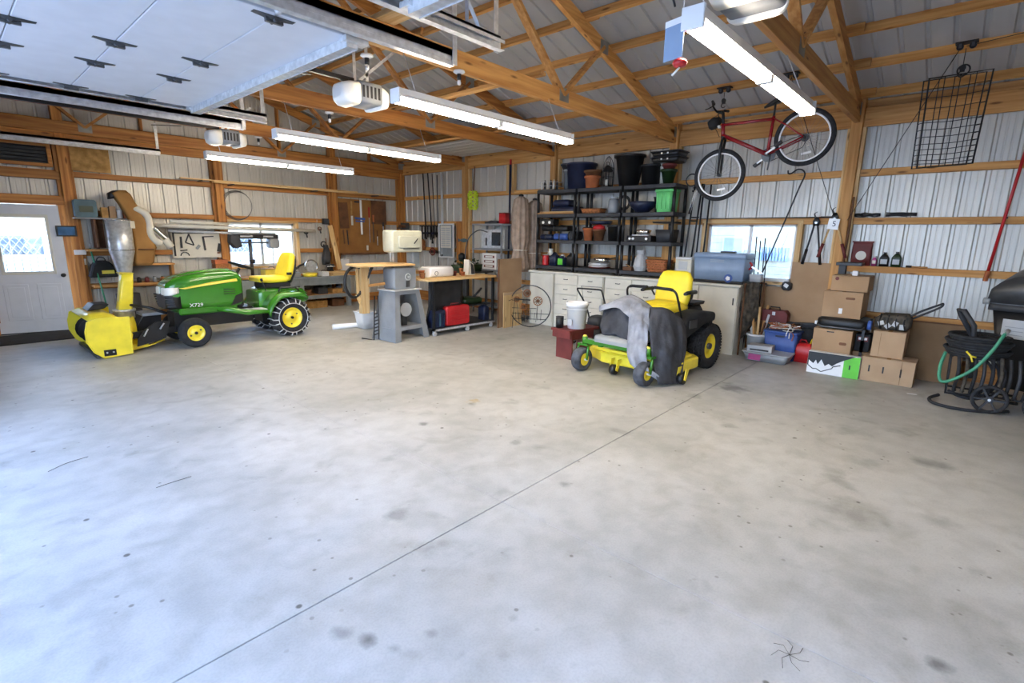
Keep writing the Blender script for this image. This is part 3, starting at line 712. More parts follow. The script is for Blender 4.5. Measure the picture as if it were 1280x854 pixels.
# wheel axles measured at (7.24, 2.74, 2.57) and (7.27, 1.74, 2.91)
vx = Vector((-.03, 1.0, -.34)).normalized(); vy = Vector((1, 0, 0)) - vx*vx.x; vy.normalize(); vz = vx.cross(-vy) if vx.cross(vy).z < 0 else vx.cross(vy)
vy = vz.cross(vx)
rot = Matrix((vx, vy, vz)).transposed()
org = Vector((7.255, 1.74, 2.91)) - rot @ Vector((-.43, 0, .03))
bk.rotation_euler = rot.to_euler(); bk.location = org
def hoist(x, y, zt, zb, label, strap=True):
    t = T('hoist', label, 'hoist', (x, y, zb), group='black rope hoists screwed to the purlins')
    MB().box(x-.05, x+.05, y-.09, y+.09, zt-.012, zt).build('mounting_plate', 'black', t)
    for q in (-.05, .05):
        MB().cyl((x-.012, y+q, zt-.04), (x+.012, y+q, zt-.04), .03, n=14).build('pulley', 'black', t)
        MB().box(x-.02, x+.02, y+q-.012, y+q+.012, zt-.05, zt-.01).build('bracket', 'dark_steel', t)
    MB().cyl((x, y, zt-.06), (x, y, zb+.08), .004, n=5).build('rope', 'black', t)
    MB().cyl((x-.012, y, zb+.08), (x+.012, y, zb+.08), .028, n=12).box(x-.015, x+.015, y-.02, y+.02, zb+.04, zb+.1).build('hook_block', 'black', t)
    MB().torus((x, y, zb+.02), .028, .006, 'x', 14, 6, -2.6, 1.2).build('hook', 'black', t)
    return t
hoist(7.36, 2.80, RZ(7.36)-.10, 3.42, 'black rope hoist holding the handlebar end of the red bicycle')
hoist(7.30, 1.98, RZ(7.30)-.10, 3.42, 'black rope hoist above the rear wheel of the red bicycle')
hoist(7.30, .36, RZ(7.30)-.10, 3.36, 'black rope hoist carrying the wire cargo basket')
meta(MB().tube([(7.30, 1.98, RZ(7.3)-.14), (8.2, 1.44, 1.9)], .004, 5).build('hoist_rope', 'black', None), 'thin rope slanting from bicycle hoist down to the timber post', 'rope')
meta(MB().tube([(7.30, .40, RZ(7.3)-.14), (8.2, 1.32, 1.95)], .004, 5).build('hoist_rope', 'black', None), 'thin rope slanting from the basket hoist down to the timber post', 'rope')
meta(MB().tube([(7.30, .36, RZ(7.3)-.14), (7.1, -1.1, RZ(7.1)-.14)], .004, 5).build('hoist_rope', 'black', None), 'thin rope running from the basket hoist out of the right edge', 'rope')

# ---- wire cargo basket hanging on end
bt = T('wire_basket', 'black wire cargo basket hanging on end from a hoist by the right wall', 'basket', (7.2, .35, 2.43))
TLb, TRb, BLb, BRb = Vector((7.08, .60, 3.33)), Vector((7.45, .12, 3.42)), Vector((6.86, .56, 2.43)), Vector((7.20, .14, 2.48))
dpt = Vector((.08, .05, .0))
def lp(u, v_, d=0): return (TLb*(1-u)+TRb*u)*(1-v_)+(BLb*(1-u)+BRb*u)*v_ + dpt*d
fr_ = MB()
fr_.tube([lp(0, 0), lp(1, 0), lp(1, 1), lp(0, 1)], .009, 6, closed=True); fr_.tube([lp(0, 0, 1), lp(1, 0, 1), lp(1, 1, 1), lp(0, 1, 1)], .007, 6, closed=True)
fr_.build('rim', 'black', bt)
for k in range(1, 4): MB().tube([lp(k/4, 0), lp(k/4, 1), lp(k/4, 1, 1), lp(k/4, 0, 1)], .0045, 5, closed=True).build('cross_wire', 'black', bt)
for v_ in (.12, .22, .34, .50, .58, .66, .74, .80, .86, .92, .96): MB().tube(crv([lp(0, v_, 1), lp(0, v_), lp(.5, v_+.015, -.1), lp(1, v_), lp(1, v_, 1)], 4), .0035, 5).build('side_wire', 'black', bt)
MB().tube([(7.30, .36, 3.38), lp(.45, .0)], .006, 6).torus((7.31, .35, 3.42), .05, .007, 'x', 16, 6).build('shackle', 'black', bt)
# second wire basket rim peeking in at the right edge
b2 = T('wire_rack', 'round black wire rack at the right edge beside the red pole', 'rack', (8.1, -.36, 2.1))
for k in range(5): MB().torus((8.18-.02*k, -.52, 2.27), .17-.025*k, .006, 'x', 24, 5).build('hoop', 'black', b2)
for k in range(6):
    a = pi*k/6; MB().tube([(8.2, -.52+.17*cos(a), 2.27+.17*sin(a)), (8.08, -.52, 2.27), (8.2, -.52-.17*cos(a), 2.27-.17*sin(a))], .004, 5).build('spoke', 'black', b2)

# ================================================================== TRACTOR  (nose to -x)
tr = T('garden_tractor', 'green and yellow garden tractor with snow chains and a yellow seat', 'tractor', (3.1, 8.75, 0))
YC = 8.74
def tire(nm, c, R, wd, rimr, m='rubber', lugs=0, side=-1, par=tr, lugm='rubber', flat=False, tilt=0):
    c = Vector(c); h = wd/2; rs = R*.14
    pf = [(rimr, -h*.75), (rimr+.02, -h*.92), (R-rs*1.5, -h), (R-rs*.5, -h*.92), (R-.006, -h*.7), (R, -h*.3), (R, h*.3), (R-.006, h*.7), (R-rs*.5, h*.92), (R-rs*1.5, h), (rimr+.02, h*.92), (rimr, h*.75)]
    mb = MB(); rings = []
    n = 40
    for (r, y) in pf: rings.append([c+Vector((r*cos(2*pi*k/n), y, r*sin(2*pi*k/n))) for k in range(n)])
    mb.rings(rings, closed=True); w_ = mb.build(nm, m, par)
    if lugs:
        lg = MB()
        for k in range(lugs):
            for s_ in (-1, 1):
                a = 2*pi*(k+.5*(s_ > 0))/lugs
                p0 = c+Vector(((R+.004)*cos(a), s_*h*.02, (R+.004)*sin(a))); p1 = c+Vector(((R-.012)*cos(a+.12), s_*h*.95, (R-.012)*sin(a+.12)))
                lg.beam(p0, p1, .022, .02, (cos(a), 0, sin(a)))
        meta(lg.build('tread_lugs', m, w_), 'moulded tread blocks', kind='stuff')
    return w_
def rim(w_, c, r, wd, side, m='yellow', bolts=3, hub=True):
    c = Vector(c); s_ = side
    q = MB().lathe([(r+.004, -s_*wd*.4), (r+.004, s_*wd*.38), (r-.008, s_*wd*.40), (r-.02, s_*wd*.25), (r*.55, s_*wd*.18), (r*.42, s_*wd*.3), (0, s_*wd*.3)], c, 'y', 32)
    q.build('rim', m, w_)
    if hub: MB().cyl(c+Vector((0, s_*wd*.28, 0)), c+Vector((0, s_*wd*.42, 0)), .022, n=12).build('hub', 'black', w_)
    for k in range(bolts):
        a = .5+2*pi*k/bolts; p = c+Vector((r*.66*cos(a), s_*wd*.2, r*.66*sin(a))); MB().cyl(p, p+Vector((0, s_*.012, 0)), .013, n=6).build('bolt', 'dark_steel', w_)
RW, FW = .30, .215
for s_, y in ((-1, YC-.43), (1, YC+.43)):
    w_ = tire('rear_tire', (3.78, y, RW), RW, .26, .165, lugs=16, side=s_); rim(w_, (3.78, y, RW), .165, .26, s_)
    ch = MB()
    for k in range(18):
        a = 2*pi*k/18; pts = []
        for q in range(9):
            u = -1+q/4; rr_ = RW+.014 if abs(u) < .8 else RW-.055
            aa = a + .05*(abs(u))*(1 if k % 2 else -1)
            pts.append((3.78+rr_*cos(aa), y+u*.145, RW+rr_*sin(aa)))
        ch.tube(pts, .0085, 5)
    for u in (-1, 1): ch.torus((3.78, y+u*.142, RW), RW-.06, .007, 'y', 36, 5)
    meta(ch.build('snow_chain', 'galv', w_), 'steel ladder snow chain wrapped round the tyre', kind='stuff')
for s_, y in ((-1, YC-.39), (1, YC+.39)):
    w_ = tire('front_tire', (2.38, y, FW), FW, .17, .115, side=s_); rim(w_, (2.38, y, FW), .115, .17, s_, bolts=2)
MB().beam((2.38, YC-.33, .215), (2.38, YC+.33, .215), .06, .05).beam((2.38, YC-.05, .3), (2.38, YC+.05, .3), .12, .2).build('front_axle', 'black', tr)
# hood: nose at x=2.14, rear at 3.05
hood = [(2.12, YC, .78, .20, .12, .06), (2.15, YC, .765, .235, .17, .09), (2.25, YC, .78, .262, .225, .10), (2.45, YC, .795, .28, .26, .11), (2.75, YC, .80, .29, .285, .11), (3.0, YC, .80, .295, .29, .11), (3.10, YC, .79, .28, .27, .11), (3.14, YC, .78, .26, .24, .10)]
MB().rr('x', hood, n=8).build('hood', 'green', tr)
# centre ridge of the hood
MB().rr('x', [(2.22, YC, .965, .09, .03, .03), (2.45, YC, 1.04, .115, .035, .03), (2.75, YC, 1.07, .125, .035, .03), (3.0, YC, 1.075, .13, .035, .03), (3.11, YC, 1.03, .12, .035, .03)], n=5).build('hood_ridge', 'green', tr)
for s_ in (-1, 1):
    yy = lambda x: YC+s_*(.262+(x-2.25)*.05+.004)
    pl = [(2.26, .86), (2.34, .865), (2.7, .93), (3.05, .965), (3.06, .925), (2.7, .89), (2.34, .845)]
    mb = MB(); n_ = len(pl); vs = [(x, YC+s_*(.268+min(max(x-2.25, 0), .5)*.05), z) for x, z in pl]+[(x, YC+s_*(.288+min(max(x-2.25, 0), .5)*.05), z) for x, z in pl]
    mb.add(vs, [tuple(range(n_))[::-1], tuple(range(n_, 2*n_))]+[(i, (i+1) % n_, n_+(i+1) % n_, n_+i) for i in range(n_)]).build('hood_stripe', 'yellow_pale', tr)
    MB().rr('x', [(2.10, YC+s_*.12, .805, .075, .055, .03), (2.15, YC+s_*.175, .81, .088, .062, .03), (2.27, YC+s_*.222, .83, .052, .048, .03)]).build('headlight', 'lens', tr)
    for k in range(5): MB().obox((2.135+.008*k+.03, YC+s_*.13, .75-k*.038), (.10, .29, .018), (0, 0, s_*.28)).build('grille_bar', 'black', tr)
    # engine side louvres and dark rear cut-out
    for k in range(3): MB().box(2.86, 3.02, YC+s_*.285-.012, YC+s_*.285+.016, .80-k*.035, .812-k*.035).build('louvre', 'black', tr)
    MB().prism([(2.95, .56), (3.12, .60), (3.12, .74), (3.02, .70)], 'y', YC+s_*.275, YC+s_*.30).build('engine_opening', 'black', tr)
MB().rr('x', [(2.10, YC, .665, .20, .10, .05), (2.16, YC, .665, .245, .115, .06), (2.28, YC, .665, .268, .115, .05)]).build('grille_shell', 'black', tr)
MB().box(2.2, 3.3, YC-.17, YC+.17, .26, .50).build('chassis', 'black', tr)
MB().box(2.25, 3.05, YC-.26, YC+.26, .46, .56).build('side_panel', 'green', tr, bevel=.02)
MB().box(3.06, 3.16, YC-.24, YC+.24, .5, .99).build('dash_tower', 'black_soft', tr, bevel=.03)
MB().tube([(3.10, YC, .9), (3.22, YC, 1.10)], .022, 10).build('steering_column', 'black', tr)
stw = MB()
c0 = Vector((3.25, YC, 1.14)); n_ = Vector((.35, 0, 1)).normalized(); u_ = Vector((0, 1, 0)); v_ = n_.cross(u_)
stw.tube([c0+(u_*cos(2*pi*k/28)+v_*sin(2*pi*k/28))*.18 for k in range(28)], .014, 8, closed=True)
for k in range(3): a = pi/2+2*pi*k/3; stw.tube([c0-n_*.02, c0+(u_*cos(a)+v_*sin(a))*.18], .011, 6)
stw.cyl(c0-n_*.03, c0+n_*.01, .045, n=14); stw.build('steering_wheel', 'black', tr)
# foot deck, running boards and fenders
for s_ in (-1, 1):
    y0, y1 = sorted((YC+s_*.20, YC+s_*.47))
    MB().box(2.98, 3.5, y0, y1, .44, .475).build('footrest', 'light_grey', tr, bevel=.01)
    MB().tube([(2.72, YC+s_*.36, .53), (2.9, YC+s_*.45, .50), (3.1, YC+s_*.50, .45), (3.42, YC+s_*.52, .435)], [.035, .045, .045, .03], 8).build('running_board', 'green', tr)
    # rear fender: arched shell
    rows = []
    for k in range(13):
        a = radians(172-k*10.2); R_ = .395; cx_, cz_ = 3.80, .36
        px = cx_+R_*1.02*cos(a); pz = min(cz_+R_*sin(a)*1.0, .72)
        rows.append([(px, YC+s_*.20, pz), (px, YC+s_*.50, pz), (px+.0, YC+s_*.56, pz-.03), (px-.02*cos(a), YC+s_*.57, pz-.075)])
    MB().grid(rows).build('fender', 'green', tr, solid=.015)
    MB().tube([(3.62, YC+s_*.44, .73), (3.66, YC+s_*.44, .79), (3.9, YC+s_*.44, .79), (3.96, YC+s_*.44, .73)], .014, 6).build('fender_handle', 'black', tr)
MB().rr('x', [(3.38, YC, .60, .25, .13, .05), (3.5, YC, .62, .25, .15, .05), (4.12, YC, .62, .25, .12, .05), (4.20, YC, .58, .23, .09, .05)]).build('rear_body', 'green', tr)
MB().box(3.45, 4.0, YC-.16, YC+.16, .22, .5).build('transmission', 'black', tr)
MB().box(3.5, 3.95, YC-.2, YC+.2, .76, .86).build('seat_base', 'black_soft', tr, bevel=.02)
# seat
MB().rr('x', [(3.42, YC, .905, .19, .025, .03), (3.45, YC, .915, .235, .045, .05), (3.6, YC, .905, .25, .05, .05), (3.85, YC, .905, .25, .05, .05), (3.93, YC, .93, .24, .05, .05)], n=7).build('seat_cushion', 'yellow_seat', tr)
bk_ = MB().rr('z', [(.90, 3.89, YC, .055, .24, .05), (1.0, 3.93, YC, .06, .25, .05), (1.15, 3.975, YC, .058, .24, .05), (1.27, 4.01, YC, .05, .21, .045), (1.32, 4.02, YC, .035, .17, .03), (1.335, 4.025, YC, .015, .12, .014)], n=7).build('seat_back', 'yellow_seat', tr)
MB().rr('z', [(.84, 3.93, YC, .05, .2, .05), (1.0, 4.00, YC, .03, .24, .03), (1.2, 4.045, YC, .02, .22, .02), (1.28, 4.06, YC, .01, .19, .01)], n=5).build('seat_shell', 'black', tr)
MB().box(3.86, 3.92, YC-.315, YC-.255, .98, 1.02).build('armrest_mount', 'black', tr)
MB().tube([(3.5, YC-.27, .74), (3.44, YC-.28, .90)], .008, 6).cyl((3.44, YC-.28, .90), (3.43, YC-.28, .94), .02, n=10).build('lever', 'black', tr)
# model number in white on the hood side, and a small yellow badge
def text(s, name, size, mtl, par, M4, ext=.001):
    c = bpy.data.curves.new(name, 'FONT'); c.body = s; c.size = size; c.extrude = ext; c.align_x = 'CENTER'; c.align_y = 'CENTER'; c.resolution_u = 2
    o = bpy.data.objects.new(name, c); COL.objects.link(o); bpy.context.view_layer.update()
    me = bpy.data.meshes.new_from_object(o); bpy.data.objects.remove(o)
    mb = MB(); mb.add([v.co for v in me.vertices], [tuple(p.vertices) for p in me.polygons]); mb.xf(M4)
    return mb.build(name, mtl, par, weld=False)
text('X729', 'model_lettering', .075, 'flag', tr, Matrix.Translation((2.47, YC-.289, .60)) @ Matrix.Rotation(radians(90), 4, 'X') @ Matrix.Scale(1.1, 4, (1, 0, 0)))
# ---- snow blower attached to the tractor's nose: it is hitched on, so part of the same thing
sb = tr
yn, yf = 8.36, 9.62
side = [(1.17, .50), (1.27, .545), (1.62, .53), (1.61, .03), (1.30, .01), (1.2, .1), (1.14, .25), (1.14, .38)]
for nm, y0, y1 in (('blower_side_plate', yn, yn+.012), ('blower_side_plate', yf-.012, yf)):
    MB().prism(side, 'y', y0, y1).build(nm, 'yellow', sb, bevel=.003)
k_ = MB(); n_ = len(side)
for y in (yn-.004,): k_.tube([(p[0], y+.004, p[1]) for p in side], .009, 6, closed=True)
k_.tube([(p[0], yf-.004, p[1]) for p in side], .009, 6, closed=True); k_.build('side_flange', 'yellow', sb)
prof_ = [(1.19, .515), (1.28, .55), (1.45, .545), (1.55, .50), (1.61, .40), (1.64, .28), (1.61, .14), (1.55, .05), (1.50, .03)]
MB().grid([[(x, yn+.01, z), (x, yf-.01, z)] for x, z in prof_]).build('auger_housing', 'yellow', sb, solid=.012)
MB().box(1.22, 1.27, yn+.02, yf-.02, .015, .05).build('cutting_edge', 'dark_steel', sb)
au = MB().cyl((1.38, yn+.015, .27), (1.38, yf, .27), .035, n=12)
au.build('auger_shaft', 'black', sb)
for s_, ya, yb in ((1, yn+.05, 8.93), (-1, yf-.05, 9.05)):
    rows = []
    for k in range(37):
        a = s_*2*pi*2*k/36; y = ya+(yb-ya)*k/36
        rows.append([(1.38+.04*cos(a), y, .27+.04*sin(a)), (1.38+.20*cos(a), y, .27+.20*sin(a))])
    MB().grid(rows).build('auger_flighting', 'black', sb, solid=.008)
MB().cyl((1.62, 9.0, .28), (1.78, 9.0, .28), .2, n=28).build('fan_housing', 'yellow', sb)
MB().lathe([(.12, .43), (.12, .53), (.135, .53), (.135, .56), (.105, .56)], (1.70, 9.0, 0), n=24).build('chute_collar', 'galv', sb)
chu = []
for (z, x, w2, d2) in ((.54, 1.70, .095, .085), (.75, 1.735, .095, .08), (.95, 1.765, .092, .075), (1.06, 1.78, .092, .07)): chu.append((z, x, 9.0, d2, w2, .025))
MB().rr('z', chu, n=4).build('chute', 'yellow', sb)
MB().obox((1.77, 9.0, 1.072), (.165, .20, .012), (0, .06, 0)).build('chute_deflector', 'yellow', sb)
MB().prism([(1.30, .55), (1.50, .57), (1.56, .63), (1.38, .64)], 'y', 9.12, 9.5).build('belt_cover', 'black', sb, bevel=.01)
MB().box(1.3, 1.43, yn-.012, yn, .035, .115).build('skid_shoe', 'black', sb)
MB().cyl((1.33, yn-.02, .08), (1.33, yn, .08), .012, n=6).cyl((1.40, yn-.02, .08), (1.40, yn, .08), .012, n=6).build('skid_bolt', 'galv', sb)
for y in (8.62, 8.95): MB().beam((1.64, y, .22), (2.3, y, .26), .05, .09).build('mounting_arm', 'black', sb)
MB().prism([(1.70, .08), (2.05, .16), (2.12, .40), (1.95, .40), (1.80, .30), (1.72, .20)], 'y', 8.50, 8.53).build('drive_guard', 'black', sb)
MB().prism([(1.68, .10), (2.1, .2), (2.12, .5), (1.9, .45)], 'y', 8.9, 8.93).build('drive_guard', 'black', sb)
MB().tube([(1.76, 8.92, .62), (1.95, 8.80, .58), (2.15, 8.7, .48)], .02, 8).build('lift_rod', 'black', sb)
MB().tube([(1.62, 8.62, .10), (1.82, 8.6, .05), (2.05, 8.6, .12)], .012, 6).build('lift_link', 'yellow', sb)
for k in (0, 2): MB().tube([(1.78+.1*k, 8.47, .22+.04*k), (1.84+.1*k, 8.47, .32+.03*k)], .011, 6).build('spring_rod', 'galv', sb)
MB().prism([(1.62, .02), (1.86, .06), (1.82, .12), (1.62, .1)], 'y', 8.56, 8.9).build('skid_plate', 'yellow', sb)
MB().box(1.86, 2.14, 8.78, 9.12, .46, .50).build('battery_tray', 'grey_paint', sb)

# ================================================================== ZERO-TURN MOWER (built around its own origin, nose to +x)
zt = T('riding_mower', 'yellow seated zero-turn riding mower half covered by a grey cloth', 'mower', (0, 0, 0))
def ztm(*a): pass
for s_ in (-1, 1):
    c = (-.70, s_*.46, .295)
    w_ = tire('rear_tire', c, .295, .26, .165, par=zt)
    tb = MB()
    for k in range(44):
        for j in range(-3, 4):
            a = 2*pi*(k+.5*(j % 2))/44; R_ = .298-.006*(abs(j) > 2)
            tb.obox((c[0]+R_*cos(a), c[1]+j*.036, c[2]+R_*sin(a)), (.012, .026, .026), (0, -a, 0))
    meta(tb.build('turf_tread', 'rubber', w_), 'small square turf tread blocks', kind='stuff')
    rim(w_, c, .165, .24, s_, bolts=0, hub=False)
    MB().cyl((c[0], c[1]+s_*.03, c[2]), (c[0], c[1]+s_*.11, c[2]), .04, n=12).build('hub', 'dark_steel', w_)
    # caster
    cc = (.69, s_*.46, .15)
    w2 = tire('caster_tire', cc, .15, .13, .075, m='rubber_dusty', par=zt); rim(w2, cc, .078, .13, s_, bolts=0, hub=False); 
    for q in range(5):
        a = 2*pi*q/5; MB().obox((cc[0]+.04*cos(a), cc[1]+s_*.03, cc[2]+.04*sin(a)), (.05, .012, .018), (0, -a, 0)).build('rim_spoke', 'yellow', w2)
    MB().cyl((cc[0], cc[1]-s_*.09, cc[2]), (cc[0], cc[1]+s_*.09, cc[2]), .014, n=8).build('axle', 'galv', w2)
    f = MB()
    for q in (-1, 1): f.tube([(cc[0], cc[1]+q*.08, cc[2]), (cc[0]-.02, cc[1]+q*.08, .30), (cc[0]-.05, cc[1]+q*.06, .335)], .016, 8)
    f.box(cc[0]-.1, cc[0]+.0, cc[1]-.08, cc[1]+.08, .325, .35); f.cyl((cc[0]-.05, cc[1], .34), (cc[0]-.05, cc[1], .44), .035, n=14); f.build('caster_fork', 'green', zt)
    MB().lathe([(0, .46), (.02, .455), (.026, .44), (.026, .43), (0, .43)], (cc[0]-.05, cc[1], 0), n=12).build('grease_cap', 'yellow_pale', zt)
MB().beam((.63, -.46, .385), (.62, .46, .385), .08, .055).build('front_beam', 'green', zt)
for s_ in (-1, 1): MB().beam((.62, s_*.24, .37), (-.8, s_*.24, .34), .05, .08).build('frame_rail', 'green', zt)
# mower deck
dk = MB(); out = [(.42, -.44), (.50, -.30), (.48, .05), (.46, .40), (.40, .56), (.15, .66), (-.22, .66), (-.32, .55), (-.32, -.55), (-.22, -.66), (.15, -.68), (.36, -.6)]
dk.prism(out, 'z', .105, .245); dk.build('mower_deck', 'yellow', zt, bevel=.02)
MB().prism([(x*.9+.01, y*.88) for x, y in out], 'z', .235, .27).build('deck_top', 'yellow', zt, bevel=.012)
for (x, y) in ((.2, -.33), (.28, .02), (.2, .38)): MB().cyl((x, y, .27), (x, y, .31), .075, n=18).build('spindle_cover', 'black', zt)
MB().box(.40, .47, -.5, .5, .25, .29).build('deck_guard_bar', 'yellow', zt, bevel=.006)
for (x, y) in ((.54, -.60), (.30, .72), (.56, -.05)):
    g = MB().cyl((x, y-.035, .07), (x, y+.035, .07), .062, n=18).build('gauge_wheel', 'black', zt)
    for q in (-.048, .048): MB().prism([(x-.08, .20), (x+.0, .2), (x+.03, .07), (x-.01, .05)], 'y', y+q-.004, y+q+.004).build('wheel_bracket', 'yellow', zt)
for (x, y) in ((.3, -.52), (.3, .48), (-.15, -.55)): MB().tube([(x, y, .27), (x, y, .40)], .012, 6).build('height_link', 'galv', zt)
MB().rr('x', [(.69, -.02, .425, .26, .02, .02), (.64, -.02, .45, .29, .035, .03), (.1, 0, .46, .29, .03, .03)]).build('foot_platform', 'grey', zt)
MB().rr('x', [(.15, 0, .40, .28, .1, .04), (-.1, 0, .50, .33, .2, .06), (-.5, 0, .52, .34, .2, .06), (-.7, 0, .5, .3, .16, .06)]).build('body', 'black_soft', zt)
# fenders
for s_ in (-1, 1):
    MB().rr('x', [(.02, s_*.38, .50, .12, .14, .05), (-.12, s_*.42, .62, .14, .15, .06), (-.4, s_*.46, .70, .15, .09, .05), (-.66, s_*.46, .70, .15, .06, .04)]).build('fender', 'black_soft', zt)
    MB().box(-.24, -.06, s_*.58-.006, s_*.58+.006, .6, .70).build('warning_decal', 'yellow_pale' if s_ > 9 else 'dark_steel', zt)
MB().rr('z', [(.40, -.80, 0, .24, .26, .06), (.72, -.80, 0, .24, .27, .06), (.80, -.80, 0, .20, .24, .06)]).build('engine_cover', 'black_soft', zt)
MB().rr('z', [(.80, -.86, 0, .18, .27, .04), (.84, -.86, 0, .19, .28, .04)]).build('engine_hood_rim', 'black', zt)
for s_ in (-1, 1): MB().tube([(-1.0, s_*.36, .32), (-1.08, s_*.36, .45), (-1.08, s_*.36, .68)], .025, 8).build('engine_guard', 'black', zt)
MB().tube([(-1.08, -.36, .60), (-1.08, .36, .60)], .025, 8).build('engine_guard', 'black', zt)
# seat
MB().rr('x', [(.13, 0, .80, .18, .03, .03), (.08, 0, .80, .235, .065, .06), (-.1, 0, .795, .25, .07, .06), (-.32, 0, .79, .25, .07, .06), (-.40, 0, .80, .23, .05, .05)], n=7).build('seat_cushion', 'yellow_seat', zt)
MB().rr('x', [(.08, 0, .865, .17, .012, .012), (-.3, 0, .865, .18, .02, .02)], n=5).build('cushion_pad', 'yellow_seat', zt)
MB().rr('z', [(.80, -.37, 0, .05, .22, .05), (.90, -.39, 0, .06, .245, .06), (1.05, -.42, 0, .06, .25, .06), (1.17, -.45, 0, .05, .235, .05), (1.24, -.46, 0, .035, .19, .03), (1.26, -.465, 0, .015, .14, .014)], n=7).build('seat_back', 'yellow_seat', zt)
MB().rr('z', [(.72, -.42, 0, .05, .2, .05), (.95, -.465, 0, .03, .235, .03), (1.18, -.50, 0, .015, .21, .015)], n=5).build('seat_shell', 'black', zt)
MB().box(-.38, .05, -.2, .2, .66, .735).build('seat_suspension', 'black_soft', zt, bevel=.02)
for s_ in (-1, 1):
    MB().tube([(-.40, s_*.27, .92), (-.36, s_*.30, 1.0)], .012, 6).build('armrest_bracket', 'black', zt)
    MB().rr('x', [(-.40, s_*.31, 1.01, .03, .025, .02), (-.22, s_*.31, 1.01, .03, .022, .02), (-.15, s_*.31, 1.0, .025, .018, .015)]).build('armrest', 'black', zt)
    pts = crv([(-.12, s_*.36, .55), (.0, s_*.36, .75), (.10, s_*.36, .93), (.14, s_*.345, 1.03), (.15, s_*.29, 1.07), (.15, s_*.18, 1.075), (.15, s_*.05, 1.08)], 6)
    MB().tube(pts, .014, 8).build('steering_lever', 'black', zt)
    MB().tube(pts[-14:], .019, 8).build('lever_grip', 'black_soft', zt)
MB().tube([(-.1, -.33, .5), (-.02, -.34, .62), (-.02, -.34, .74)], .011, 6).cyl((-.02, -.34, .74), (-.02, -.34, .80), .022, n=10).build('height_lever', 'galv', zt)
for o in list(zt.children):
    if o.name.split('.')[0] in ('seat_cushion', 'cushion_pad', 'seat_back', 'seat_shell', 'steering_lever', 'lever_grip', 'armrest', 'armrest_bracket', 'seat_suspension') :
        o.data.transform(Matrix.Translation((-.06, .10, 0)))
ZA = radians(180-5)
place(zt, (5.98, 3.02, 0), ZA)
# ---- grey cloth thrown over the mower
def cpatch(ctrl, nu=26, nv=22, amp=.02, fr_q=5, seed=0):
    """smooth patch through a grid of control points, wrinkled"""
    cols = []
    for row in ctrl:
        c = crv(row, max(2, nv//(len(row)-1))); cols.append(c)
    n = len(cols[0]); rows_ = [crv([cols[i][k] for i in range(len(cols))], max(2, nu//(len(cols)-1))) for k in range(n)]
    out = []
    for i, r in enumerate(rows_):
        o_ = []
        for j, p in enumerate(r):
            w_ = noise.noise(Vector((p.x*fr_q+seed, p.y*fr_q, p.z*fr_q*.5)))+.5*noise.noise(Vector((p.x*fr_q*2.7, p.y*fr_q*2.7+seed, p.z*fr_q*1.2)))
            o_.append(p+Vector((-.8, -.5, .25))*w_*amp)
        out.append(o_)
    return out
cl = T('dust_cover', 'crumpled grey cloth draped from the mower controls to the floor', 'cloth', (5.55, 2.8, 0))
g1 = cpatch([[(5.62, 3.42, .78), (5.48, 3.38, .60), (5.42, 3.32, .52), (5.40, 3.30, .48)],
             [(5.73, 3.22, .94), (5.52, 3.15, .84), (5.47, 3.12, .66), (5.42, 3.10, .50)],
             [(5.80, 2.98, .90), (5.58, 2.93, .80), (5.40, 2.90, .60), (5.33, 2.87, .40)],
             [(5.80, 2.75, .74), (5.60, 2.72, .66), (5.38, 2.72, .50), (5.26, 2.70, .30)]], amp=.055, fr_q=8)
MB().grid(g1).build('cloth_lining', 'cloth_dark', cl, solid=.006)
g2 = cpatch([[(5.72, 3.48, .80), (5.74, 3.20, .96), (5.70, 2.98, .96), (5.74, 2.62, .74)],
             [(5.57, 3.46, .82), (5.52, 3.18, .91), (5.46, 2.97, .87), (5.55, 2.60, .70)],
             [(5.50, 3.42, .76), (5.46, 3.16, .84), (5.38, 2.93, .76), (5.42, 2.64, .60)]], amp=.05, fr_q=8, seed=4)
MB().grid(g2).build('cloth_fold', 'cloth_grey', cl, solid=.008)
g3 = cpatch([[(5.50, 2.98, .92), (5.38, 2.93, .78), (5.32, 2.90, .55), (5.22, 2.84, .36), (5.20, 2.78, .24)],
             [(5.50, 2.86, .92), (5.36, 2.82, .74), (5.28, 2.80, .55), (5.16, 2.74, .36), (5.13, 2.66, .22)],
             [(5.56, 2.76, .86), (5.42, 2.70, .70), (5.36, 2.66, .52), (5.24, 2.60, .36), (5.19, 2.53, .20)]], amp=.05, fr_q=9, seed=2)
MB().grid(g3).build('cloth_fold', 'cloth_grey', cl, solid=.008)
g4 = cpatch([[(5.56, 2.76, .88), (5.42, 2.68, .68), (5.36, 2.62, .48), (5.30, 2.54, .28), (5.30, 2.46, .04)],
             [(5.70, 2.60, .86), (5.55, 2.52, .68), (5.50, 2.46, .48), (5.46, 2.42, .25), (5.48, 2.38, .02)],
             [(5.88, 2.52, .74), (5.78, 2.44, .60), (5.74, 2.40, .42), (5.68, 2.38, .22), (5.62, 2.35, .015)],
             [(5.95, 2.48, .64), (5.90, 2.42, .52), (5.84, 2.39, .40), (5.76, 2.37, .24), (5.68, 2.34, .08)]], amp=.06, fr_q=7, seed=9)
MB().grid(g4).build('cloth_hanging_fold', 'cloth_dark', cl, solid=.008)
g5 = cpatch([[(5.22, 2.56, .16), (5.30, 2.50, .10), (5.38, 2.44, .03)], [(5.26, 2.52, .20), (5.34, 2.46, .12), (5.44, 2.40, .015)]], nu=8, nv=8, amp=.01)
MB().grid(g5).build('cloth_hem', 'cloth_grey', cl, solid=.008)
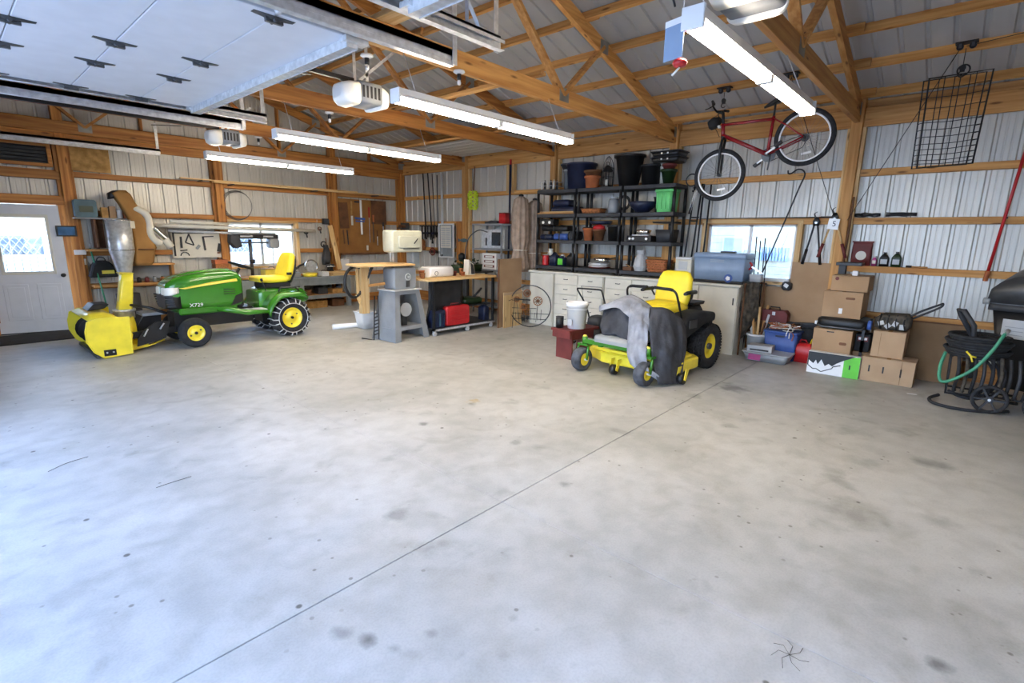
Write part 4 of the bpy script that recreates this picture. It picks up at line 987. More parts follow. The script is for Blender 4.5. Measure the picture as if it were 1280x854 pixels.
# ================================================================== WORKSHOP END
# ---- things left of the tractor on the end wall
t = T('wall_shelf', 'small plank shelf cabinet above the snow blower, holding boxes', 'shelf', (2.1, 11.2, 1.3))
B('shelf_board', 'grey_paint', 1.60, 2.40, 11.0, 11.28, 1.84, 1.865, t, .003)
B('side_board', 'brown', 1.84, 1.87, 11.02, 11.28, 1.36, 1.84, t); B('back_board', 'brown', 1.87, 2.0, 11.25, 11.28, 1.36, 1.84, t)
B('shelf_board', 'wood_x', 1.70, 2.45, 11.0, 11.28, 1.31, 1.345, t, .003)
b = MB().rr('y', [(11.05, 1.77, 2.01, .145, .14, .03), (11.10, 1.77, 2.01, .155, .145, .04), (11.2, 1.77, 2.01, .15, .14, .03)]).build('potting_bag', 'teal'); meta(b, 'blue-green plastic bag standing on the left end of the plank shelf', 'bag')
b = MB().rr('y', [(11.035, 1.77, 2.0, .09, .05, .01), (11.045, 1.77, 2.0, .09, .05, .01)]).build('bag_panel', 'green_dark'); b.parent = bpy.data.objects['potting_bag']; b.location = Vector(b.location)-Vector(bpy.data.objects['potting_bag'].location)
for (x0, x1, h, m, lb) in ((1.97, 2.06, .17, 'osb', 'tan carton beside the blue-green bag on the plank shelf'), (2.08, 2.17, .19, 'card', 'tall carton in the middle of the plank shelf'), (2.27, 2.36, .18, 'terra', 'orange carton at the right end of the plank shelf')):
    q = T('carton', lb, 'box', ((x0+x1)/2, 11.1, 1.865)); B('body', m, x0, x1, 11.06, 11.16, 1.866, 1.866+h, q, .003); B('flap', 'card', x0-.002, x1+.002, 11.055, 11.10, 1.866+h, 1.87+h, q)
q = T('tin', 'shiny white tin between cartons on the plank shelf', 'tin', (2.22, 11.08, 1.865)); MB().lathe([(0, 1.866), (.04, 1.867), (.04, 2.0), (.036, 2.005), (0, 2.006)], (2.22, 11.08, 0), n=18).build('body', 'white_gloss', q); MB().cyl((2.22, 11.08, 2.006), (2.22, 11.08, 2.02), .03, n=16).build('lid', 'galv', q)
# cyclone dust collector
dc = T('dust_collector', 'shiny steel cyclone dust collector with tan filter bag behind the snow blower', 'dust collector', (2.14, 10.85, .6))
MB().lathe([(0, 1.845), (.18, 1.84), (.18, 1.32), (.15, 1.2), (.11, 1.0), (.07, .85), (.07, .62), (0, .62)], (2.12, 10.78, 0), n=36).build('cyclone_drum', 'galv', dc)
for z in (1.83, 1.34): MB().torus((2.12, 10.78, z), .181, .008, 'z', 36, 6).build('drum_band', 'chrome', dc)
MB().obox((2.29, 10.66, 1.76), (.10, .01, .12), (0, 0, .7)).build('paper_label', 'cream', dc)
MB().lathe([(0, .60), (.17, .60), (.18, .02), (.165, .0), (0, 0)], (2.12, 10.78, 0), n=28).build('dust_drum', 'char', dc)
fb2 = MB().rr('z', [(2.33, 2.27, 10.95, .05, .06, .02), (2.27, 2.24, 10.95, .13, .10, .04), (2.10, 2.32, 10.95, .12, .11, .05), (1.85, 2.42, 10.93, .12, .11, .05), (1.5, 2.47, 10.93, .15, .12, .05), (1.36, 2.48, 10.93, .17, .12, .05), (1.33, 2.46, 10.93, .16, .11, .05), (1.12, 2.44, 10.93, .15, .10, .05), (1.06, 2.42, 10.93, .11, .09, .05)], n=5).build('filter_bag', 'brown_kraft', dc)
MB().torus((2.475, 10.93, 1.345), .155, .012, 'z', 24, 6).build('bag_band', 'brown', dc)
MB().rr('x', [(2.06, 10.95, 2.22, .05, .05, .03), (2.13, 10.95, 2.25, .07, .065, .04), (2.20, 10.95, 2.28, .06, .05, .03)]).build('blower_motor', 'black', dc)
MB().tube(crv([(2.36, 10.90, 2.02), (2.46, 10.86, 2.01), (2.55, 10.84, 1.93), (2.58, 10.84, 1.8), (2.57, 10.84, 1.62), (2.62, 10.84, 1.50), (2.72, 10.84, 1.44)], 5), .058, 14).build('duct_elbow', 'cream', dc)
fx = MB(); pts = crv([(2.62, 10.84, 1.72), (2.72, 10.84, 1.60), (2.80, 10.84, 1.50)], 10)
fx.tube(pts, [.052+.008*(i % 2) for i in range(len(pts))], 12); fx.build('flexible_duct', 'chrome', dc)
MB().cyl((2.78, 10.84, 1.52), (2.86, 10.84, 1.38), .065, n=18).build('duct_end', 'cream', dc)
# ducts along the wall
for (x0, x1, z, r, m, lb) in ((2.62, 5.75, 1.74, .035, 'cream', 'long pale dust duct running along the end wall above the tool board'), (2.95, 3.95, 1.84, .03, 'cream', 'shorter pale pipe lying above the long dust duct'), (2.9, 4.85, 1.66, .022, 'light_grey', 'thin grey pipe just under the long dust duct')):
    d_ = T('pipe', lb, 'pipe', (x0, 11.05, z)); MB().cyl((x0, 11.05, z+(.02 if x0 < 2.7 else 0)), (x1, 11.05, z-.03), r, n=14).build('tube', m, d_)
    for k in range(3): x_ = x0+(x1-x0)*(.15+.35*k); B('strap', 'galv', x_-.01, x_+.01, 11.05, 11.31, z-r-.02, z-r-.012, d_)
# little things on the door post
q = T('wall_tablet', 'small black-framed screen on the post beside the entry door', 'screen', (1.5, 11.0, 1.55)); MB().obox((1.48, 11.08, 1.64), (.26, .03, .17), (0, 0, -.1)).build('frame', 'black', q, bevel=.004); MB().obox((1.478, 11.062, 1.64), (.21, .006, .125), (0, 0, -.1)).build('display', 'screen', q)
q = T('control_box', 'small white control box on the wall behind the snow blower chute', 'box', (1.62, 11.25, 1.25)); B('body', 'white', 1.55, 1.71, 11.2, 11.29, 1.25, 1.33, q, .006)
for x in (1.60, 1.65): MB().tube([(x, 11.25, 1.33), (x, 11.25, 1.39)], .008, 6).build('knob', 'black', q)
q = T('outlet', 'white socket with plug on the nailer under the control box', 'outlet', (1.66, 11.26, 1.1)); B('plate', 'white', 1.63, 1.70, 11.26, 11.28, 1.08, 1.18, q, .003); B('plug', 'cream', 1.645, 1.685, 11.22, 11.26, 1.1, 1.14, q, .004)
q = T('broom', 'long green-handled broom leaning behind the snow blower', 'broom', (1.76, 10.9, 0)); MB().cyl((1.76, 11.15, 1.36), (1.84, 10.8, .14), .012, n=8).build('handle', 'hose_green', q); MB().cyl((1.76, 11.155, 1.36), (1.765, 11.14, 1.44), .014, n=8).build('grip', 'light_grey', q)
MB().prism([(1.70, .11), (1.98, .11), (1.96, .17), (1.72, .17)], 'y', 10.77, 10.83).build('head', 'black', q); MB().prism([(1.69, 0), (2.0, 0), (1.98, .11), (1.70, .11)], 'y', 10.76, 10.84).build('bristles', 'char', q)
q = T('tool_bag', 'black trapezoid tool bag with yellow label behind the chute', 'bag', (1.9, 11.1, .88)); MB().prism([(1.68, .87), (2.08, .87), (2.02, 1.08), (1.95, 1.15), (1.80, 1.15), (1.74, 1.08)], 'y', 11.02, 11.22).build('body', 'black_soft', q, bevel=.02); B('label', 'yellow_pale', 1.85, 2.02, 11.01, 11.02, .93, .99, q)
MB().torus((1.875, 11.12, 1.15), .06, .009, 'y', 12, 6, 0, pi).build('handle', 'black', q)
q = T('plank_shelf', 'low timber shelf carrying small items right of the dust collector', 'shelf', (2.6, 11.1, .6)); B('board', 'wood_x', 1.72, 3.0, 11.02, 11.3, .70, .745, q, .003); B('board', 'wood_x', 2.3, 2.95, 11.05, 11.3, 1.05, 1.08, q, .003)
B('bracket', 'wood_z', 2.9, 2.94, 11.1, 11.3, .745, 1.05, q); B('back_panel', 'grey_paint', 2.3, 2.9, 11.27, 11.29, .80, 1.05, q)
for k, (x, m) in enumerate(((2.38, 'black'), (2.5, 'red_dark'), (2.62, 'grey'), (2.74, 'wicker'))):
    q = T('jar', ['black jar at the left end of the low shelf behind the tractor nose', 'dark red jar second along the low shelf', 'grey jar third along the low shelf', 'brown jar at the right end of the low shelf'][k], 'jar', (x, 11.12, .745)); MB().lathe([(0, .746), (.035, .747), (.035, .82), (.02, .835), (0, .836)], (x, 11.12, 0), n=14).build('body', m, q); MB().cyl((x, 11.12, .836), (x, 11.12, .85), .022, n=12).build('lid', 'dark_steel', q)
# ---- white tool board with hand tools
q = T('tool_board', 'white board on the end wall holding black squares and set squares', 'board', (3.44, 11.28, 1.16)); B('panel', 'cream', 3.0, 3.92, 11.27, 11.29, 1.16, 1.66, q)
def tool(nm, mtl, lb, parts, cat='tool'):
    q = T(nm, lb, cat, parts[0][1][0])
    for (pn, pts, w_, m) in parts: 
        mb = MB()
        for a, b in zip(pts, pts[1:]): mb.beam(a, b, .008, w_, (0, 1, 0)) if False else mb.beam(a, b, w_, .008, (0, 1, 0))
        mb.build(pn, m, q)
    return q
yb_ = 11.255
tool('framing_square', 'black', 'large black framing square along the top left of the white tool board', [('blade', [(3.03, yb_, 1.20), (3.03, yb_, 1.64)], .03, 'black'), ('tongue', [(3.03, yb_, 1.635), (3.55, yb_, 1.635)], .03, 'black')])
tool('steel_rule', 'char', 'short dark steel rule left of the set square on the white board', [('blade', [(3.15, yb_, 1.35), (3.15, yb_, 1.56)], .035, 'char')])
tool('set_square', 'char', 'triangular grey set square on the white tool board', [('edge', [(3.22, yb_, 1.45), (3.29, yb_, 1.61)], .022, 'char'), ('hypotenuse', [(3.29, yb_, 1.61), (3.36, yb_, 1.40)], .022, 'char'), ('base', [(3.22, yb_, 1.45), (3.36, yb_, 1.40)], .022, 'char')])
tool('angle_gauge', 'char', 'small black angle gauge low on the white tool board', [('blade', [(3.12, yb_, 1.30), (3.24, yb_, 1.31)], .02, 'black')])
tool('try_square', 'char', 'dark try square in the middle of the white tool board', [('stock', [(3.55, yb_, 1.30), (3.53, yb_, 1.57)], .035, 'char'), ('blade', [(3.53, yb_, 1.56), (3.72, yb_, 1.57)], .02, 'char')])
tool('bird_gauge', 'char', 'small grey gauge beside the try square on the white board', [('body', [(3.40, yb_, 1.33), (3.46, yb_, 1.40)], .05, 'grey')])
tool('hand_plane', 'char', 'dark hand plane hung at the lower right of the white board', [('body', [(3.79, yb_, 1.27), (3.83, yb_, 1.43)], .07, 'char'), ('handle', [(3.76, yb_, 1.25), (3.82, yb_, 1.25)], .03, 'brown')])
q = MB().torus((3.19, 11.25, 1.2), .07, .009, 'y', 20, 6, 0, pi).build('caliper', 'black'); meta(q, 'black half-round caliper at the bottom left of the white board', 'tool')
# ---- long workbench
wb = T('workbench', 'long grey timber workbench under the end wall window', 'workbench', (4.6, 11.0, 0))
for y0, y1 in ((10.72, 10.9), (10.905, 11.085), (11.09, 11.27)): B('top_plank', 'bench_grey', 2.75, 6.40, y0, y1, .67, .715, wb, .004)
B('apron', 'bench_grey', 2.78, 6.38, 10.74, 10.78, .53, .67, wb, .003)
for x in (2.85, 4.0, 5.2, 6.33):
    for y in (10.78, 11.2): B('leg', 'bench_grey', x-.045, x+.045, y-.045, y+.045, 0, .67, wb, .003)
B('lower_shelf', 'wood_x', 2.8, 6.36, 10.76, 11.25, .28, .31, wb, .003); B('lower_rail', 'bench_grey', 2.8, 6.36, 10.74, 10.77, .23, .31, wb)
def crate(nm, lb, cat, x0, x1, y0, y1, z0, z1, m, m2='black', lid=True):
    q = T(nm, lb, cat, ((x0+x1)/2, (y0+y1)/2, z0)); B('body', m, x0, x1, y0, y1, z0, z1-(z1-z0)*.2, q, .006); B('lid', m if not lid else m2, x0-.004, x1+.004, y0-.004, y1+.004, z1-(z1-z0)*.19, z1, q, .006)
    MB().tube([((x0+x1)/2-.05, (y0+y1)/2, z1), ((x0+x1)/2-.04, (y0+y1)/2, z1+.025), ((x0+x1)/2+.04, (y0+y1)/2, z1+.025), ((x0+x1)/2+.05, (y0+y1)/2, z1)], .006, 5).build('handle', 'black', q); return q
crate('tool_case', 'yellow tool case on the workbench under the white board', 'case', 3.02, 3.30, 10.9, 11.1, .716, .90, 'yellow', 'yellow')
crate('drill_case', 'small black drill case right of the yellow tool case', 'case', 3.36, 3.52, 10.9, 11.1, .716, .80, 'black', 'char')
crate('parts_bin', 'orange parts bin on the workbench below the hand plane', 'bin', 3.62, 3.86, 11.0, 11.2, .716, 1.12, 'wicker', 'terra')
crate('tool_box', 'dark red toolbox right of the yellow tool case on the workbench', 'toolbox', 3.55, 3.8, 10.76, 10.92, .716, .80, 'red_dark', 'brown')
for k, (x, w_, h, m, lb) in enumerate(((4.6, .3, .14, 'navy', 'dark blue crate on the bench shelf just behind the tractor seat'), (5.35, .25, .12, 'brown', 'brown box on the workbench lower shelf behind the rear wheel'), (5.75, .22, .15, 'char', 'charcoal box on the workbench lower shelf'), (6.1, .25, .1, 'osb', 'flat tan box at the right end of the workbench lower shelf'))): crate('storage_box', lb, 'box', x-w_/2, x+w_/2, 10.85, 11.1, .311, .311+h, m, m)
for k, (x, w_, m, lb) in enumerate(((5.6, .5, 'osb', 'low stack of boards on floor beneath the workbench'), (6.12, .3, 'brown', 'brown offcut box on floor at the right end beneath the bench'))): crate('offcut_box', lb, 'box', x-w_/2, x+w_/2, 10.88, 11.12, .0, .17, m, m)
# radial arm saw
ra = T('radial_arm_saw', 'black radial arm saw standing on the bench in front of the window', 'saw', (4.3, 10.95, .715))
B('table_board', 'osb', 3.98, 4.95, 10.70, 11.2, .735, .77, ra, .003); B('base', 'dark_steel', 4.0, 4.9, 10.75, 11.15, .716, .735, ra)
MB().cyl((4.30, 11.0, .77), (4.30, 11.0, 1.52), .032, n=14).build('column', 'dark_steel', ra)
B('arm', 'black', 3.98, 4.86, 10.93, 11.05, 1.53, 1.62, ra, .01); B('arm_track', 'dark_steel', 4.05, 4.8, 10.95, 11.03, 1.44, 1.47, ra, .003); B('arm_label', 'light_grey', 4.10, 4.34, 10.925, 10.93, 1.565, 1.595, ra); B('arm_label', 'light_grey', 4.55, 4.75, 10.925, 10.93, 1.565, 1.595, ra)
MB().prism([(3.92, 1.62), (4.06, 1.62), (4.12, 1.38), (4.0, 1.34), (3.9, 1.46)], 'y', 10.9, 11.08).build('motor_yoke', 'char', ra, bevel=.01)
MB().rr('y', [(10.86, 4.75, 1.44, .09, .09, .05), (10.9, 4.75, 1.44, .10, .10, .05), (11.06, 4.75, 1.44, .10, .10, .05), (11.1, 4.75, 1.44, .08, .08, .05)]).build('motor', 'grey_paint', ra)
MB().cyl((4.74, 10.98, 1.34), (4.74, 10.98, .80), .010, n=8).build('feed_rod', 'galv', ra)
MB().beam((4.02, 10.96, 1.10), (4.36, 10.96, 1.09), .03, .016).build('blade_guard_arm', 'dark_steel', ra); MB().cyl((4.3, 10.95, 1.04), (4.3, 10.95, 1.12), .05, n=12).build('height_collar', 'black', ra)
q = crate('router_box', 'yellow tool box by the radial arm saw behind the seat', 'box', 4.5, 4.85, 10.86, 11.1, .771, .93, 'yellow_pale', 'osb')
# mitre saw
ms = T('mitre_saw', 'mitre saw with round silver guard and yellow base on the workbench', 'saw', (5.5, 10.9, .715))
MB().lathe([(0, .716), (.15, .717), (.15, .79), (.13, .80), (0, .80)], (5.48, 10.9, 0), n=24).build('turntable', 'yellow', ms)
MB().torus((5.50, 10.86, .94), .14, .018, 'y', 26, 8, -.6, pi+.6).build('blade_guard', 'chrome', ms); MB().cyl((5.50, 10.86, .94), (5.50, 10.865, .94), .125, n=28).build('blade', 'galv', ms)
MB().rr('y', [(10.88, 5.52, .95, .08, .08, .04), (11.05, 5.52, .97, .07, .07, .04)]).build('motor', 'char', ms); MB().tube([(5.40, 10.95, 1.0), (5.25, 10.9, .96), (5.15, 10.86, .90)], .022, 8).build('handle', 'black', ms)
for k, (x, y, w_, h, m, lb) in enumerate(((5.15, 10.95, .2, .11, 'grey', 'grey sander box left of the mitre saw'), (5.80, 10.9, .16, .10, 'white', 'white clip box right of the mitre saw'))): crate('sander_box', lb, 'box', x-w_/2, x+w_/2, y-.1, y+.1, .716, .716+h, m, m)
q = T('board_stack', 'short stack of pale boards at the right end of the workbench', 'boards', (6.15, 10.95, .716))
for k in range(4): B('board', 'wood_pale_x', 5.93+.02*(k % 2), 6.38-.01*k, 10.78, 11.1, .717+k*.024, .739+k*.024, q, .002)
q = T('vise', 'dark bench vise near the leaning pale board', 'vise', (6.02, 11.05, .716)); MB().rr('z', [(.812, 6.02, 11.0, .07, .07, .02), (.86, 6.02, 11.0, .05, .05, .02), (.93, 6.02, 11.0, .07, .05, .02)]).build('body', 'black', q); B('jaw', 'dark_steel', 5.92, 6.12, 10.97, 11.0, .90, .97, q, .004); MB().cyl((5.9, 10.9, .92), (6.1, 10.9, .92), .007, n=6).build('handle_bar', 'galv', q)
MB().cyl((6.02, 11.0, .93), (6.02, 10.88, .92), .012, n=8).build('screw', 'galv', q)
q = T('leaning_board', 'pale pine board leaning against the post left of the brown pegboard', 'board', (6.28, 11.0, .72)); MB().beam((6.33, 11.1, .83), (6.17, 11.17, 1.84), .11, .022, (0, -1, .0)).build('plank', 'wood_pale_z', q)
q = T('paper_pad', 'white paper pad hanging at the foot of the brown pegboard', 'paper', (6.5, 11.2, .8)); MB().obox((6.50, 11.17, .93), (.22, .012, .27), (0, .06, 0)).build('sheet', 'white', q); MB().obox((6.505, 11.165, 1.06), (.08, .02, .03)).build('clip', 'galv', q)
q = T('junction_box', 'black switch box on the post above the leaning board', 'box', (6.06, 11.18, 1.88)); B('body', 'black', 6.0, 6.13, 11.12, 11.21, 1.86, 1.99, q, .006); B('cover', 'char', 6.01, 6.12, 11.11, 11.12, 1.87, 1.98, q)
for k, (x, z, s_, lb) in enumerate(((5.93, 1.80, .08, 'small clamp hanging left of the black switch box'), (5.60, 1.72, .09, 'black clamp hanging from the rail right of the window'), (6.0, 1.45, .14, 'dark cable bundle hanging on the post below the switch box'))):
    q = T('hanging_clamp', lb, 'clamp', (x, 11.2, z-s_)); MB().torus((x, 11.19, z-.04), s_*.45, .013, 'y', 14, 6).build('loop', 'brown' if k == 0 else 'black', q); MB().beam((x, 11.19, z-.04), (x+.02, 11.19, z-s_*1.8), .03, .02).build('bar', 'char', q); MB().tube([(x, 11.19, z-.01), (x, 11.30, z+.0), (x, 11.30, z+.16)], .005, 5).build('hook', 'galv', q)
# drill press / green-black machine behind
q = T('bench_grinder', 'dark tall hand tool hanging on the post behind the mitre saw', 'tool', (6.0, 11.0, .95)); MB().rr('z', [(.95, 5.98, 11.1, .07, .06, .03), (1.1, 6.0, 11.1, .09, .07, .03), (1.25, 6.02, 11.12, .07, .05, .03), (1.40, 6.04, 11.14, .03, .03, .02)]).build('body', 'char', q); MB().cyl((6.04, 11.14, 1.40), (6.05, 11.17, 1.55), .014, n=8).build('neck', 'brown', q)
# planks lying on the top rail, wire loop below
for k, (x0, x1, y, z, lb) in enumerate(((3.22, 6.9, 11.16, 2.62, 'longest pale plank resting on pegs along the top rail'), (3.75, 7.9, 11.06, 2.585, 'second plank resting on the pegs below and in front of the longest one'))):
    q = T('stored_plank', lb, 'plank', (x0, y, z)); MB().box(x0, x1, y-.05, y+.05, z, z+.022).build('board', 'wood_pale_x', q, bevel=.002)
    for x in (x0+.35, (x0+x1)/2, x1-.5): B('peg', 'dark_steel', x-.012, x+.012, y-.06, 11.31, z-.022, z-.002, q)
q = T('wire_loop', 'large loop of grey wire hanging on the end wall beneath the planks', 'wire', (4.22, 11.27, 1.95))
for k in range(3): MB().torus((4.22+.01*k, 11.27-.008*k, 2.19), .29-.012*k, .006, 'y', 40, 5).build('coil', 'dark_steel', q)
# ---- brown pegboard with tools
q = T('pegboard', 'large brown hardboard tool panel on the end wall near the corner', 'board', (7.1, 11.28, 1.2)); B('panel', 'peg', 6.45, 7.75, 11.27, 11.29, 1.2, 2.47, q); B('side_panel', 'brown', 7.35, 7.78, 11.26, 11.28, 1.9, 2.47, q)
B('ledge', 'brown', 6.45, 7.75, 11.2, 11.27, 1.16, 1.2, q)
yp = 11.25
TL = [('hand_saw', 'brown apron-like saw cover hanging top left on the brown pegboard', [('cover', [(6.60, yp, 1.78), (6.57, yp, 2.38)], .24, 'brown')]),
 ('level', 'long white level hanging upright on the brown pegboard', [('stick', [(7.04, yp-.02, 1.64), (7.04, yp-.02, 2.46)], .05, 'white_gloss')]),
 ('bar_clamp', 'blue bar clamp across the white level', [('bar', [(6.86, yp-.03, 2.03), (7.14, yp-.03, 2.01)], .05, 'blue'), ('jaw', [(6.88, yp-.03, 1.96), (7.12, yp-.03, 1.95)], .03, 'blue')]),
 ('blue_clamp', 'small blue clamp at the top of the brown pegboard', [('bar', [(6.87, yp-.02, 2.41), (7.0, yp-.02, 2.41)], .035, 'navy')]),
 ('caulk_gun', 'yellow and white tube tool left of the long level', [('barrel', [(6.78, yp-.02, 2.1), (6.79, yp-.02, 2.42)], .04, 'osb'), ('tip', [(6.79, yp-.02, 1.86), (6.79, yp-.02, 2.08)], .05, 'cream')]),
 ('screwdriver', 'red-handled long tool on the brown pegboard', [('handle', [(7.26, yp-.02, 2.05), (7.26, yp-.02, 2.3)], .025, 'red'), ('shaft', [(7.26, yp-.02, 1.45), (7.26, yp-.02, 2.05)], .012, 'galv')]),
 ('file', 'orange-handled file at the right side of the brown pegboard', [('handle', [(7.38, yp-.02, 1.95), (7.38, yp-.02, 2.12)], .05, 'terra'), ('blade', [(7.37, yp-.02, 1.45), (7.37, yp-.02, 1.95)], .02, 'dark_steel')]),
 ('wrench', 'dark wrench hanging lower left on the brown pegboard', [('shaft', [(6.56, yp-.02, 1.42), (6.54, yp-.02, 1.75)], .03, 'brown')]),
 ('pry_bar', 'dark pry bar beside the wrench on the brown pegboard', [('shaft', [(6.66, yp-.02, 1.40), (6.64, yp-.02, 1.74)], .025, 'char')]),
 ('chisel', 'dark chisel hanging at lower right of the brown pegboard', [('handle', [(7.48, yp-.02, 1.6), (7.48, yp-.02, 1.75)], .035, 'brown'), ('blade', [(7.48, yp-.02, 1.38), (7.48, yp-.02, 1.6)], .025, 'galv')]),
 ('pliers', 'white-handled tool at far right of the brown pegboard', [('shaft', [(7.66, yp-.02, 1.4), (7.66, yp-.02, 1.85)], .022, 'light_grey'), ('head', [(7.66, yp-.02, 1.85), (7.66, yp-.02, 1.95)], .05, 'black')]),
 ('bottle', 'small cream bottle low on the brown pegboard', [('body', [(7.18, yp-.02, 1.26), (7.18, yp-.02, 1.38)], .05, 'cream')])]
for nm, lb, parts in TL: tool(nm, '', lb, parts)
# ---- band saw
bs = T('band_saw', 'grey and beige band saw on an open steel stand', 'saw', (4.95, 6.85, 0))
bot = [(4.60, 6.52), (5.32, 6.58), (5.26, 7.14), (4.54, 7.08)]; top = [(4.69, 6.62), (5.19, 6.66), (5.15, 7.04), (4.66, 7.0)]
def lerp(a, b, k): return (a[0]+(b[0]-a[0])*k, a[1]+(b[1]-a[1])*k, .8*k)
def quad(m, cs, pts, th=.012):
    pass
for i, j in ((0, 1), (1, 2), (2, 3), (3, 0)):
    def P(u, v_): a = Vector(lerp(bot[i], top[i], v_)); b = Vector(lerp(bot[j], top[j], v_)); return a*(1-u)+b*u
    m = MB()
    if (i, j) == (3, 0) or (i, j) == (1, 2):
        m.grid([[P(0, .02), P(1, 0)], [P(0, 1), P(1, 1)]], sm=False)
    else:
        U = [0, .17, .83, 1]; V_ = [.0, .22, .29, .92, 1]
        for a in range(3):
            for b in range(4):
                if a == 1 and b in (0, 2): continue
                m.grid([[P(U[a], V_[b]), P(U[a+1], V_[b])], [P(U[a], V_[b+1]), P(U[a+1], V_[b+1])]], sm=False)
    m.build('stand_side', 'grey_paint', bs, solid=.004)
MB().prism([(4.66, 6.59), (5.22, 6.63), (5.18, 7.06), (4.63, 7.02)], 'z', .795, .815).build('stand_top', 'light_grey', bs, bevel=.004)
MB().prism([(4.60, 6.62), (5.26, 6.66), (5.22, 7.04), (4.58, 7.0)], 'z', .20, .215).build('stand_shelf', 'grey_paint', bs)
MB().cyl((4.95, 6.72, .48), (4.95, 6.95, .48), .085, n=20).build('motor', 'grey', bs); MB().cyl((4.95, 6.70, .48), (4.95, 6.72, .48), .11, n=24).build('pulley', 'light_grey', bs); MB().box(4.9, 5.0, 6.75, 6.92, .21, .40).build('motor_mount', 'dark_steel', bs)
MB().rr('y', [(6.66, 4.93, .985, .20, .165, .04), (6.69, 4.93, .985, .22, .175, .05), (6.95, 4.93, .985, .22, .175, .05)]).build('lower_wheel_case', 'grey_paint', bs)
MB().torus((4.97, 6.655, 1.01), .05, .008, 'y', 18, 6).cyl((4.97, 6.655, 1.01), (4.97, 6.64, 1.01), .02, n=10).build('handwheel', 'light_grey', bs); MB().box(4.93, 5.0, 6.65, 6.66, .85, .95).build('motor_switch', 'dark_steel', bs)
MB().prism([(5.13, 1.14), (5.26, 1.14), (5.26, 1.45), (5.13, 1.45)], 'y', 6.74, 6.92).build('column', 'hose_green', bs) if False else MB().box(5.14, 5.28, 6.74, 6.92, 1.14, 1.45).build('column', 'bench_grey', bs, bevel=.015)
MB().rr('y', [(6.66, 4.99, 1.565, .27, .15, .03), (6.69, 4.99, 1.565, .30, .17, .04), (6.90, 4.99, 1.565, .30, .17, .04)]).build('upper_wheel_case', 'beige_machine', bs)
MB().rr('y', [(6.645, 5.02, 1.555, .20, .085, .03), (6.662, 5.02, 1.555, .22, .10, .03)]).build('case_door', 'beige_machine', bs); MB().beam((5.10, 6.64, 1.53), (5.17, 6.64, 1.61), .014, .01).build('tension_lever', 'char', bs); MB().box(4.90, 5.2, 6.64, 6.66, 1.445, 1.455).build('door_seam', 'black', bs)
for x in (4.74, 4.79): MB().cyl((x, 6.78, 1.25), (x, 6.78, 1.42), .012, n=8).build('blade_guide', 'galv', bs)
MB().prism([(4.08, 6.68), (5.08, 6.60), (5.14, 6.95), (4.85, 7.25), (4.20, 7.20)], 'z', 1.185, 1.215).build('table_board', 'wood_pale_x', bs, bevel=.004)
MB().box(4.75, 5.05, 6.72, 6.95, 1.15, 1.185).build('table_bracket', 'dark_steel', bs)
MB().beam((4.36, 6.98, .45), (4.38, 6.98, 1.185), .13, .09, (0, 1, 0)).build('support_post', 'wood_pale_z', bs); MB().beam((4.42, 6.95, .88), (4.72, 6.93, .90), .04, .04).build('support_arm', 'wood_x', bs); MB().beam((4.25, 7.0, .75), (4.38, 6.98, .45), .05, .03, (0, 1, 0)).beam((4.27, 7.0, 1.185), (4.27, 7.0, .75), .03, .03).build('support_brace', 'wood_pale_z', bs)
h_ = crv([(4.34, 7.0, 1.16), (4.20, 7.0, 1.17), (4.09, 7.0, 1.08), (4.06, 7.0, .90), (4.14, 7.0, .74), (4.24, 7.0, .72), (4.36, 6.97, .85), (4.44, 6.95, 1.05), (4.50, 6.93, 1.17)], 6)
meta(MB().tube(h_, [.022+.003*(i % 2) for i in range(len(h_))], 10).build('vacuum_hose', 'black', None), 'black vacuum hose drooping in a loop left of the band saw', 'hose')
q = T('wire_stand', 'thin black wire stand left of the band saw stand', 'stand', (4.48, 7.05, 0))
MB().tube([(4.50, 6.9, .72), (4.46, 6.9, .02), (4.40, 7.15, .02)], .011, 6).build('leg', 'black', q); MB().tube([(4.56, 6.9, .72), (4.55, 6.9, .02), (4.70, 6.7, .012)], .009, 6).build('leg', 'black', q)
for k in range(7): MB().beam((4.465+.003*k, 6.9, .1+k*.055), (4.55, 6.9, .115+k*.055), .016, .014).build('rung', 'char', q)
q = T('white_bin', 'white plastic bin on floor behind the band saw', 'bin', (4.95, 7.9, 0)); MB().rr('z', [(0, 5.02, 8.02, .11, .11, .03), (.30, 5.02, 8.02, .15, .14, .03)]).build('body', 'white', q); MB().rr('z', [(.29, 5.02, 8.02, .165, .155, .03), (.31, 5.02, 8.02, .165, .155, .03)]).build('rim', 'white_gloss', q)
q = T('poster_tube', 'white cardboard roll lying on floor between tractor and band saw', 'roll', (4.9, 8.2, 0)); MB().cyl((4.50, 8.25, .045), (5.22, 8.08, .045), .045, n=20).build('roll', 'white_gloss', q); MB().cyl((4.495, 8.251, .045), (4.51, 8.247, .045), .028, n=16).build('core_hole', 'cream', q)
for k, (x, y, r, lb) in enumerate(((3.22, 8.98, .3, 'white paper sheet on floor behind the front wheel of the tractor'), (3.42, 8.86, -.2, 'larger white sheet on floor beneath the tractor'), (3.62, 8.92, .5, 'white paper sheet on floor nearest the chained rear wheel'))): meta(MB().obox((x, y, .004+.0015*k), (.24, .17, .002), (0, 0, r)).build('paper_sheet', 'white_gloss', None), lb, 'paper')

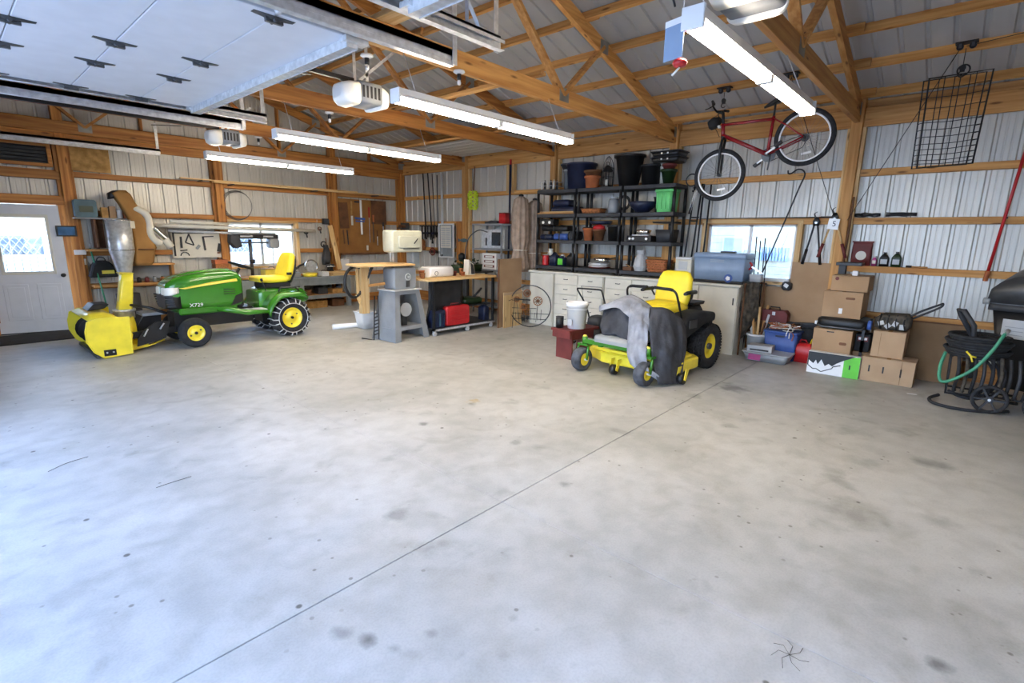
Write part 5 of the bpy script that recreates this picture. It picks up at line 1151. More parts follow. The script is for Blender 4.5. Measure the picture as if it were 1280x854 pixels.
# ---- rolling table beside the band saw
ct = T('rolling_table', 'wood-topped rolling work table with steel lower frame on castors', 'table', (5.95, 6.9, 0))
for y0, y1 in ((6.48, 6.74), (6.745, 7.0), (7.005, 7.26)): B('top_plank', 'wood_pale_x', 5.24, 6.84, y0, y1, .925, .96, ct, .003)
for x in (5.37, 6.78):
    for y in (6.52, 7.2): B('leg', 'black', x-.02, x+.02, y-.02, y+.02, .09, .925, ct)
for y in (6.52, 7.2): B('lower_rail', 'galv', 5.35, 6.82, y-.02, y+.02, .085, .12, ct)
B('lower_shelf', 'dark_steel', 5.35, 6.82, 6.5, 7.22, .12, .13, ct); B('mid_shelf', 'char', 6.2, 6.8, 6.6, 7.2, .42, .435, ct)
for x, y in ((5.40, 6.54), (6.15, 6.54), (6.75, 6.54), (5.40, 7.18), (6.75, 7.18)):
    w_ = MB().cyl((x, y-.015, .04), (x, y+.015, .04), .04, n=16).build('castor', 'light_grey', ct); MB().box(x-.02, x+.02, y-.022, y+.022, .06, .09).build('castor_fork', 'galv', w_)
MB().grid([[(5.34+.085*k, 6.60+.012*sin(k*2.1), .92), (5.34+.085*k, 6.60+.02*sin(k*2.1+1), .5), (5.34+.085*k, 6.72+.012*sin(k*1.7), .16)] for k in range(10)]).build('black_curtain', 'black_soft', ct, solid=.006)
q = T('red_case', 'red plastic tool case on the lower frame of the rolling table', 'case', (5.9, 6.6, .13)); MB().rr('y', [(6.52, 5.93, .305, .25, .155, .03), (6.55, 5.93, .305, .27, .17, .04), (6.66, 5.93, .305, .27, .17, .04)]).build('body', 'red', q); MB().tube([(5.80, 6.6, .47), (5.82, 6.6, .51), (6.04, 6.6, .51), (6.06, 6.6, .47)], .014, 6).build('handle', 'red_dark', q)
for z in (.22, .30, .38): MB().box(5.74, 6.12, 6.505, 6.52, z, z+.02).build('moulded_rib', 'red', q, bevel=.004)
q = T('blue_case', 'dark blue ribbed case left of the red case on the rolling table', 'case', (5.35, 6.6, .13)); MB().rr('z', [(.131, 5.51, 6.62, .125, .10, .03), (.40, 5.51, 6.62, .13, .105, .03), (.43, 5.51, 6.62, .12, .09, .03)]).build('body', 'navy', q)
for k in range(5): MB().box(5.41+.042*k, 5.43+.042*k, 6.505, 6.52, .16, .38).build('rib', 'teal' if k == 2 else 'navy', q)
MB().tube([(5.45, 6.62, .43), (5.46, 6.62, .46), (5.56, 6.62, .46), (5.57, 6.62, .43)], .01, 6).build('handle', 'char', q)
q = T('folding_stool', 'dark green folding camp seat on the table shelf behind the red case', 'stool', (6.5, 6.9, .435)); MB().rr('z', [(.436, 6.48, 6.85, .22, .14, .05), (.52, 6.48, 6.85, .24, .15, .05), (.55, 6.48, 6.85, .2, .12, .05)]).build('seat', 'green_dark', q); MB().tube([(6.3, 6.8, .54), (6.22, 6.8, .68)], .016, 6).tube([(6.55, 6.8, .54), (6.76, 6.8, .70)], .02, 6).build('arm', 'char', q)
q = T('cylinder_tank', 'brown pry handle standing behind the green camp seat', 'tool', (6.4, 7.1, .435)); MB().cyl((6.42, 7.1, .436), (6.42, 7.1, .74), .025, n=10).build('shaft', 'brown', q); MB().cyl((6.42, 7.1, .74), (6.42, 7.1, .78), .032, n=10).build('cap', 'red_dark', q)
q = T('blue_jug', 'blue jug at the right end of the rolling table frame', 'jug', (6.7, 6.7, .13)); MB().rr('z', [(.131, 6.70, 6.68, .07, .09, .03), (.36, 6.70, 6.68, .07, .09, .03), (.41, 6.70, 6.68, .025, .03, .02)]).build('body', 'navy', q); MB().cyl((6.7, 6.68, .405), (6.7, 6.68, .425), .022, n=10).build('cap', 'white', q)
# on the table
q = T('white_machine', 'white cover box standing on the rolling table', 'box', (5.78, 6.9, .96)); MB().rr('x', [(5.50, 6.9, 1.04, .14, .078, .04), (5.55, 6.9, 1.05, .16, .088, .05), (6.0, 6.9, 1.05, .16, .088, .05), (6.03, 6.9, 1.04, .14, .078, .04)]).build('cover', 'white_gloss', q); MB().torus((5.62, 6.73, 1.03), .035, .004, 'y', 14, 5).build('cable_loop', 'dark_steel', q)
for k, (x, y, r, h, m, lb) in enumerate(((5.30, 6.7, .04, .09, 'wicker', 'brown jar at the left end of the rolling table'), (5.40, 6.85, .045, .12, 'terra', 'terracotta cup left of the white cover box'), (6.12, 6.85, .05, .08, 'red_dark', 'dark red pot right of the white cover box'), (6.24, 6.75, .04, .07, 'terra', 'small terracotta pot on the rolling table'), (6.34, 6.9, .04, .12, 'wicker', 'brown cup beside the wedge-shaped box'))):
    q = T('small_pot', lb, 'pot', (x, y, .96)); MB().lathe([(0, .961), (r*.8, .962), (r, .961+h*.85), (r*1.1, .961+h*.87), (r*1.1, .961+h), (r*.85, .961+h), (r*.8, .961+h*.5), (0, .961+h*.4)], (x, y, 0), n=16).build('body', m, q); MB().cyl((x, y, .961+h*.6), (x, y, .961+h*.62), r*.85, n=12).build('soil', 'brown', q)
q = T('file_box', 'white wedge-shaped file box on the rolling table', 'box', (6.5, 6.85, .96)); MB().prism([(6.42, .961), (6.60, .961), (6.56, 1.15), (6.44, 1.24)], 'y', 6.80, 6.93).build('body', 'cream', q, bevel=.003); MB().prism([(6.50, .975), (6.58, .975), (6.54, 1.14), (6.48, 1.18)], 'y', 6.79, 6.801).build('dark_slot', 'char', q)
q = T('green_planter', 'dark green planter tray full of foliage at the back of the table', 'planter', (7.0, 7.3, .96))
B('shelf_stand', 'dark_steel', 6.9, 7.6, 7.3, 7.7, .93, .96, q); MB().rr('z', [(.961, 7.05, 7.5, .30, .12, .03), (1.10, 7.05, 7.5, .32, .14, .03)]).build('tray', 'green_dark', q)
lf = MB(); rnd = random.Random(3)
for k in range(90):
    c = Vector((7.05+rnd.uniform(-.3, .3), 7.5+rnd.uniform(-.12, .12), 1.08+rnd.uniform(0, .12))); lf.obox(c, (.05, .03, .004), (rnd.uniform(-1, 1), rnd.uniform(-1, 1), rnd.uniform(0, 3)))
meta(lf.build('foliage', 'green_dark', q), kind='stuff')
for x in (6.95, 7.5): B('stand_leg', 'dark_steel', x-.015, x+.015, 7.4, 7.43, 0, .93, q)

# ================================================================== RIGHT WALL, far part
for k, (y, y2, z0, z1, x, r, m, lb) in enumerate(((10.30, 10.22, 1.60, 3.12, 8.22, .016, 'black', 'leftmost of the black poles standing in the corner bay'), (10.12, 9.98, 1.50, 3.12, 8.22, .016, 'black', 'second black pole in the corner bay'), (9.98, 9.90, 1.7, 3.10, 8.24, .009, 'char', 'thin dark rod right of the two black poles'), (9.80, 9.78, .9, 3.06, 8.24, .012, 'dark_steel', 'grey steel rod in the corner bay'), (9.63, 9.62, 1.2, 3.08, 8.24, .03, 'light_grey', 'pale flat bar hanging left of the wall chart'))):
    q = T('long_pole', lb, 'pole', (8.22, y, z0)); MB().cyl((x, y2, z0), (x, y, z1), r, n=8).build('shaft', m, q); MB().cyl((x, y2, z0-.05), (x, y2, z0), r*1.5, n=8).build('end_cap', 'black', q)
q = T('clamp_rack', 'row of black bar clamps hanging on the wall rail behind the band saw', 'clamps', (8.2, 10.0, 1.7)); B('rail', 'black', 8.2, 8.29, 9.75, 10.45, 1.86, 1.89, q)
for k in range(6): MB().beam((8.2, 9.8+.11*k, 1.86), (8.2, 9.8+.11*k, 1.60-.03*(k % 3)), .03, .02).build('clamp_bar', 'black', q); MB().obox((8.18, 9.8+.11*k, 1.70), (.05, .07, .05)).build('clamp_head', 'navy' if k % 2 else 'black', q)
q = T('bench_vacuum', 'brown wicker-sided box on the wall right of the band saw head', 'box', (8.2, 10.5, 1.3)); MB().rr('z', [(1.28, 8.2, 10.5, .08, .19, .04), (1.50, 8.2, 10.5, .08, .20, .05), (1.56, 8.2, 10.5, .06, .15, .05)]).build('body', 'wicker', q); MB().torus((8.2, 10.5, 1.56), .12, .012, 'x', 16, 6, 0, pi).build('handle', 'black', q)
q = T('valve', 'dark red valve with black fittings on the wall below the clamps', 'valve', (8.2, 9.9, 1.2)); MB().torus((8.15, 9.9, 1.26), .085, .016, 'x', 18, 6).build('wheel', 'red_dark', q); MB().cyl((8.12, 9.9, 1.26), (8.3, 9.9, 1.26), .03, n=10).box(8.2, 8.28, 9.7, 10.1, 1.22, 1.27).build('fitting', 'black', q)
for a in (0, 1.57, .785, 2.36): MB().beam((8.15, 9.9-.08*cos(a), 1.26-.08*sin(a)), (8.15, 9.9+.08*cos(a), 1.26+.08*sin(a)), .012, .012, (1, 0, 0)).build('spoke', 'red_dark', q)
q = T('bench_lamp', 'dark clamp-on gadget on the corner post ledge', 'tool', (8.1, 11.1, 1.75)); B('base', 'dark_steel', 8.02, 8.2, 10.95, 11.15, 1.80, 1.83, q); MB().rr('z', [(1.831, 8.1, 11.05, .08, .09, .03), (1.90, 8.1, 11.05, .06, .07, .03)]).build('body', 'brown', q); B('bracket', 'dark_steel', 8.1, 8.30, 11.0, 11.1, 1.78, 1.95, q)
ch_ = T('wall_chart', 'framed parts chart with rows of pale slots on the right wall', 'chart', (8.22, 9.48, 1.13)); B('backing', 'bench_grey', 8.215, 8.23, 9.2, 9.72, 1.14, 1.92, ch_); B('page', 'cream', 8.209, 8.215, 9.29, 9.66, 1.36, 1.88, ch_)
for (a, b, c, d) in ((9.19, 9.22, 1.13, 1.93), (9.70, 9.73, 1.13, 1.93), (9.22, 9.70, 1.13, 1.16), (9.22, 9.70, 1.90, 1.93)): B('frame', 'white', 8.20, 8.235, a, b, c, d, ch_)
for r_ in range(9):
    for c_ in range(2): B('slot', 'light_grey', 8.203, 8.21, 9.31+c_*.17, 9.46+c_*.17, 1.40+r_*.05, 1.43+r_*.05, ch_)
B('mount_board', 'wood_dark_z', 8.235, 8.295, 9.3, 9.6, 1.2, 1.85, ch_)
q = T('backing_panel', 'dark orange plywood panel beside the wall chart', 'panel', (8.25, 8.98, .95)); B('sheet', 'wood_dark_z', 8.25, 8.29, 8.91, 9.14, 1.0, 1.98, q); B('cleat', 'wood_dark_z', 8.235, 8.25, 8.98, 9.04, 1.05, 1.95, q)
q = T('fish_plaque', 'small teal fish plaque on the timber post by the chart', 'plaque', (8.18, 8.8, 1.5)); MB().rr('y', [(8.66, 8.17, 1.55, .008, .01, .005), (8.72, 8.17, 1.55, .012, .035, .01), (8.80, 8.17, 1.55, .014, .045, .012), (8.88, 8.17, 1.55, .012, .03, .01), (8.93, 8.17, 1.55, .008, .01, .005)]).build('body', 'teal', q); MB().prism([(8.92, 1.55), (8.98, 1.59), (8.98, 1.51)], 'x', 8.165, 8.18).build('tail', 'teal', q)
q = T('mesh_hammock', 'bright yellow-green mesh bag hanging by a dark strap', 'bag', (8.05, 8.42, 2.2)); st_ = MB()
MB().beam((8.25, 8.52, 3.16), (8.1, 8.40, 2.62), .03, .012, (1, 0, 0)).build('strap', 'brown', q)
for k in range(9):
    z = 2.24+.045*k; R_ = .10 if 0 < k < 8 else .075
    st_.tube([(8.08+R_*cos(2*pi*j/16), 8.40+(R_+.02)*sin(2*pi*j/16), z+.018*(1 if j % 2 else -1)*(1 if k % 2 else -1)) for j in range(16)], .011, 5, closed=True)
meta(st_.build('mesh', 'neon', q), kind='stuff')
for a in range(6): MB().tube(crv([(8.08+.07*cos(a*pi/3), 8.40+.09*sin(a*pi/3), 2.22), (8.08+.10*cos(a*pi/3), 8.40+.12*sin(a*pi/3), 2.42), (8.08+.07*cos(a*pi/3), 8.40+.09*sin(a*pi/3), 2.62)], 4), .01, 5).build('webbing', 'neon', q)
q = T('blue_pole', 'blue pole with a red tip standing left of the closed parasols', 'pole', (8.1, 7.33, 1.0)); MB().cyl((8.12, 7.36, 1.0), (8.12, 7.33, 3.1), .022, n=10).build('shaft', 'navy', q); MB().cyl((8.12, 7.33, 3.1), (8.12, 7.33, 3.2), .024, n=10).build('tip', 'red', q); MB().cyl((8.12, 7.36, .97), (8.12, 7.36, 1.0), .026, n=10).build('ferrule', 'black', q)
# steel rack with an appliance
rk = T('steel_rack', 'grey steel rack holding a glass-fronted cabinet against the wall', 'rack', (8.0, 7.75, 0))
for y in (7.30, 8.14):
    for x in (7.84, 8.26): B('upright', 'grey_paint', x-.015, x+.015, y-.015, y+.015, 0, 1.90, rk)
for z in (.15, .92, 1.36, 1.88): B('shelf', 'grey_paint', 7.82, 8.28, 7.28, 8.16, z, z+.035, rk, .003)
q = T('display_case', 'glass-fronted steel cabinet on the upper shelf of the grey rack', 'cabinet', (8.05, 7.75, 1.40)); B('body', 'light_grey', 8.0, 8.25, 7.36, 8.05, 1.396, 1.80, q, .004); B('door_frame', 'galv', 7.985, 8.0, 7.38, 8.03, 1.41, 1.79, q, .003); B('glass_front', 'black_gloss', 7.978, 7.986, 7.44, 7.72, 1.46, 1.74, q); B('handle', 'dark_steel', 7.96, 7.985, 7.86, 7.89, 1.46, 1.62, q)
q = T('window_frame_box', 'white box with red-framed slots on the middle shelf of the rack', 'box', (8.0, 7.7, .96)); B('body', 'white', 7.9, 8.15, 7.50, 7.92, .956, 1.30, q, .004)
for z in (1.0, 1.1, 1.2): B('slot', 'red_dark', 7.893, 7.9, 7.56, 7.86, z, z+.05, q); B('slot_card', 'white_gloss', 7.889, 7.894, 7.60, 7.82, z+.01, z+.04, q)
q = T('red_tin', 'red tin on top of the grey steel rack', 'tin', (8.05, 7.42, 1.915)); MB().rr('z', [(1.916, 8.05, 7.42, .08, .09, .015), (2.12, 8.05, 7.42, .08, .09, .015)]).build('body', 'red', q); MB().rr('z', [(2.12, 8.05, 7.42, .082, .092, .015), (2.14, 8.05, 7.42, .082, .092, .015)]).build('lid', 'red_dark', q)
q = T('hand_tool', 'black and grey hand tools lying on top of the grey steel rack', 'tools', (8.0, 7.75, 1.915)); MB().rr('y', [(7.58, 8.02, 1.945, .04, .028, .015), (7.75, 8.02, 1.95, .05, .034, .02), (7.95, 8.02, 1.935, .02, .018, .01)]).build('body', 'char', q); MB().cyl((8.0, 7.7, 1.98), (8.06, 7.7, 2.02), .02, n=8).build('trigger', 'light_grey', q)
q = T('gooseneck_lamp', 'black gooseneck work lamp curving in front of the grey rack', 'lamp', (7.8, 8.1, .96)); MB().tube(crv([(7.5, 8.0, .99), (7.5, 8.03, 1.3), (7.52, 7.95, 1.6), (7.6, 7.75, 1.77), (7.68, 7.55, 1.74)], 8), .012, 8).build('neck', 'dark_steel', q); MB().lathe([(0, 1.14), (.07, 1.15), (.08, 1.25), (.03, 1.30), (0, 1.30)], (7.48, 8.12, 0), n=16).build('shade', 'black', q); B('base', 'dark_steel', 7.4, 7.56, 7.9, 8.2, .961, .99, q, .006)
B('stand', 'char', 7.42, 7.54, 7.95, 8.15, 0, .96, q)
# two closed parasols leaning in the gap
for k, (x, y, h0, h1, lb) in enumerate(((7.72, 6.68, .98, 2.42, 'left closed tan parasol tied with a cord'), (8.02, 6.58, 1.0, 2.36, 'right closed tan parasol behind the tied one'))):
    q = T('closed_parasol', lb, 'parasol', (x, y, 0), group=None)
    pr = [(0, h1), (.05, h1), (.12, h1-.06), (.145, h1-.2), (.155, h1-.45), (.165, h1-.8), (.125, h1-1.02), (.15, h1-1.15), (.175, h0+.1), (.15, h0), (0, h0+.06)]
    n = 36; rg = []
    for (r, z) in pr: rg.append([(x+r*(1+.17*sin(9*a*2*pi/n)+.05*sin(23*a))*cos(2*pi*a/n), y+r*(1+.17*sin(9*a*2*pi/n))*sin(2*pi*a/n), z) for a in range(n)])
    MB().rings(rg[::-1]).build('canopy', 'tan_fabric', q); MB().torus((x, y, h1-1.02), .142, .008, 'z', 20, 6).build('tie_cord', 'cream', q)
    MB().cyl((x, y, .06), (x, y, h1+.03), .02, n=10).build('pole', 'black', q); MB().lathe([(0, h1), (.045, h1), (.05, h1+.03), (.02, h1+.045), (0, h1+.05)], (x, y, 0), n=14).build('finial', 'black', q); MB().lathe([(0, 0), (.12, 0), (.12, .04), (.04, .07), (0, .07)], (x, y, 0), n=20).build('foot', 'char', q)
# plywood offcuts beside the table, and the garden trellis wheel
q = T('plywood_sheet', 'brown hardboard sheet standing between table and trellis', 'sheet', (7.1, 6.3, 0)); MB().obox((7.08, 6.36, .63), (.66, .018, 1.26), (0, 0, .05)).build('sheet', 'card', q); MB().obox((6.74, 6.34, .63), (.012, .03, 1.26)).build('edge_strip', 'brown', q)
q = T('plywood_offcut', 'pale plywood offcut leaning in front of the brown hardboard', 'sheet', (7.05, 6.28, 0)); MB().obox((7.06, 6.27, .33), (.54, .016, .655), (0, 0, .05)).build('sheet', 'wood_pale_z', q); MB().obox((7.06, 6.262, .63), (.54, .012, .05), (0, 0, .05)).build('edge_band', 'card_light', q)
tw = T('garden_trellis', 'round black wire garden trellis with rusty flower discs', 'trellis', (7.2, 6.0, 0))
cx_, cy_, cz_ = 7.22, 5.98, .40
D = Vector((.55, -.83, 0)).normalized()
def tp(a, b): return Vector((cx_, cy_, cz_)) + D*a + Vector((0, 0, b))
MB().tube([tp(.385*cos(2*pi*k/44), .385*sin(2*pi*k/44)) for k in range(44)], .010, 6, closed=True).build('ring', 'black', tw)
for (a, b, c, d) in ((-.3, -.24, .3, -.24), (-.35, -.14, .35, -.14), (-.37, -.04, .12, -.04), (-.37, .1, .0, .12)): MB().tube([tp(a, b), tp(c, d)], .005, 5).build('cross_wire', 'black', tw)
for k, (a, b, r) in enumerate(((-.06, .24, .065), (.14, .10, .08), (-.12, -.02, .06), (-.25, .12, .05))):
    f_ = MB().tube([tp(a+r*cos(2*pi*j/16), b+r*sin(2*pi*j/16)) for j in range(16)], .008, 5, closed=True).build('flower', 'wicker', tw)
    for j in range(6): a_ = pi*j/6; MB().tube([tp(a-r*cos(a_), b-r*sin(a_)), tp(a+r*cos(a_), b+r*sin(a_))], .006, 4).build('petal', 'brown', f_)
    MB().tube([tp(a, b-r), tp(a*.8, -.30)], .005, 5).build('stem', 'black', tw)
for k in range(9): MB().tube([tp(-.28+.06*k, -.26), tp(-.28+.06*k+.01*(-1)**k, -.12+.03*(k % 3))], .005, 4).build('picket', 'black', tw)
MB().tube([(6.95, 6.18, 0), (6.98, 6.15, .55), (6.8, 6.14, .52)], .006, 5).tube([(6.98, 6.15, .54), (7.3, 6.05, .50)], .012, 6).build('stake', 'black', tw)
# ================================================================== CABINETS AND COUNTER
CXF = 7.62
def cabinet(y0, y1, label, drawers=0, doors=0, plain=0):
    t = T('base_cabinet', label, 'cabinet', (7.92, (y0+y1)/2, 0), group='cream base cabinets under the counter')
    B('carcass', 'cream', CXF+.02, 8.185, y0+.003, y1-.003, .0, 1.0, t); B('plinth', 'cream', CXF+.01, CXF+.02, y0+.003, y1-.003, .0, .07, t)
    if drawers:
        n = 5; zs = [.08+k*.183 for k in range(n)]; w_ = (y1-y0)/drawers
        for c in range(drawers):
            for k, z in enumerate(zs):
                d = MB().box(CXF-.004, CXF+.018, y0+c*w_+.012, y0+(c+1)*w_-.012, z+.008, z+.176).build('drawer', 'cream', t, bevel=.004)
                ym = y0+(c+.5)*w_; MB().tube([(CXF-.004, ym-.04, z+.1), (CXF-.025, ym-.035, z+.096), (CXF-.025, ym+.035, z+.096), (CXF-.004, ym+.04, z+.1)], .0055, 6).build('handle', 'dark_steel', d)
    if doors:
        w_ = (y1-y0)/doors
        for c in range(doors):
            d = MB().box(CXF-.004, CXF+.018, y0+c*w_+.01, y0+(c+1)*w_-.01, .08, .985).build('door', 'cream', t, bevel=.004)
            if not plain: yh = y0+c*w_+(.06 if c == 0 else w_-.06); MB().box(CXF-.016, CXF-.004, yh-.008, yh+.008, .74, .84).build('handle', 'black', d, bevel=.003)
    return t
cabinet(5.76, 6.33, 'plain cream cabinet at the left end behind the round trellis', doors=1, plain=1)
cabinet(4.68, 5.74, 'cream drawer cabinet behind the white bucket and push mower', drawers=2)
cabinet(3.60, 4.66, 'cream drawer cabinet hidden in part by the riding mower', drawers=2)
cabinet(2.43, 3.58, 'cream two-door cabinet under the blue cooler', doors=2)
c_ = MB().box(CXF-.03, 8.19, 2.40, 6.35, 1.002, 1.035).build('countertop', 'cream', None, bevel=.004); meta(c_, 'long cream countertop running over all the base cabinets', 'countertop')

# ================================================================== BLACK SHELVING
SZ = (1.08, 1.56, 2.03, 2.46)
def shelf_unit(y0, y1, label):
    t = T('shelf_unit', label, 'shelving', (7.95, (y0+y1)/2, 1.035), group='black plastic shelving units on the counter')
    for i, z in enumerate(SZ):
        MB().box(7.72, 8.18, y0+.01, y1-.01, z-.01, z+.05).build('shelf', 'char', t, bevel=.006)
    for x in (7.745, 8.155):
        for y in (y0+.03, y1-.03):
            for z0, z1 in zip((1.036,)+tuple(z+.05 for z in SZ[:-1]), SZ): MB().cyl((x, y, z0), (x, y, z1), .027, .025, n=10).build('post', 'black', t)
    return t
shelf_unit(5.40, 6.30, 'left black shelving unit, next to the closed parasols')
shelf_unit(4.48, 5.38, 'middle black shelving unit on the counter')
shelf_unit(3.54, 4.46, 'right black shelving unit holding the bright green tub')
q = T('folding_chair', 'black folding chair frames leaning at the right end of the shelving', 'chair', (7.98, 3.36, 1.035))
for (x, dy) in ((8.0, 0), (8.15, .05)):
    for a, b in (((x, 3.46-dy, 1.04), (x, 3.36-dy, 2.52)), ((x, 3.26-dy, 1.04), (x, 3.22-dy, 2.50))): MB().tube([a, b], .014, 8).build('leg', 'black', q)
for z in (1.25, 1.95, 2.40): MB().tube([(8.0, 3.47-.03*z, z), (8.15, 3.40-.03*z, z)], .012, 6).build('cross_bar', 'black', q); MB().tube([(8.0, 3.48-.04*z, z+.05), (8.0, 3.26, z+.05)], .012, 6).build('cross_bar', 'black', q)
for k in range(2): MB().beam((7.9, 3.38, 2.05+.0*k), (7.9, 3.28+.03*k, 2.40), .025, .012, (1, 0, 0)).build('chrome_strut', 'chrome', q)
MB().torus((7.95, 3.40, 2.56), .09, .01, 'x', 18, 6).build('rubber_ring', 'char', q)
def pot(nm, cat, lb, x, y, z, r, h, m, lip=.012, rb=.72, n=24, soil=True, m2=None, group=None):
    t = T(nm, lb, cat, (x, y, z), group=group); z += .001
    MB().lathe([(0, z), (r*rb, z), (r*.97, z+h-.035), (r+lip, z+h-.035), (r+lip, z+h), (r*.9, z+h), (r*.86, z+h*.7), (0, z+h*.68)], (x, y, 0), n=n).build('body', m, t)
    MB().torus((x, y, z+h-.006), r+lip*.6, .006, 'z', n, 5).build('rim', m2 or m, t)
    return t
SX = 7.93
zt1, zt2, zt3, zt4 = [z+.05 for z in SZ[::-1]]     # top, third, second, bottom boards
pot('tub', 'tub', 'large navy blue tub on top of the left shelving unit', SX, 5.44, zt1, .27, .44, 'navy', rb=.88)
q = pot('flower_pot', 'pot', 'brown flower pot in front of the blue tub on the top shelf', 7.80, 5.12, zt1, .13, .20, 'terra', rb=.85); pot('flower_pot', 'pot', 'brown bowl stacked on the brown flower pot by the blue tub', 7.80, 5.12, zt1+.203, .14, .09, 'brown', rb=.8)
pot('planter', 'planter', 'biggest charcoal planter on top of the middle shelving unit', SX, 4.48, zt1, .24, .50, 'black', lip=.025, rb=.66)
pot('planter', 'planter', 'black pot right of the biggest charcoal planter', SX, 4.08, zt1, .165, .32, 'black', rb=.85)
pot('flower_pot', 'pot', 'green glazed pot at the right end of the top shelf', 7.85, 3.74, zt1, .12, .22, 'green_dark', rb=.6, n=28)
pot('flower_pot', 'pot', 'small red-brown pot standing in the green glazed pot', 7.85, 3.74, zt1+.223, .10, .08, 'red_dark', rb=.8)
q = T('bowl', 'shallow white bowl behind the green glazed pot', 'bowl', (8.04, 3.90, zt1)); MB().lathe([(0, zt1+.001), (.08, zt1+.001), (.10, zt1+.16), (.15, zt1+.32), (.14, zt1+.32), (.09, zt1+.17), (0, zt1+.15)], (8.05, 3.92, 0), n=24).build('body', 'cream', q); MB().torus((8.05, 3.92, zt1+.32), .147, .006, 'z', 24, 5).build('rim', 'cream', q)
for k in range(2):
    q = T('tray', ['lower of two stacked black plant trays above the green glazed pot', 'upper of two stacked black plant trays above the green glazed pot'][k], 'tray', (7.92, 3.78, zt1+.33+k*.085), group=None); z = zt1+.325+k*.085
    MB().rr('z', [(z, 7.92, 3.78, .17, .21, .05), (z+.075, 7.92, 3.78, .19, .24, .05)]).build('body', 'black', q); MB().rr('z', [(z+.07, 7.92, 3.78, .20, .25, .05), (z+.082, 7.92, 3.78, .20, .25, .05)]).build('rim', 'char', q)
    for y in (3.72, 3.82): MB().box(7.715, 7.722, y-.012, y+.012, z+.03, z+.055).build('slot', 'white_gloss', q)
q = T('lantern', 'black metal lantern left of the biggest charcoal planter', 'lantern', (SX, 4.9, zt1))
MB().box(7.84, 8.0, 4.82, 4.98, zt1+.001, zt1+.03).build('base', 'black', q)
for (x, y) in ((7.85, 4.83), (7.99, 4.83), (7.85, 4.97), (7.99, 4.97)): MB().tube([(x, y, zt1+.03), (x, y, zt1+.27)], .008, 6).build('corner_post', 'black', q)
MB().lathe([(0, zt1+.27), (.115, zt1+.27), (.05, zt1+.36), (0, zt1+.38)], (7.92, 4.9, 0), n=4, sm=False).build('roof', 'black', q); MB().torus((7.92, 4.9, zt1+.40), .03, .005, 'x', 14, 5).build('ring', 'black', q); MB().cyl((7.92, 4.9, zt1+.03), (7.92, 4.9, zt1+.14), .03, n=14).build('candle', 'cream', q)
q = T('wire_cloche', 'tall wire plant cage standing behind the black lantern', 'cage', (8.08, 4.98, zt1))
for k in range(8): a = pi*k/4; MB().tube(crv([(8.08+.09*cos(a), 4.98+.09*sin(a), zt1), (8.08+.10*cos(a), 4.98+.10*sin(a), zt1+.35), (8.08+.05*cos(a), 4.98+.05*sin(a), zt1+.5), (8.08, 4.98, zt1+.55)], 3), .004, 4).build('wire', 'dark_steel', q)
for z in (.06, .2, .35): MB().torus((8.08, 4.98, zt1+z), .097, .004, 'z', 18, 4).build('hoop', 'dark_steel', q)
q = T('bottle_rack', 'wire rack of small white bottles at the left end of the top shelf', 'rack', (7.85, 6.08, zt1)); B('tray', 'dark_steel', 7.74, 7.98, 5.90, 6.28, zt1+.001, zt1+.02, q)
for i in range(2):
    for k in range(5): x, y = 7.79+.1*i, 5.95+.07*k; MB().lathe([(0, zt1+.021), (.022, zt1+.022), (.022, zt1+.13), (.008, zt1+.16), (.008, zt1+.19), (0, zt1+.19)], (x, y, 0), n=10).build('bottle', 'char' if (i+k) % 2 else 'cream', q)
for z in (.08, .15): MB().tube([(7.74, 5.9, zt1+z), (7.74, 6.28, zt1+z), (7.98, 6.28, zt1+z), (7.98, 5.9, zt1+z)], .004, 5, closed=True).build('rail', 'galv', q)
pot('pot_stack', 'pot', 'grey square pot on the bottles rack corner beside the blue tub', 8.08, 5.85, zt1, .10, .38, 'grey', rb=.8, n=4); pot('pot_stack', 'pot', 'dark grey round pot perched on the grey square pot', 8.08, 5.85, zt1+.383, .13, .10, 'char', rb=.7)
# third level
q = T('folded_cushion', 'folded navy cushion on the third shelf of the left unit', 'cushion', (SX, 5.72, zt2)); MB().rr('y', [(5.42, SX, zt2+.06, .12, .04, .04), (5.46, SX, zt2+.07, .16, .065, .06), (5.95, SX, zt2+.075, .16, .07, .06), (6.0, SX, zt2+.07, .12, .05, .04)], n=6).build('lower_fold', 'navy', q); MB().rr('y', [(5.60, SX, zt2+.20, .12, .04, .04), (5.66, SX, zt2+.2, .15, .06, .06), (5.94, SX, zt2+.2, .15, .06, .06), (5.98, SX, zt2+.19, .12, .04, .04)], n=6).build('upper_fold', 'navy', q)
for k, (y0, y1, m, lb) in enumerate(((5.42, 6.27, 'wood_y', 'lowest flat board under the navy cushion on the third shelf'), )): pass
bs_ = T('flat_boards', 'flat brown boards at the front edge of the third shelf, left unit', 'boards', (7.76, 5.85, zt2))
for k in range(2): B('board', ['wood_y', 'wood_pale_y'][k], 7.715+.01*k, 7.765+.01*k, 5.43, 6.26-.05*k, zt2+.001+.024*k, zt2+.022+.024*k, bs_)
q = T('basket_tray', 'low brown basket on the third shelf of the middle unit', 'basket', (SX, 5.1, zt2)); MB().rr('z', [(zt2+.001, 7.9, 5.13, .12, .18, .05), (zt2+.08, 7.9, 5.13, .14, .2, .05)]).build('body', 'wicker', q); MB().rr('z', [(zt2+.075, 7.9, 5.13, .145, .21, .05), (zt2+.09, 7.9, 5.13, .145, .21, .05)]).build('rim', 'brown', q)
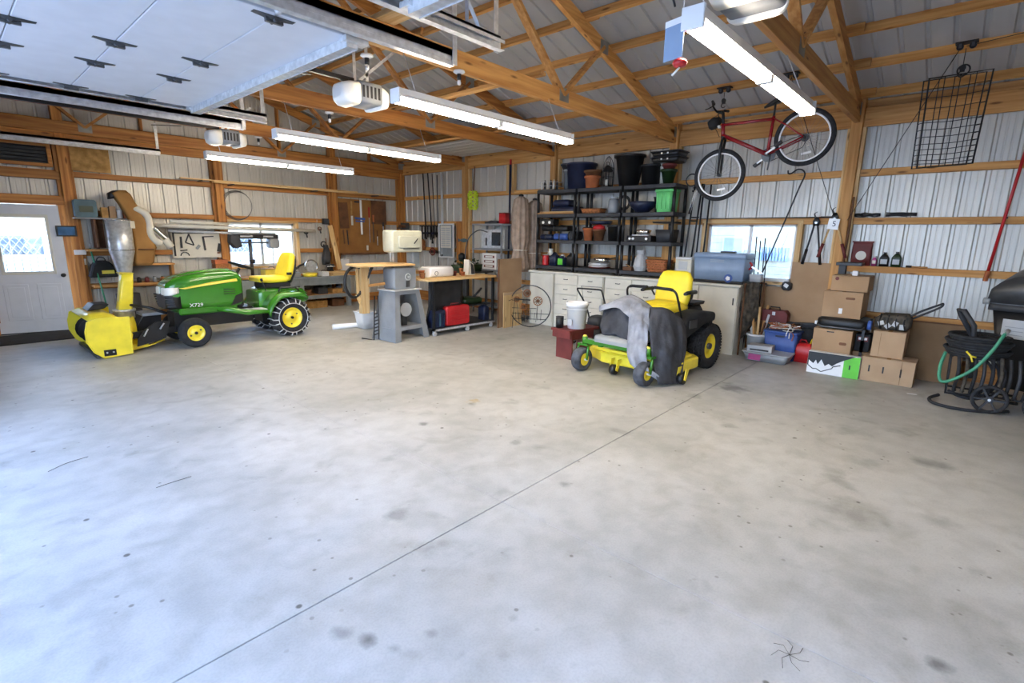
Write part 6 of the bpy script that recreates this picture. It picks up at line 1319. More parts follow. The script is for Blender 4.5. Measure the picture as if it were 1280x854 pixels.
q = T('glass_jar', 'glass jar with steel lid on the third shelf of the middle unit', 'jar', (7.85, 4.72, zt2)); MB().lathe([(0, zt2+.001), (.085, zt2+.002), (.095, zt2+.05), (.095, zt2+.2), (.07, zt2+.24), (0, zt2+.24)], (7.85, 4.70, 0), n=20).build('body', 'clearplast', q); MB().cyl((7.85, 4.70, zt2+.24), (7.85, 4.70, zt2+.27), .075, n=20).build('lid', 'galv', q)
q = T('cable_coil', 'small black cable coil behind the glass jar', 'coil', (8.02, 4.62, zt2))
for k in range(3): MB().torus((8.02, 4.60, zt2+.18+.0*k), .12-.015*k, .009, 'x', 20, 5).build('loop', 'char', q)
MB().tube([(8.02, 4.60, zt2+.002), (8.02, 4.60, zt2+.07)], .012, 6).build('tail', 'char', q)
q = T('serving_bowl', 'wide dark navy bowl on the third shelf of the right unit', 'bowl', (7.9, 4.2, zt2)); MB().lathe([(0, zt2+.001), (.09, zt2+.001), (.20, zt2+.10), (.24, zt2+.17), (.23, zt2+.17), (.18, zt2+.10), (0, zt2+.04)], (7.9, 4.18, 0), n=28).build('body', 'navy', q); MB().torus((7.9, 4.18, zt2+.17), .235, .006, 'z', 28, 5).build('rim', 'navy', q)
q = T('black_bin', 'black square bin between the navy bowl and green tub', 'bin', (8.0, 3.93, zt2)); MB().rr('z', [(zt2+.001, 8.02, 3.91, .09, .07, .02), (zt2+.24, 8.02, 3.91, .11, .09, .02)]).build('body', 'black', q); MB().rr('z', [(zt2+.23, 8.02, 3.91, .115, .095, .02), (zt2+.25, 8.02, 3.91, .115, .095, .02)]).build('rim', 'char', q)
q = T('green_tub', 'bright mint green ribbed tub on the third shelf of the right unit', 'tub', (7.85, 3.7, zt2)); MB().rr('z', [(zt2+.001, 7.85, 3.73, .12, .12, .03), (zt2+.32, 7.85, 3.73, .14, .145, .03)]).build('body', 'mint', q); MB().rr('z', [(zt2+.31, 7.85, 3.73, .15, .155, .03), (zt2+.345, 7.85, 3.73, .15, .155, .03)]).build('lid', 'mint', q)
for k in range(4): MB().box(7.708-.002, 7.73, 3.62+.07*k, 3.635+.07*k, zt2+.05, zt2+.28).build('rib', 'mint', q)
# second level
for k, (y0, y1, z, h, m, lb) in enumerate(((5.95, 6.25, 0, .10, 'navy', 'blue folded sheet at the lower left of the second shelf'), (5.62, 5.93, 0, .12, 'blue', 'bright blue bag in the middle of the left unit second shelf'), (5.44, 5.6, 0, .16, 'char', 'charcoal bundle at the right of the left unit second shelf'), (5.6, 6.22, .16, .10, 'black', 'long black bundle lying on the blue things'))):
    q = T('folded_tarp', lb, 'bag', (SX, (y0+y1)/2, zt3+z)); zz = zt3+z+.001
    MB().rr('y', [(y0, SX, zz+h/2, .13, h*.4, .04), (y0+.03, SX, zz+h/2, .16, h/2, .05), (y1-.03, SX, zz+h/2, .16, h/2, .05), (y1, SX, zz+h/2, .13, h*.4, .04)]).build('body', m, q); B('strap', 'char', 7.765, 7.775, (y0+y1)/2-.012, (y0+y1)/2+.012, zz, zz+h, q)
q = T('headlamp_set', 'black case with two white lamps on top of the dark bundles', 'case', (7.85, 6.1, zt3+.26)); B('body', 'black', 7.76, 7.95, 5.92, 6.24, zt3+.27, zt3+.38, q, .01)
for y in (6.0, 6.15): MB().cyl((7.75, y, zt3+.32), (7.765, y, zt3+.32), .028, n=14).build('lens', 'lens', q)
pot('flower_pot', 'pot', 'terracotta pot on the second shelf of the middle unit', 7.84, 5.18, zt3, .095, .22, 'terra'); pot('flower_pot', 'pot', 'dark pot with a red cap right of the terracotta pot', 7.84, 4.96, zt3, .11, .20, 'brown', m2='red')
q = MB().lathe([(0, 0), (.115, 0), (.10, .05), (.03, .08), (0, .085)], (7.84, 4.96, zt3+.202), n=20).build('saucer', 'red'); meta(q, 'red upturned saucer sitting on the dark pot, second shelf', 'saucer')
pot('planter', 'planter', 'tall charcoal pot at the right of the middle unit second shelf', 7.88, 4.66, zt3, .13, .27, 'black', rb=.85); pot('planter', 'planter', 'black pot at the left of the middle unit second shelf', 8.02, 5.28, zt3, .10, .24, 'black')
q = T('dark_pan', 'wide dark pan lying on the pots of the middle unit', 'pan', (7.98, 5.05, zt3+.29)); MB().lathe([(0, 0), (.17, 0), (.2, .05), (.19, .05), (.16, .012), (0, .012)], (8.0, 5.03, zt3+.29), n=26).build('body', 'navy', q); MB().torus((8.0, 5.03, zt3+.34), .197, .006, 'z', 26, 5).build('rim', 'char', q)
q = T('camp_stove', 'silver and black camp stove with white knobs on the second shelf of the right unit', 'stove', (7.85, 4.12, zt3)); B('body', 'black', 7.76, 8.0, 3.92, 4.36, zt3+.001, zt3+.10, q, .008); B('grate', 'galv', 7.78, 7.98, 3.98, 4.28, zt3+.10, zt3+.115, q); MB().rr('z', [(zt3+.116, 7.88, 4.12, .06, .09, .03), (zt3+.19, 7.88, 4.12, .075, .12, .03), (zt3+.2, 7.88, 4.12, .05, .09, .03)]).build('pan', 'chrome', q)
for y in (4.30, 4.24, 4.0): MB().cyl((7.74, y, zt3+.05), (7.76, y, zt3+.05), .02, n=12).build('knob', 'white_gloss', q)
q = T('black_box', 'black open bin at the right of the second shelf, right unit', 'bin', (7.95, 3.72, zt3)); MB().rr('z', [(zt3+.001, 7.95, 3.74, .13, .12, .02), (zt3+.2, 7.95, 3.74, .15, .14, .02)]).build('body', 'char', q); MB().rr('z', [(zt3+.30, 7.95, 3.76, .17, .17, .04), (zt3+.325, 7.95, 3.76, .18, .18, .04)]).build('lid', 'black', q); MB().cyl((8.0, 3.72, zt3+.2), (8.0, 3.72, zt3+.30), .03, n=8).build('prop', 'char', q)
# bottom level
q = T('white_vase', 'white and black patterned vase at the left of the bottom shelf', 'vase', (7.95, 6.16, zt4)); MB().lathe([(0, zt4+.001), (.06, zt4+.002), (.085, zt4+.12), (.06, zt4+.22), (.035, zt4+.28), (.05, zt4+.31), (0, zt4+.31)], (7.98, 6.12, 0), n=20).build('body', 'cream', q); MB().torus((7.98, 6.12, zt4+.17), .078, .014, 'z', 20, 6).build('band', 'black', q)
q = T('red_can', 'red ribbed metal can on the bottom shelf next to the parasols', 'can', (7.79, 6.14, zt4)); MB().lathe([(0, zt4+.001)]+[(.062+.003*(k % 2), zt4+.002+.021*k) for k in range(10)]+[(0, zt4+.2)], (7.80, 6.10, 0), n=20).build('body', 'red', q); MB().torus((7.80, 6.10, zt4+.195), .06, .005, 'z', 20, 5).build('rim', 'galv', q)
for k, (y, r, h, m, lb) in enumerate(((5.92, .08, .24, 'navy', 'dark blue jug on the bottom shelf of the left unit'), (5.74, .075, .2, 'lime', 'blue jug with lime green label on the bottom shelf'), (5.52, .08, .26, 'black', 'black bottle at the right of the left unit bottom shelf'))):
    q = T('jug', lb, 'jug', (7.85, y, zt4)); MB().rr('z', [(zt4+.001, 7.85, y, r, r, .03), (zt4+h*.7, 7.85, y, r, r, .03), (zt4+h*.95, 7.85, y, r*.35, r*.35, .02)]).build('body', 'navy' if m == 'lime' else m, q); MB().cyl((7.85, y, zt4+h*.95), (7.85, y, zt4+h*1.05), .022, n=12).build('cap', 'white' if k else 'black', q); MB().torus((7.85, y, zt4+h*.78), r*.7, .011, 'x', 12, 6, 0, pi).build('handle', 'clearplast' if k == 1 else 'navy', q)
    if m == 'lime': B('label', 'lime', 7.768, 7.774, y-.06, y+.05, zt4+.03, zt4+.14, q)
q = T('plate_stack', 'stack of glossy plates and a silver pan on the bottom shelf', 'plates', (7.85, 4.95, zt4))
for k in range(5): MB().lathe([(0, 0), (.12, 0), (.20, .02), (.20, .026), (.12, .008), (0, .008)], (7.87, 4.93+.01*(k % 2), zt4+.002+.018*k), n=28).build('plate', ['red_dark', 'white_gloss', 'light_grey', 'white_gloss', 'galv'][k], q)
MB().lathe([(0, 0), (.12, 0), (.16, .08), (.155, .08), (.11, .01), (0, .01)], (7.9, 4.9, zt4+.10), n=24).build('pan', 'chrome', q); MB().tube([(7.9, 4.75, zt4+.17), (7.86, 4.6, zt4+.2)], .012, 6).build('pan_handle', 'black', q)
q = T('stoneware_jar', 'pale grey carved stoneware jar on the bottom shelf of the right unit', 'jar', (7.84, 4.1, zt4)); MB().lathe([(0, zt4+.001), (.09, zt4+.002), (.12, zt4+.08), (.10, zt4+.2), (.06, zt4+.28), (.075, zt4+.34), (.06, zt4+.34), (.045, zt4+.28), (0, zt4+.26)], (7.84, 4.12, 0), n=14, sm=False).build('body', 'light_grey', q); MB().torus((7.84, 4.0, zt4+.15), .07, .015, 'x', 14, 6, -1.5, 1.5).build('handle', 'light_grey', q)
q = T('wicker_basket', 'orange-brown wicker basket at the right of the bottom shelf', 'basket', (7.86, 3.78, zt4)); MB().rr('z', [(zt4+.001, 7.88, 3.80, .13, .15, .05), (zt4+.20, 7.88, 3.80, .15, .18, .05)], n=5).build('body', 'wicker', q)
for k in range(5): MB().rr('z', [(zt4+.02+.04*k, 7.88, 3.80, .140+.005*k, .163+.006*k, .05), (zt4+.035+.04*k, 7.88, 3.80, .142+.005*k, .165+.006*k, .05)]).build('weave_band', 'terra', q)
q = T('seed_tray', 'flat dark tray of tools on the bottom shelf between units', 'tray', (7.85, 4.4, zt4)); B('body', 'brown', 7.76, 7.98, 4.24, 4.44, zt4+.001, zt4+.06, q, .006); MB().tube([(7.8, 4.3, zt4+.07), (7.9, 4.42, zt4+.09)], .01, 6).build('tool_handle', 'wood_y', q)
# cooler and its neighbour
q = T('cooler', 'pale blue hard cooler with grey lid at the right end of the counter', 'cooler', (7.9, 2.8, 1.035)); MB().rr('z', [(1.07, 7.90, 2.78, .19, .36, .03), (1.40, 7.90, 2.78, .205, .38, .03)]).build('body', 'cooler', q); MB().rr('z', [(1.40, 7.90, 2.78, .215, .39, .03), (1.46, 7.90, 2.78, .21, .385, .03), (1.475, 7.90, 2.78, .19, .36, .03)]).build('lid', 'cooler', q); MB().rr('z', [(1.036, 7.90, 2.78, .20, .375, .03), (1.075, 7.90, 2.78, .20, .375, .03)]).build('base', 'black', q)
MB().cyl((7.70, 2.62, 1.115), (7.688, 2.62, 1.115), .06, n=24).build('emblem_disc', 'blue', q); MB().lathe([(0, 0), (.035, 0), (.035, .004), (0, .004)], (7.680, 2.62, 1.115), 'x', 5, sm=False).build('emblem_star', 'white_gloss', q); MB().box(7.690, 7.696, 2.70, 2.90, 1.37, 1.375).box(7.690, 7.696, 2.70, 2.90, 1.345, 1.35).build('embossed_lines', 'light_grey', q)
MB().box(7.98, 8.02, 2.38, 2.40, 1.2, 1.36).build('handle', 'cooler', q, bevel=.005); MB().rr('x', [(7.85, 2.72, 1.485, .10, .015, .01), (7.95, 2.72, 1.485, .10, .015, .01)]).build('lid_handle', 'black', q)
q = T('jug_cooler', 'small white box with dark spout between shelving and blue cooler', 'box', (7.85, 3.34, 1.035)); MB().rr('z', [(1.036, 7.84, 3.33, .12, .13, .02), (1.36, 7.84, 3.33, .12, .13, .02)]).build('body', 'cream', q); MB().rr('z', [(1.36, 7.84, 3.33, .125, .135, .02), (1.39, 7.84, 3.33, .12, .13, .02)]).build('lid', 'white', q); B('slot', 'black', 7.712, 7.722, 3.30, 3.37, 1.14, 1.17, q); B('front_panel', 'light_grey', 7.714, 7.721, 3.26, 3.40, 1.20, 1.33, q)

# ================================================================== STEP BOX, BUCKET, PUSH MOWER
q = T('step_box', 'dark red painted wooden step box behind the mower front wheel', 'box', (5.9, 4.05, 0)); Rb = radians(-8)
for (c, s_, n_, m) in (((5.92, 4.06, .405), (.62, .36, .035), 'top_board', 'red_dark'), ((5.70, 4.08, .195), (.03, .30, .39), 'side_board', 'red_dark'), ((6.14, 4.04, .195), (.03, .30, .39), 'side_board', 'red_dark'), ((5.92, 3.93, .33), (.44, .025, .11), 'rail_board', 'red_dark'), ((5.92, 4.19, .33), (.44, .025, .11), 'rail_board', 'red_dark'), ((5.62, 4.08, .35), (.02, .34, .09), 'apron_board', 'red_dark')): MB().obox(c, s_, (0, 0, Rb)).build(n_, m, q, bevel=.003)
q = T('bucket', 'white plastic bucket standing on the dark red step box', 'bucket', (5.86, 4.02, .423)); MB().lathe([(0, .424), (.125, .425), (.145, .74), (.155, .74), (.155, .79), (.14, .79), (.13, .6), (0, .58)], (5.86, 4.0, 0), n=30).build('body', 'white_gloss', q)
for z in (.70, .745): MB().torus((5.86, 4.0, z), .152, .005, 'z', 30, 5).build('rib', 'white', q)
MB().torus((5.86, 4.0, .76), .162, .0035, 'z', 20, 5, -2.6, .5).build('bail_handle', 'galv', q); B('label', 'light_grey', 5.70, 5.712, 3.97, 4.04, .48, .56, q)
q = T('paint_can', 'small black can left of the white bucket on the step box', 'can', (5.70, 4.18, .423)); MB().lathe([(0, .424), (.055, .425), (.055, .58), (0, .58)], (5.72, 4.19, 0), n=18).build('body', 'black', q); MB().torus((5.72, 4.19, .578), .054, .005, 'z', 18, 5).build('rim', 'dark_steel', q)
pm = T('push_mower', 'black push mower with folded handle behind the riding mower', 'mower', (6.75, 4.3, 0))
MB().rr('z', [(.10, 6.85, 4.28, .30, .27, .1), (.26, 6.85, 4.28, .30, .27, .1), (.30, 6.85, 4.28, .26, .23, .08)]).build('deck', 'black', pm); MB().rr('z', [(.30, 6.85, 4.28, .14, .13, .05), (.42, 6.85, 4.28, .13, .12, .05), (.46, 6.85, 4.28, .09, .08, .04)]).build('engine', 'char', pm)
for (x, y) in ((6.62, 4.56), (6.62, 4.0), (7.1, 4.56), (7.1, 4.0)):
    w_ = MB().torus((x, y, .10), .075, .025, 'y', 20, 8).build('wheel', 'rubber', pm); MB().cyl((x, y-.02, .10), (x, y+.02, .10), .06, n=14).build('hub', 'grey', w_)
MB().tube(crv([(6.98, 4.50, .33), (6.93, 4.56, .58), (6.88, 4.68, .80), (6.87, 4.70, .845), (6.87, 4.66, .86), (6.87, 4.34, .865), (6.87, 4.26, .86), (6.87, 4.23, .82), (6.90, 4.19, .66), (6.94, 4.12, .40)], 4), .013, 8).build('handle', 'black', pm)
MB().tube([(6.93, 4.60, .60), (6.86, 4.62, .90), (6.86, 4.24, .91), (6.92, 4.2, .62)], .005, 5).build('control_bail', 'dark_steel', pm)
for p in ((6.92, 4.58, .60), (6.91, 4.18, .60)): MB().cyl((p[0]-.03, p[1], p[2]), (p[0]+.03, p[1], p[2]), .022, n=8).build('clamp_knob', 'black', pm)

# ================================================================== RIGHT SIDE CLUTTER
q = T('camo_cloth', 'dark mottled camouflage cloth hanging over a frame beside the cabinet', 'cloth', (7.95, 2.30, .1))
g_ = cpatch([[(7.70, 2.40, 1.06), (7.70, 2.41, .75), (7.72, 2.40, .45), (7.76, 2.40, .2)], [(7.80, 2.34, 1.07), (7.76, 2.33, .78), (7.80, 2.32, .50), (7.86, 2.34, .3)], [(7.92, 2.24, 1.08), (7.90, 2.22, .85), (7.94, 2.2, .7), (8.0, 2.22, .55)]], amp=.05, fr_q=9, seed=3)
MB().grid(g_).build('cloth', 'tarp', q, solid=.008)
for (x, y) in ((7.72, 2.38), (8.1, 2.36), (8.0, 2.20)): MB().tube([(x, y, 0), (x, y, 1.05)], .014, 6).build('frame_post', 'brown', q)
MB().tube([(7.72, 2.38, 1.045), (8.1, 2.36, 1.05), (8.0, 2.2, 1.05)], .014, 6).build('frame_rail', 'brown', q)
q = pot('bucket', 'bucket', 'white bucket full of wooden stakes beside the camouflage cloth', 8.0, 2.22, 0, .14, .31, 'white', rb=.85, m2='white_gloss')
sk = T('wooden_stakes', 'bundle of wooden stakes standing in the white bucket on the floor', 'stakes', (8.0, 2.22, .25))
rnd = random.Random(5)
for k in range(9):
    a = k*.7; r = .06; MB().beam((8.0+r*cos(a), 2.22+r*sin(a), .24), (8.0+r*cos(a)*2.4+.02, 2.24+r*sin(a)*2.4, .48+.26*rnd.random()), .03, .018).build('stake', ['wood_z', 'wood_pale_z', 'brown', 'light_grey'][k % 4], sk)
q = T('toolbox', 'dark red metal toolbox behind the blue tub', 'toolbox', (8.2, 1.98, .4)); MB().rr('x', [(8.05, 2.05, .565, .19, .06, .01), (8.22, 2.05, .565, .19, .06, .01)]).build('tray', 'red_dark', q); MB().prism([(1.86, .625), (2.24, .625), (2.20, .67), (1.90, .67)], 'x', 8.05, 8.22).build('lid', 'red_dark', q); MB().tube([(8.13, 2.12, .67), (8.13, 2.11, .71), (8.13, 1.99, .71), (8.13, 1.98, .67)], .008, 6).build('handle', 'black', q); B('latch', 'galv', 8.04, 8.052, 2.02, 2.06, .60, .65, q)
q = T('milk_crate', 'dark crate under the red toolbox', 'crate', (8.13, 2.0, 0)); 
for z in (0.0, .12, .24, .36, .47): B('slat', 'char', 8.06, 8.075, 1.84, 2.08, z+.002, z+.035, q); B('slat', 'char', 8.24, 8.255, 1.84, 2.08, z+.002, z+.035, q)
for (x, y) in ((8.05, 1.83), (8.05, 2.08), (8.24, 1.83), (8.24, 2.08)): B('corner', 'char', x, x+.02, y, y+.02, .001, .504, q)
q = T('blue_tote', 'blue plastic tote full of tangled cords', 'tote', (7.95, 1.87, .0)); MB().rr('z', [(.001, 7.96, 1.86, .13, .19, .03), (.40, 7.96, 1.86, .15, .22, .03)]).build('body', 'blue', q); MB().rr('z', [(.385, 7.96, 1.86, .16, .23, .03), (.41, 7.96, 1.86, .16, .23, .03)]).build('rim', 'blue', q); MB().box(7.80, 7.812, 1.80, 1.92, .33, .355).build('hand_slot', 'navy', q)
q = T('tangled_cords', 'tangle of orange and white cords piled on the blue tote', 'cords', (7.95, 1.85, .41)); rnd = random.Random(11)
for k in range(9):
    pts = [(7.95+rnd.uniform(-.13, .13), 1.84+rnd.uniform(-.22, .2), .42+rnd.uniform(0, .10)) for _ in range(7)]
    if k < 3: pts.append((7.79, 1.70+.04*k, .40)); pts.append((7.78, 1.70+.04*k, .30+.03*k))
    MB().tube(crv(pts, 4), .007, 5).build('cord', ['terra', 'cream', 'white', 'wicker', 'black'][k % 5], q)
q = T('clear_tray', 'low clear plastic tray with a pink item on the floor', 'tray', (7.68, 1.98, 0)); 
cb = MB().rr('z', [(.001, 7.66, 1.95, .15, .26, .05), (.12, 7.66, 1.95, .18, .30, .05)]).build('body', 'clearplast', q); MB().rr('z', [(.115, 7.66, 1.95, .185, .31, .05), (.13, 7.66, 1.95, .185, .31, .05)]).build('lid', 'light_grey', q); MB().obox((7.484, 2.08, .06), (.012, .16, .08), (0, 0.1, 0)).build('pink_item', 'pink', q)
q = T('media_player', 'grey electronic deck lying on the clear tray', 'player', (7.62, 2.0, .13)); MB().obox((7.60, 2.04, .18), (.22, .32, .09), (0, 0, .1)).build('body', 'light_grey', q, bevel=.004); MB().obox((7.488, 2.03, .165), (.006, .24, .02), (0, 0, .1)).build('slot', 'black', q); MB().obox((7.488, 2.08, .20), (.005, .06, .012), (0, 0, .1)).build('display', 'char', q)
q = T('gas_can', 'red plastic fuel can left of the white and green box', 'can', (8.0, 1.56, 0)); MB().rr('z', [(.001, 7.95, 1.56, .09, .11, .03), (.22, 7.95, 1.56, .09, .11, .03), (.27, 7.95, 1.56, .05, .07, .03)]).build('body', 'red', q); MB().tube([(7.95, 1.50, .27), (7.95, 1.48, .33), (7.93, 1.42, .36)], .014, 8).build('spout', 'yellow', q); MB().tube([(7.95, 1.54, .265), (7.95, 1.56, .31), (7.95, 1.62, .31), (7.95, 1.64, .26)], .011, 6).build('handle', 'red', q)
q = T('folded_chair', 'black folded camp gear lying behind the blue tote', 'gear', (8.15, 1.65, 0))
for k in range(3): MB().tube([(8.18-.04*k, 2.05-.1*k, .40+.05*k), (8.1-.03*k, 1.42, .50+.02*k)], .018, 8).build('tube', 'char', q)
MB().rr('y', [(1.42, 8.16, .30, .06, .18, .04), (1.80, 8.16, .30, .06, .16, .04)]).build('pack', 'black_soft', q)
for y in (1.45, 1.78): MB().tube([(8.16, y, .0), (8.16, y, .46)], .012, 6).build('leg', 'char', q)
q = T('cardboard_sheet', 'big flattened cardboard sheet covering the wall under the window', 'cardboard', (8.25, 1.95, .2)); MB().prism([(1.44, .18), (2.55, .18), (2.55, .99), (1.93, 1.00), (1.93, 1.37), (1.44, 1.37)], 'x', 8.268, 8.278).build('sheet', 'card', q); B('fold_flap', 'card_dark', 8.255, 8.266, 1.46, 2.5, .18, .5, q)
def carton(nm, lb, x0, x1, y0, y1, z0, z1, m='card', mark=True, slot=False, group=None, m2=None):
    q = T(nm, lb, 'box', ((x0+x1)/2, (y0+y1)/2, z0)); z0 += .001
    B('body', m, x0, x1, y0, y1, z0, z1-.004, q, .004); ym = (y0+y1)/2
    B('top_flap', m2 or 'card_light', x0+.001, (x0+x1)/2-.002, y0+.001, y1-.001, z1-.004, z1, q); B('top_flap', m2 or 'card_light', (x0+x1)/2+.002, x1-.001, y0+.001, y1-.001, z1-.004, z1, q)
    B('tape', 'brown_kraft', x0-.002, x1, ym-.02, ym+.02, z1, z1+.0012, q) if mark else None
    return q
q = carton('cardboard_box', 'tan carton bottom of the pile, standing right behind the white and green box', 7.50, 8.0, .97, 1.40, .0, .57, 'card'); MB().rr('x', [(7.496, 1.06, .40, .04, .018, .015), (7.499, 1.06, .40, .04, .018, .015)]).build('printed_oval', 'brown', q); B('hand_hole', 'black', 7.497, 7.5, 1.17, 1.25, .53, .545, q)
q = T('cargo_ramp', 'black padded folding carrier between the tan carton and the big box', 'carrier', (7.75, 1.1, .57)); MB().rr('y', [(.84, 7.76, .655, .22, .045, .04), (.90, 7.76, .65, .25, .065, .05), (1.32, 7.76, .65, .25, .065, .05), (1.38, 7.76, .65, .21, .045, .04)]).build('pad', 'black', q); MB().tube([(7.52, .86, .63), (7.50, .90, .60), (7.50, 1.32, .60), (7.52, 1.38, .62)], .014, 8).build('frame_tube', 'dark_steel', q)
MB().lathe([(0, 0), (.06, 0), (.06, .04), (0, .04)], (7.6, .80, .66), 'y', 18).build('wheel', 'blue', q); B('buckle', 'white', 7.50, 7.55, 1.375, 1.40, .62, .66, q)
for z in (.30, .45): B('leg', 'black', 7.60, 7.63, .86, .89, z-.15, z+.16, q)
q = T('trail_device', 'black device box with a red label beside the tan carton', 'device', (7.7, .89, 0)); B('body', 'black_soft', 7.66, 7.86, .80, .955, .31, .53, q, .006); B('label', 'red_dark', 7.65, 7.659, .82, .93, .44, .50, q); B('label', 'white', 7.646, 7.652, .83, .92, .46, .49, q); B('stand', 'card_dark', 7.64, 7.9, .78, .96, 0, .305, q)
q = carton('cardboard_box', 'biggest brown carton, upper middle of the tall pile', 7.58, 8.08, .93, 1.36, .718, 1.05, 'card'); MB().rr('x', [(7.576, 1.06, .97, .05, .014, .012), (7.579, 1.06, .97, .05, .014, .012)]).build('printed_oval', 'brown', q); B('torn_label', 'white', 7.577, 7.58, 1.13, 1.17, .77, .84, q)
q = carton('cardboard_box', 'flat brown carton on top of the tall pile', 7.62, 8.06, .90, 1.30, 1.055, 1.25, 'card'); MB().cyl((7.618, 1.24, 1.21), (7.62, 1.24, 1.21), .022, n=14).build('printed_seal', 'red_dark', q)
q = T('reciprocating_bracket', 'black bracket and small white block on top of the pile', 'bracket', (7.85, 1.1, 1.252)); B('arm', 'black', 7.75, 8.0, 1.02, 1.30, 1.37, 1.41, q, .004); B('upright', 'char', 7.85, 7.93, 1.20, 1.28, 1.253, 1.37, q, .004); B('block', 'white', 7.70, 7.78, 1.04, 1.10, 1.253, 1.31, q, .004)
# white, black and green printed box
gb = T('printed_box', 'white box with black jagged print and bright green end on the floor', 'box', (7.6, 1.12, 0)); B('body', 'white_gloss', 7.38, 7.48, .83, 1.40, .001, .28, gb, .003)
X_ = 7.3755
def pf(pts, m, n_, x=X_, th=.003): return MB().prism(pts, 'x', x, x+th).build(n_, m, gb)
pf([(.832, .002), (1.0, .002), (1.0, .25), (.832, .278)], 'lime', 'green_end')
pf([(1.385, .275), (1.385, .165), (1.33, .125), (1.305, .175), (1.28, .12), (1.245, .19), (1.20, .11), (1.16, .145), (1.12, .12), (1.08, .16), (1.0, .215), (.90, .268), (.88, .277)], 'black', 'jagged_print', X_-.0015)
ln = [(1.392, .10), (1.33, .055), (1.29, .06), (1.235, .03), (1.12, .09), (1.11, .115), (1.03, .145)]
m_ = MB(); [m_.beam((X_-.002, *a), (X_-.002, *b), .010, .004, (1, 0, 0)) for a, b in zip(ln, ln[1:])]; m_.build('outline_print', 'black', gb); MB().box(X_-.003, X_, .925, .94, .11, .165).build('hand_hole', 'black', gb)
MB().box(X_-.002, X_, 1.385, 1.397, .10, .275).build('outline_print', 'black', gb)
q = carton('cardboard_box', 'wide tan carton lowest on the floor right of the green-ended box', 7.42, 7.74, .30, .825, .0, .30, 'card_light'); [B('hand_hole', 'black', 7.417, 7.42, y-.008, y+.008, .12, .20, q) for y in (.74, .60)]; B('seam', 'card_dark', 7.417, 7.42, .425, .43, .01, .29, q); B('hand_hole', 'black', 7.417, 7.42, .42, .435, .10, .2, q)
q = carton('cardboard_box', 'tan carton with tape lines stacked under the camouflage bag', 7.50, 7.90, .44, .76, .301, .62, 'card_light'); B('seam', 'card_dark', 7.497, 7.50, .68, .684, .32, .6, q)
cb_ = T('camo_bag', 'camouflage bag with a black looped strap on the stacked cartons', 'bag', (7.7, .6, .62)); MB().rr('y', [(.42, 7.70, .73, .08, .06, .05), (.46, 7.70, .73, .13, .10, .06), (.70, 7.70, .72, .13, .10, .06), (.78, 7.70, .70, .08, .06, .05)], n=6).build('body', 'tarp', cb_)
for k in range(4): MB().tube([(7.565, .47+.08*k, .64), (7.56, .49+.08*k, .73), (7.60, .48+.08*k, .82)], .010, 6).build('webbing', 'black', cb_); MB().obox((7.562, .50+.07*k, .68+.03*(k % 2)), (.012, .05, .06), (.4*k, 0, 0)).build('camo_patch', 'light_grey', cb_)
MB().tube(crv([(7.68, .45, .80), (7.68, .35, .88), (7.68, .20, .97), (7.68, .17, .985), (7.68, .19, .94), (7.68, .35, .83), (7.68, .44, .77)], 5), .013, 6).build('strap', 'black', cb_)
q = T('brown_panel', 'brown hardboard panel leaning on the wall behind the hose cart', 'panel', (8.0, .3, 0)); MB().beam((7.95, .38, 0), (8.22, .38, .69), .95, .012, (1, 0, 0)).build('sheet', 'card_dark', q); B('edge_strip', 'brown', 8.20, 8.225, -.1, .86, .685, .70, q)
# right-wall rail goods
q = T('seed_bag', 'red-brown printed seed bag on the rail beside the timber post', 'bag', (8.34, 1.08, 1.355)); MB().rr('z', [(1.356, 8.34, 1.12, .035, .11, .02), (1.5, 8.34, 1.12, .042, .115, .03), (1.64, 8.34, 1.12, .012, .11, .01), (1.67, 8.34, 1.12, .006, .11, .005)]).build('body', 'red_dark', q); MB().cyl((8.302, 1.12, 1.49), (8.296, 1.12, 1.49), .06, n=22).build('printed_disc', 'cream', q); B('top_seal', 'red_dark', 8.325, 8.352, 1.0, 1.24, 1.66, 1.68, q)
for k, (y, r, h, m, cap, lb) in enumerate(((.965, .028, .12, 'pink', 'white', 'small pinkish bottle right of the red-brown bag'), (.86, .052, .17, 'black', 'char', 'black oil bottle on the wall rail'), (.73, .052, .18, 'green_dark', 'char', 'green oil bottle rightmost on the wall rail'))):
    q = T('oil_bottle', lb, 'bottle', (8.34, y, 1.356)); MB().rr('z', [(1.357, 8.34, y, .036, r, .015), (1.357+h*.65, 8.34, y, .036, r, .015), (1.357+h*.85, 8.34, y, .025, r*.6, .015), (1.357+h*.95, 8.34, y-.0, .014, .016, .01)]).build('body', m, q); MB().cyl((8.34, y, 1.357+h*.95), (8.34, y, 1.357+h*1.08), .017, n=12).build('cap', cap, q); B('label', 'light_grey' if k else 'cream', 8.300, 8.304, y-r*.7, y+r*.7, 1.39, 1.39+h*.35, q)
q = T('rail_tool', 'small dark tool lying on the rail right of the green bottle', 'tool', (8.33, .5, 1.356)); MB().cyl((8.33, .40, 1.366), (8.33, .56, 1.366), .009, n=8).build('shaft', 'wood_y', q); MB().rr('y', [(.56, 8.33, 1.37, .014, .012, .008), (.62, 8.33, 1.37, .018, .013, .008)]).build('head', 'black', q)
for (y0, y1, lb) in ((.98, 1.28, 'black coiled strap lying on the upper rail next to the timber post'), (.60, .92, 'black twiggy cable bundle on the upper rail above the oil bottles')):
    q = T('cable_bundle', lb, 'cable', (8.34, (y0+y1)/2, 1.985)); rnd = random.Random(int(y0*100))
    for k in range(5): MB().tube(crv([(8.34+rnd.uniform(-.02, .02), y0+(y1-y0)*j/5, 1.997+.008*k+rnd.uniform(0, .018)) for j in range(6)], 3), .008, 5).build('strand', 'black', q)
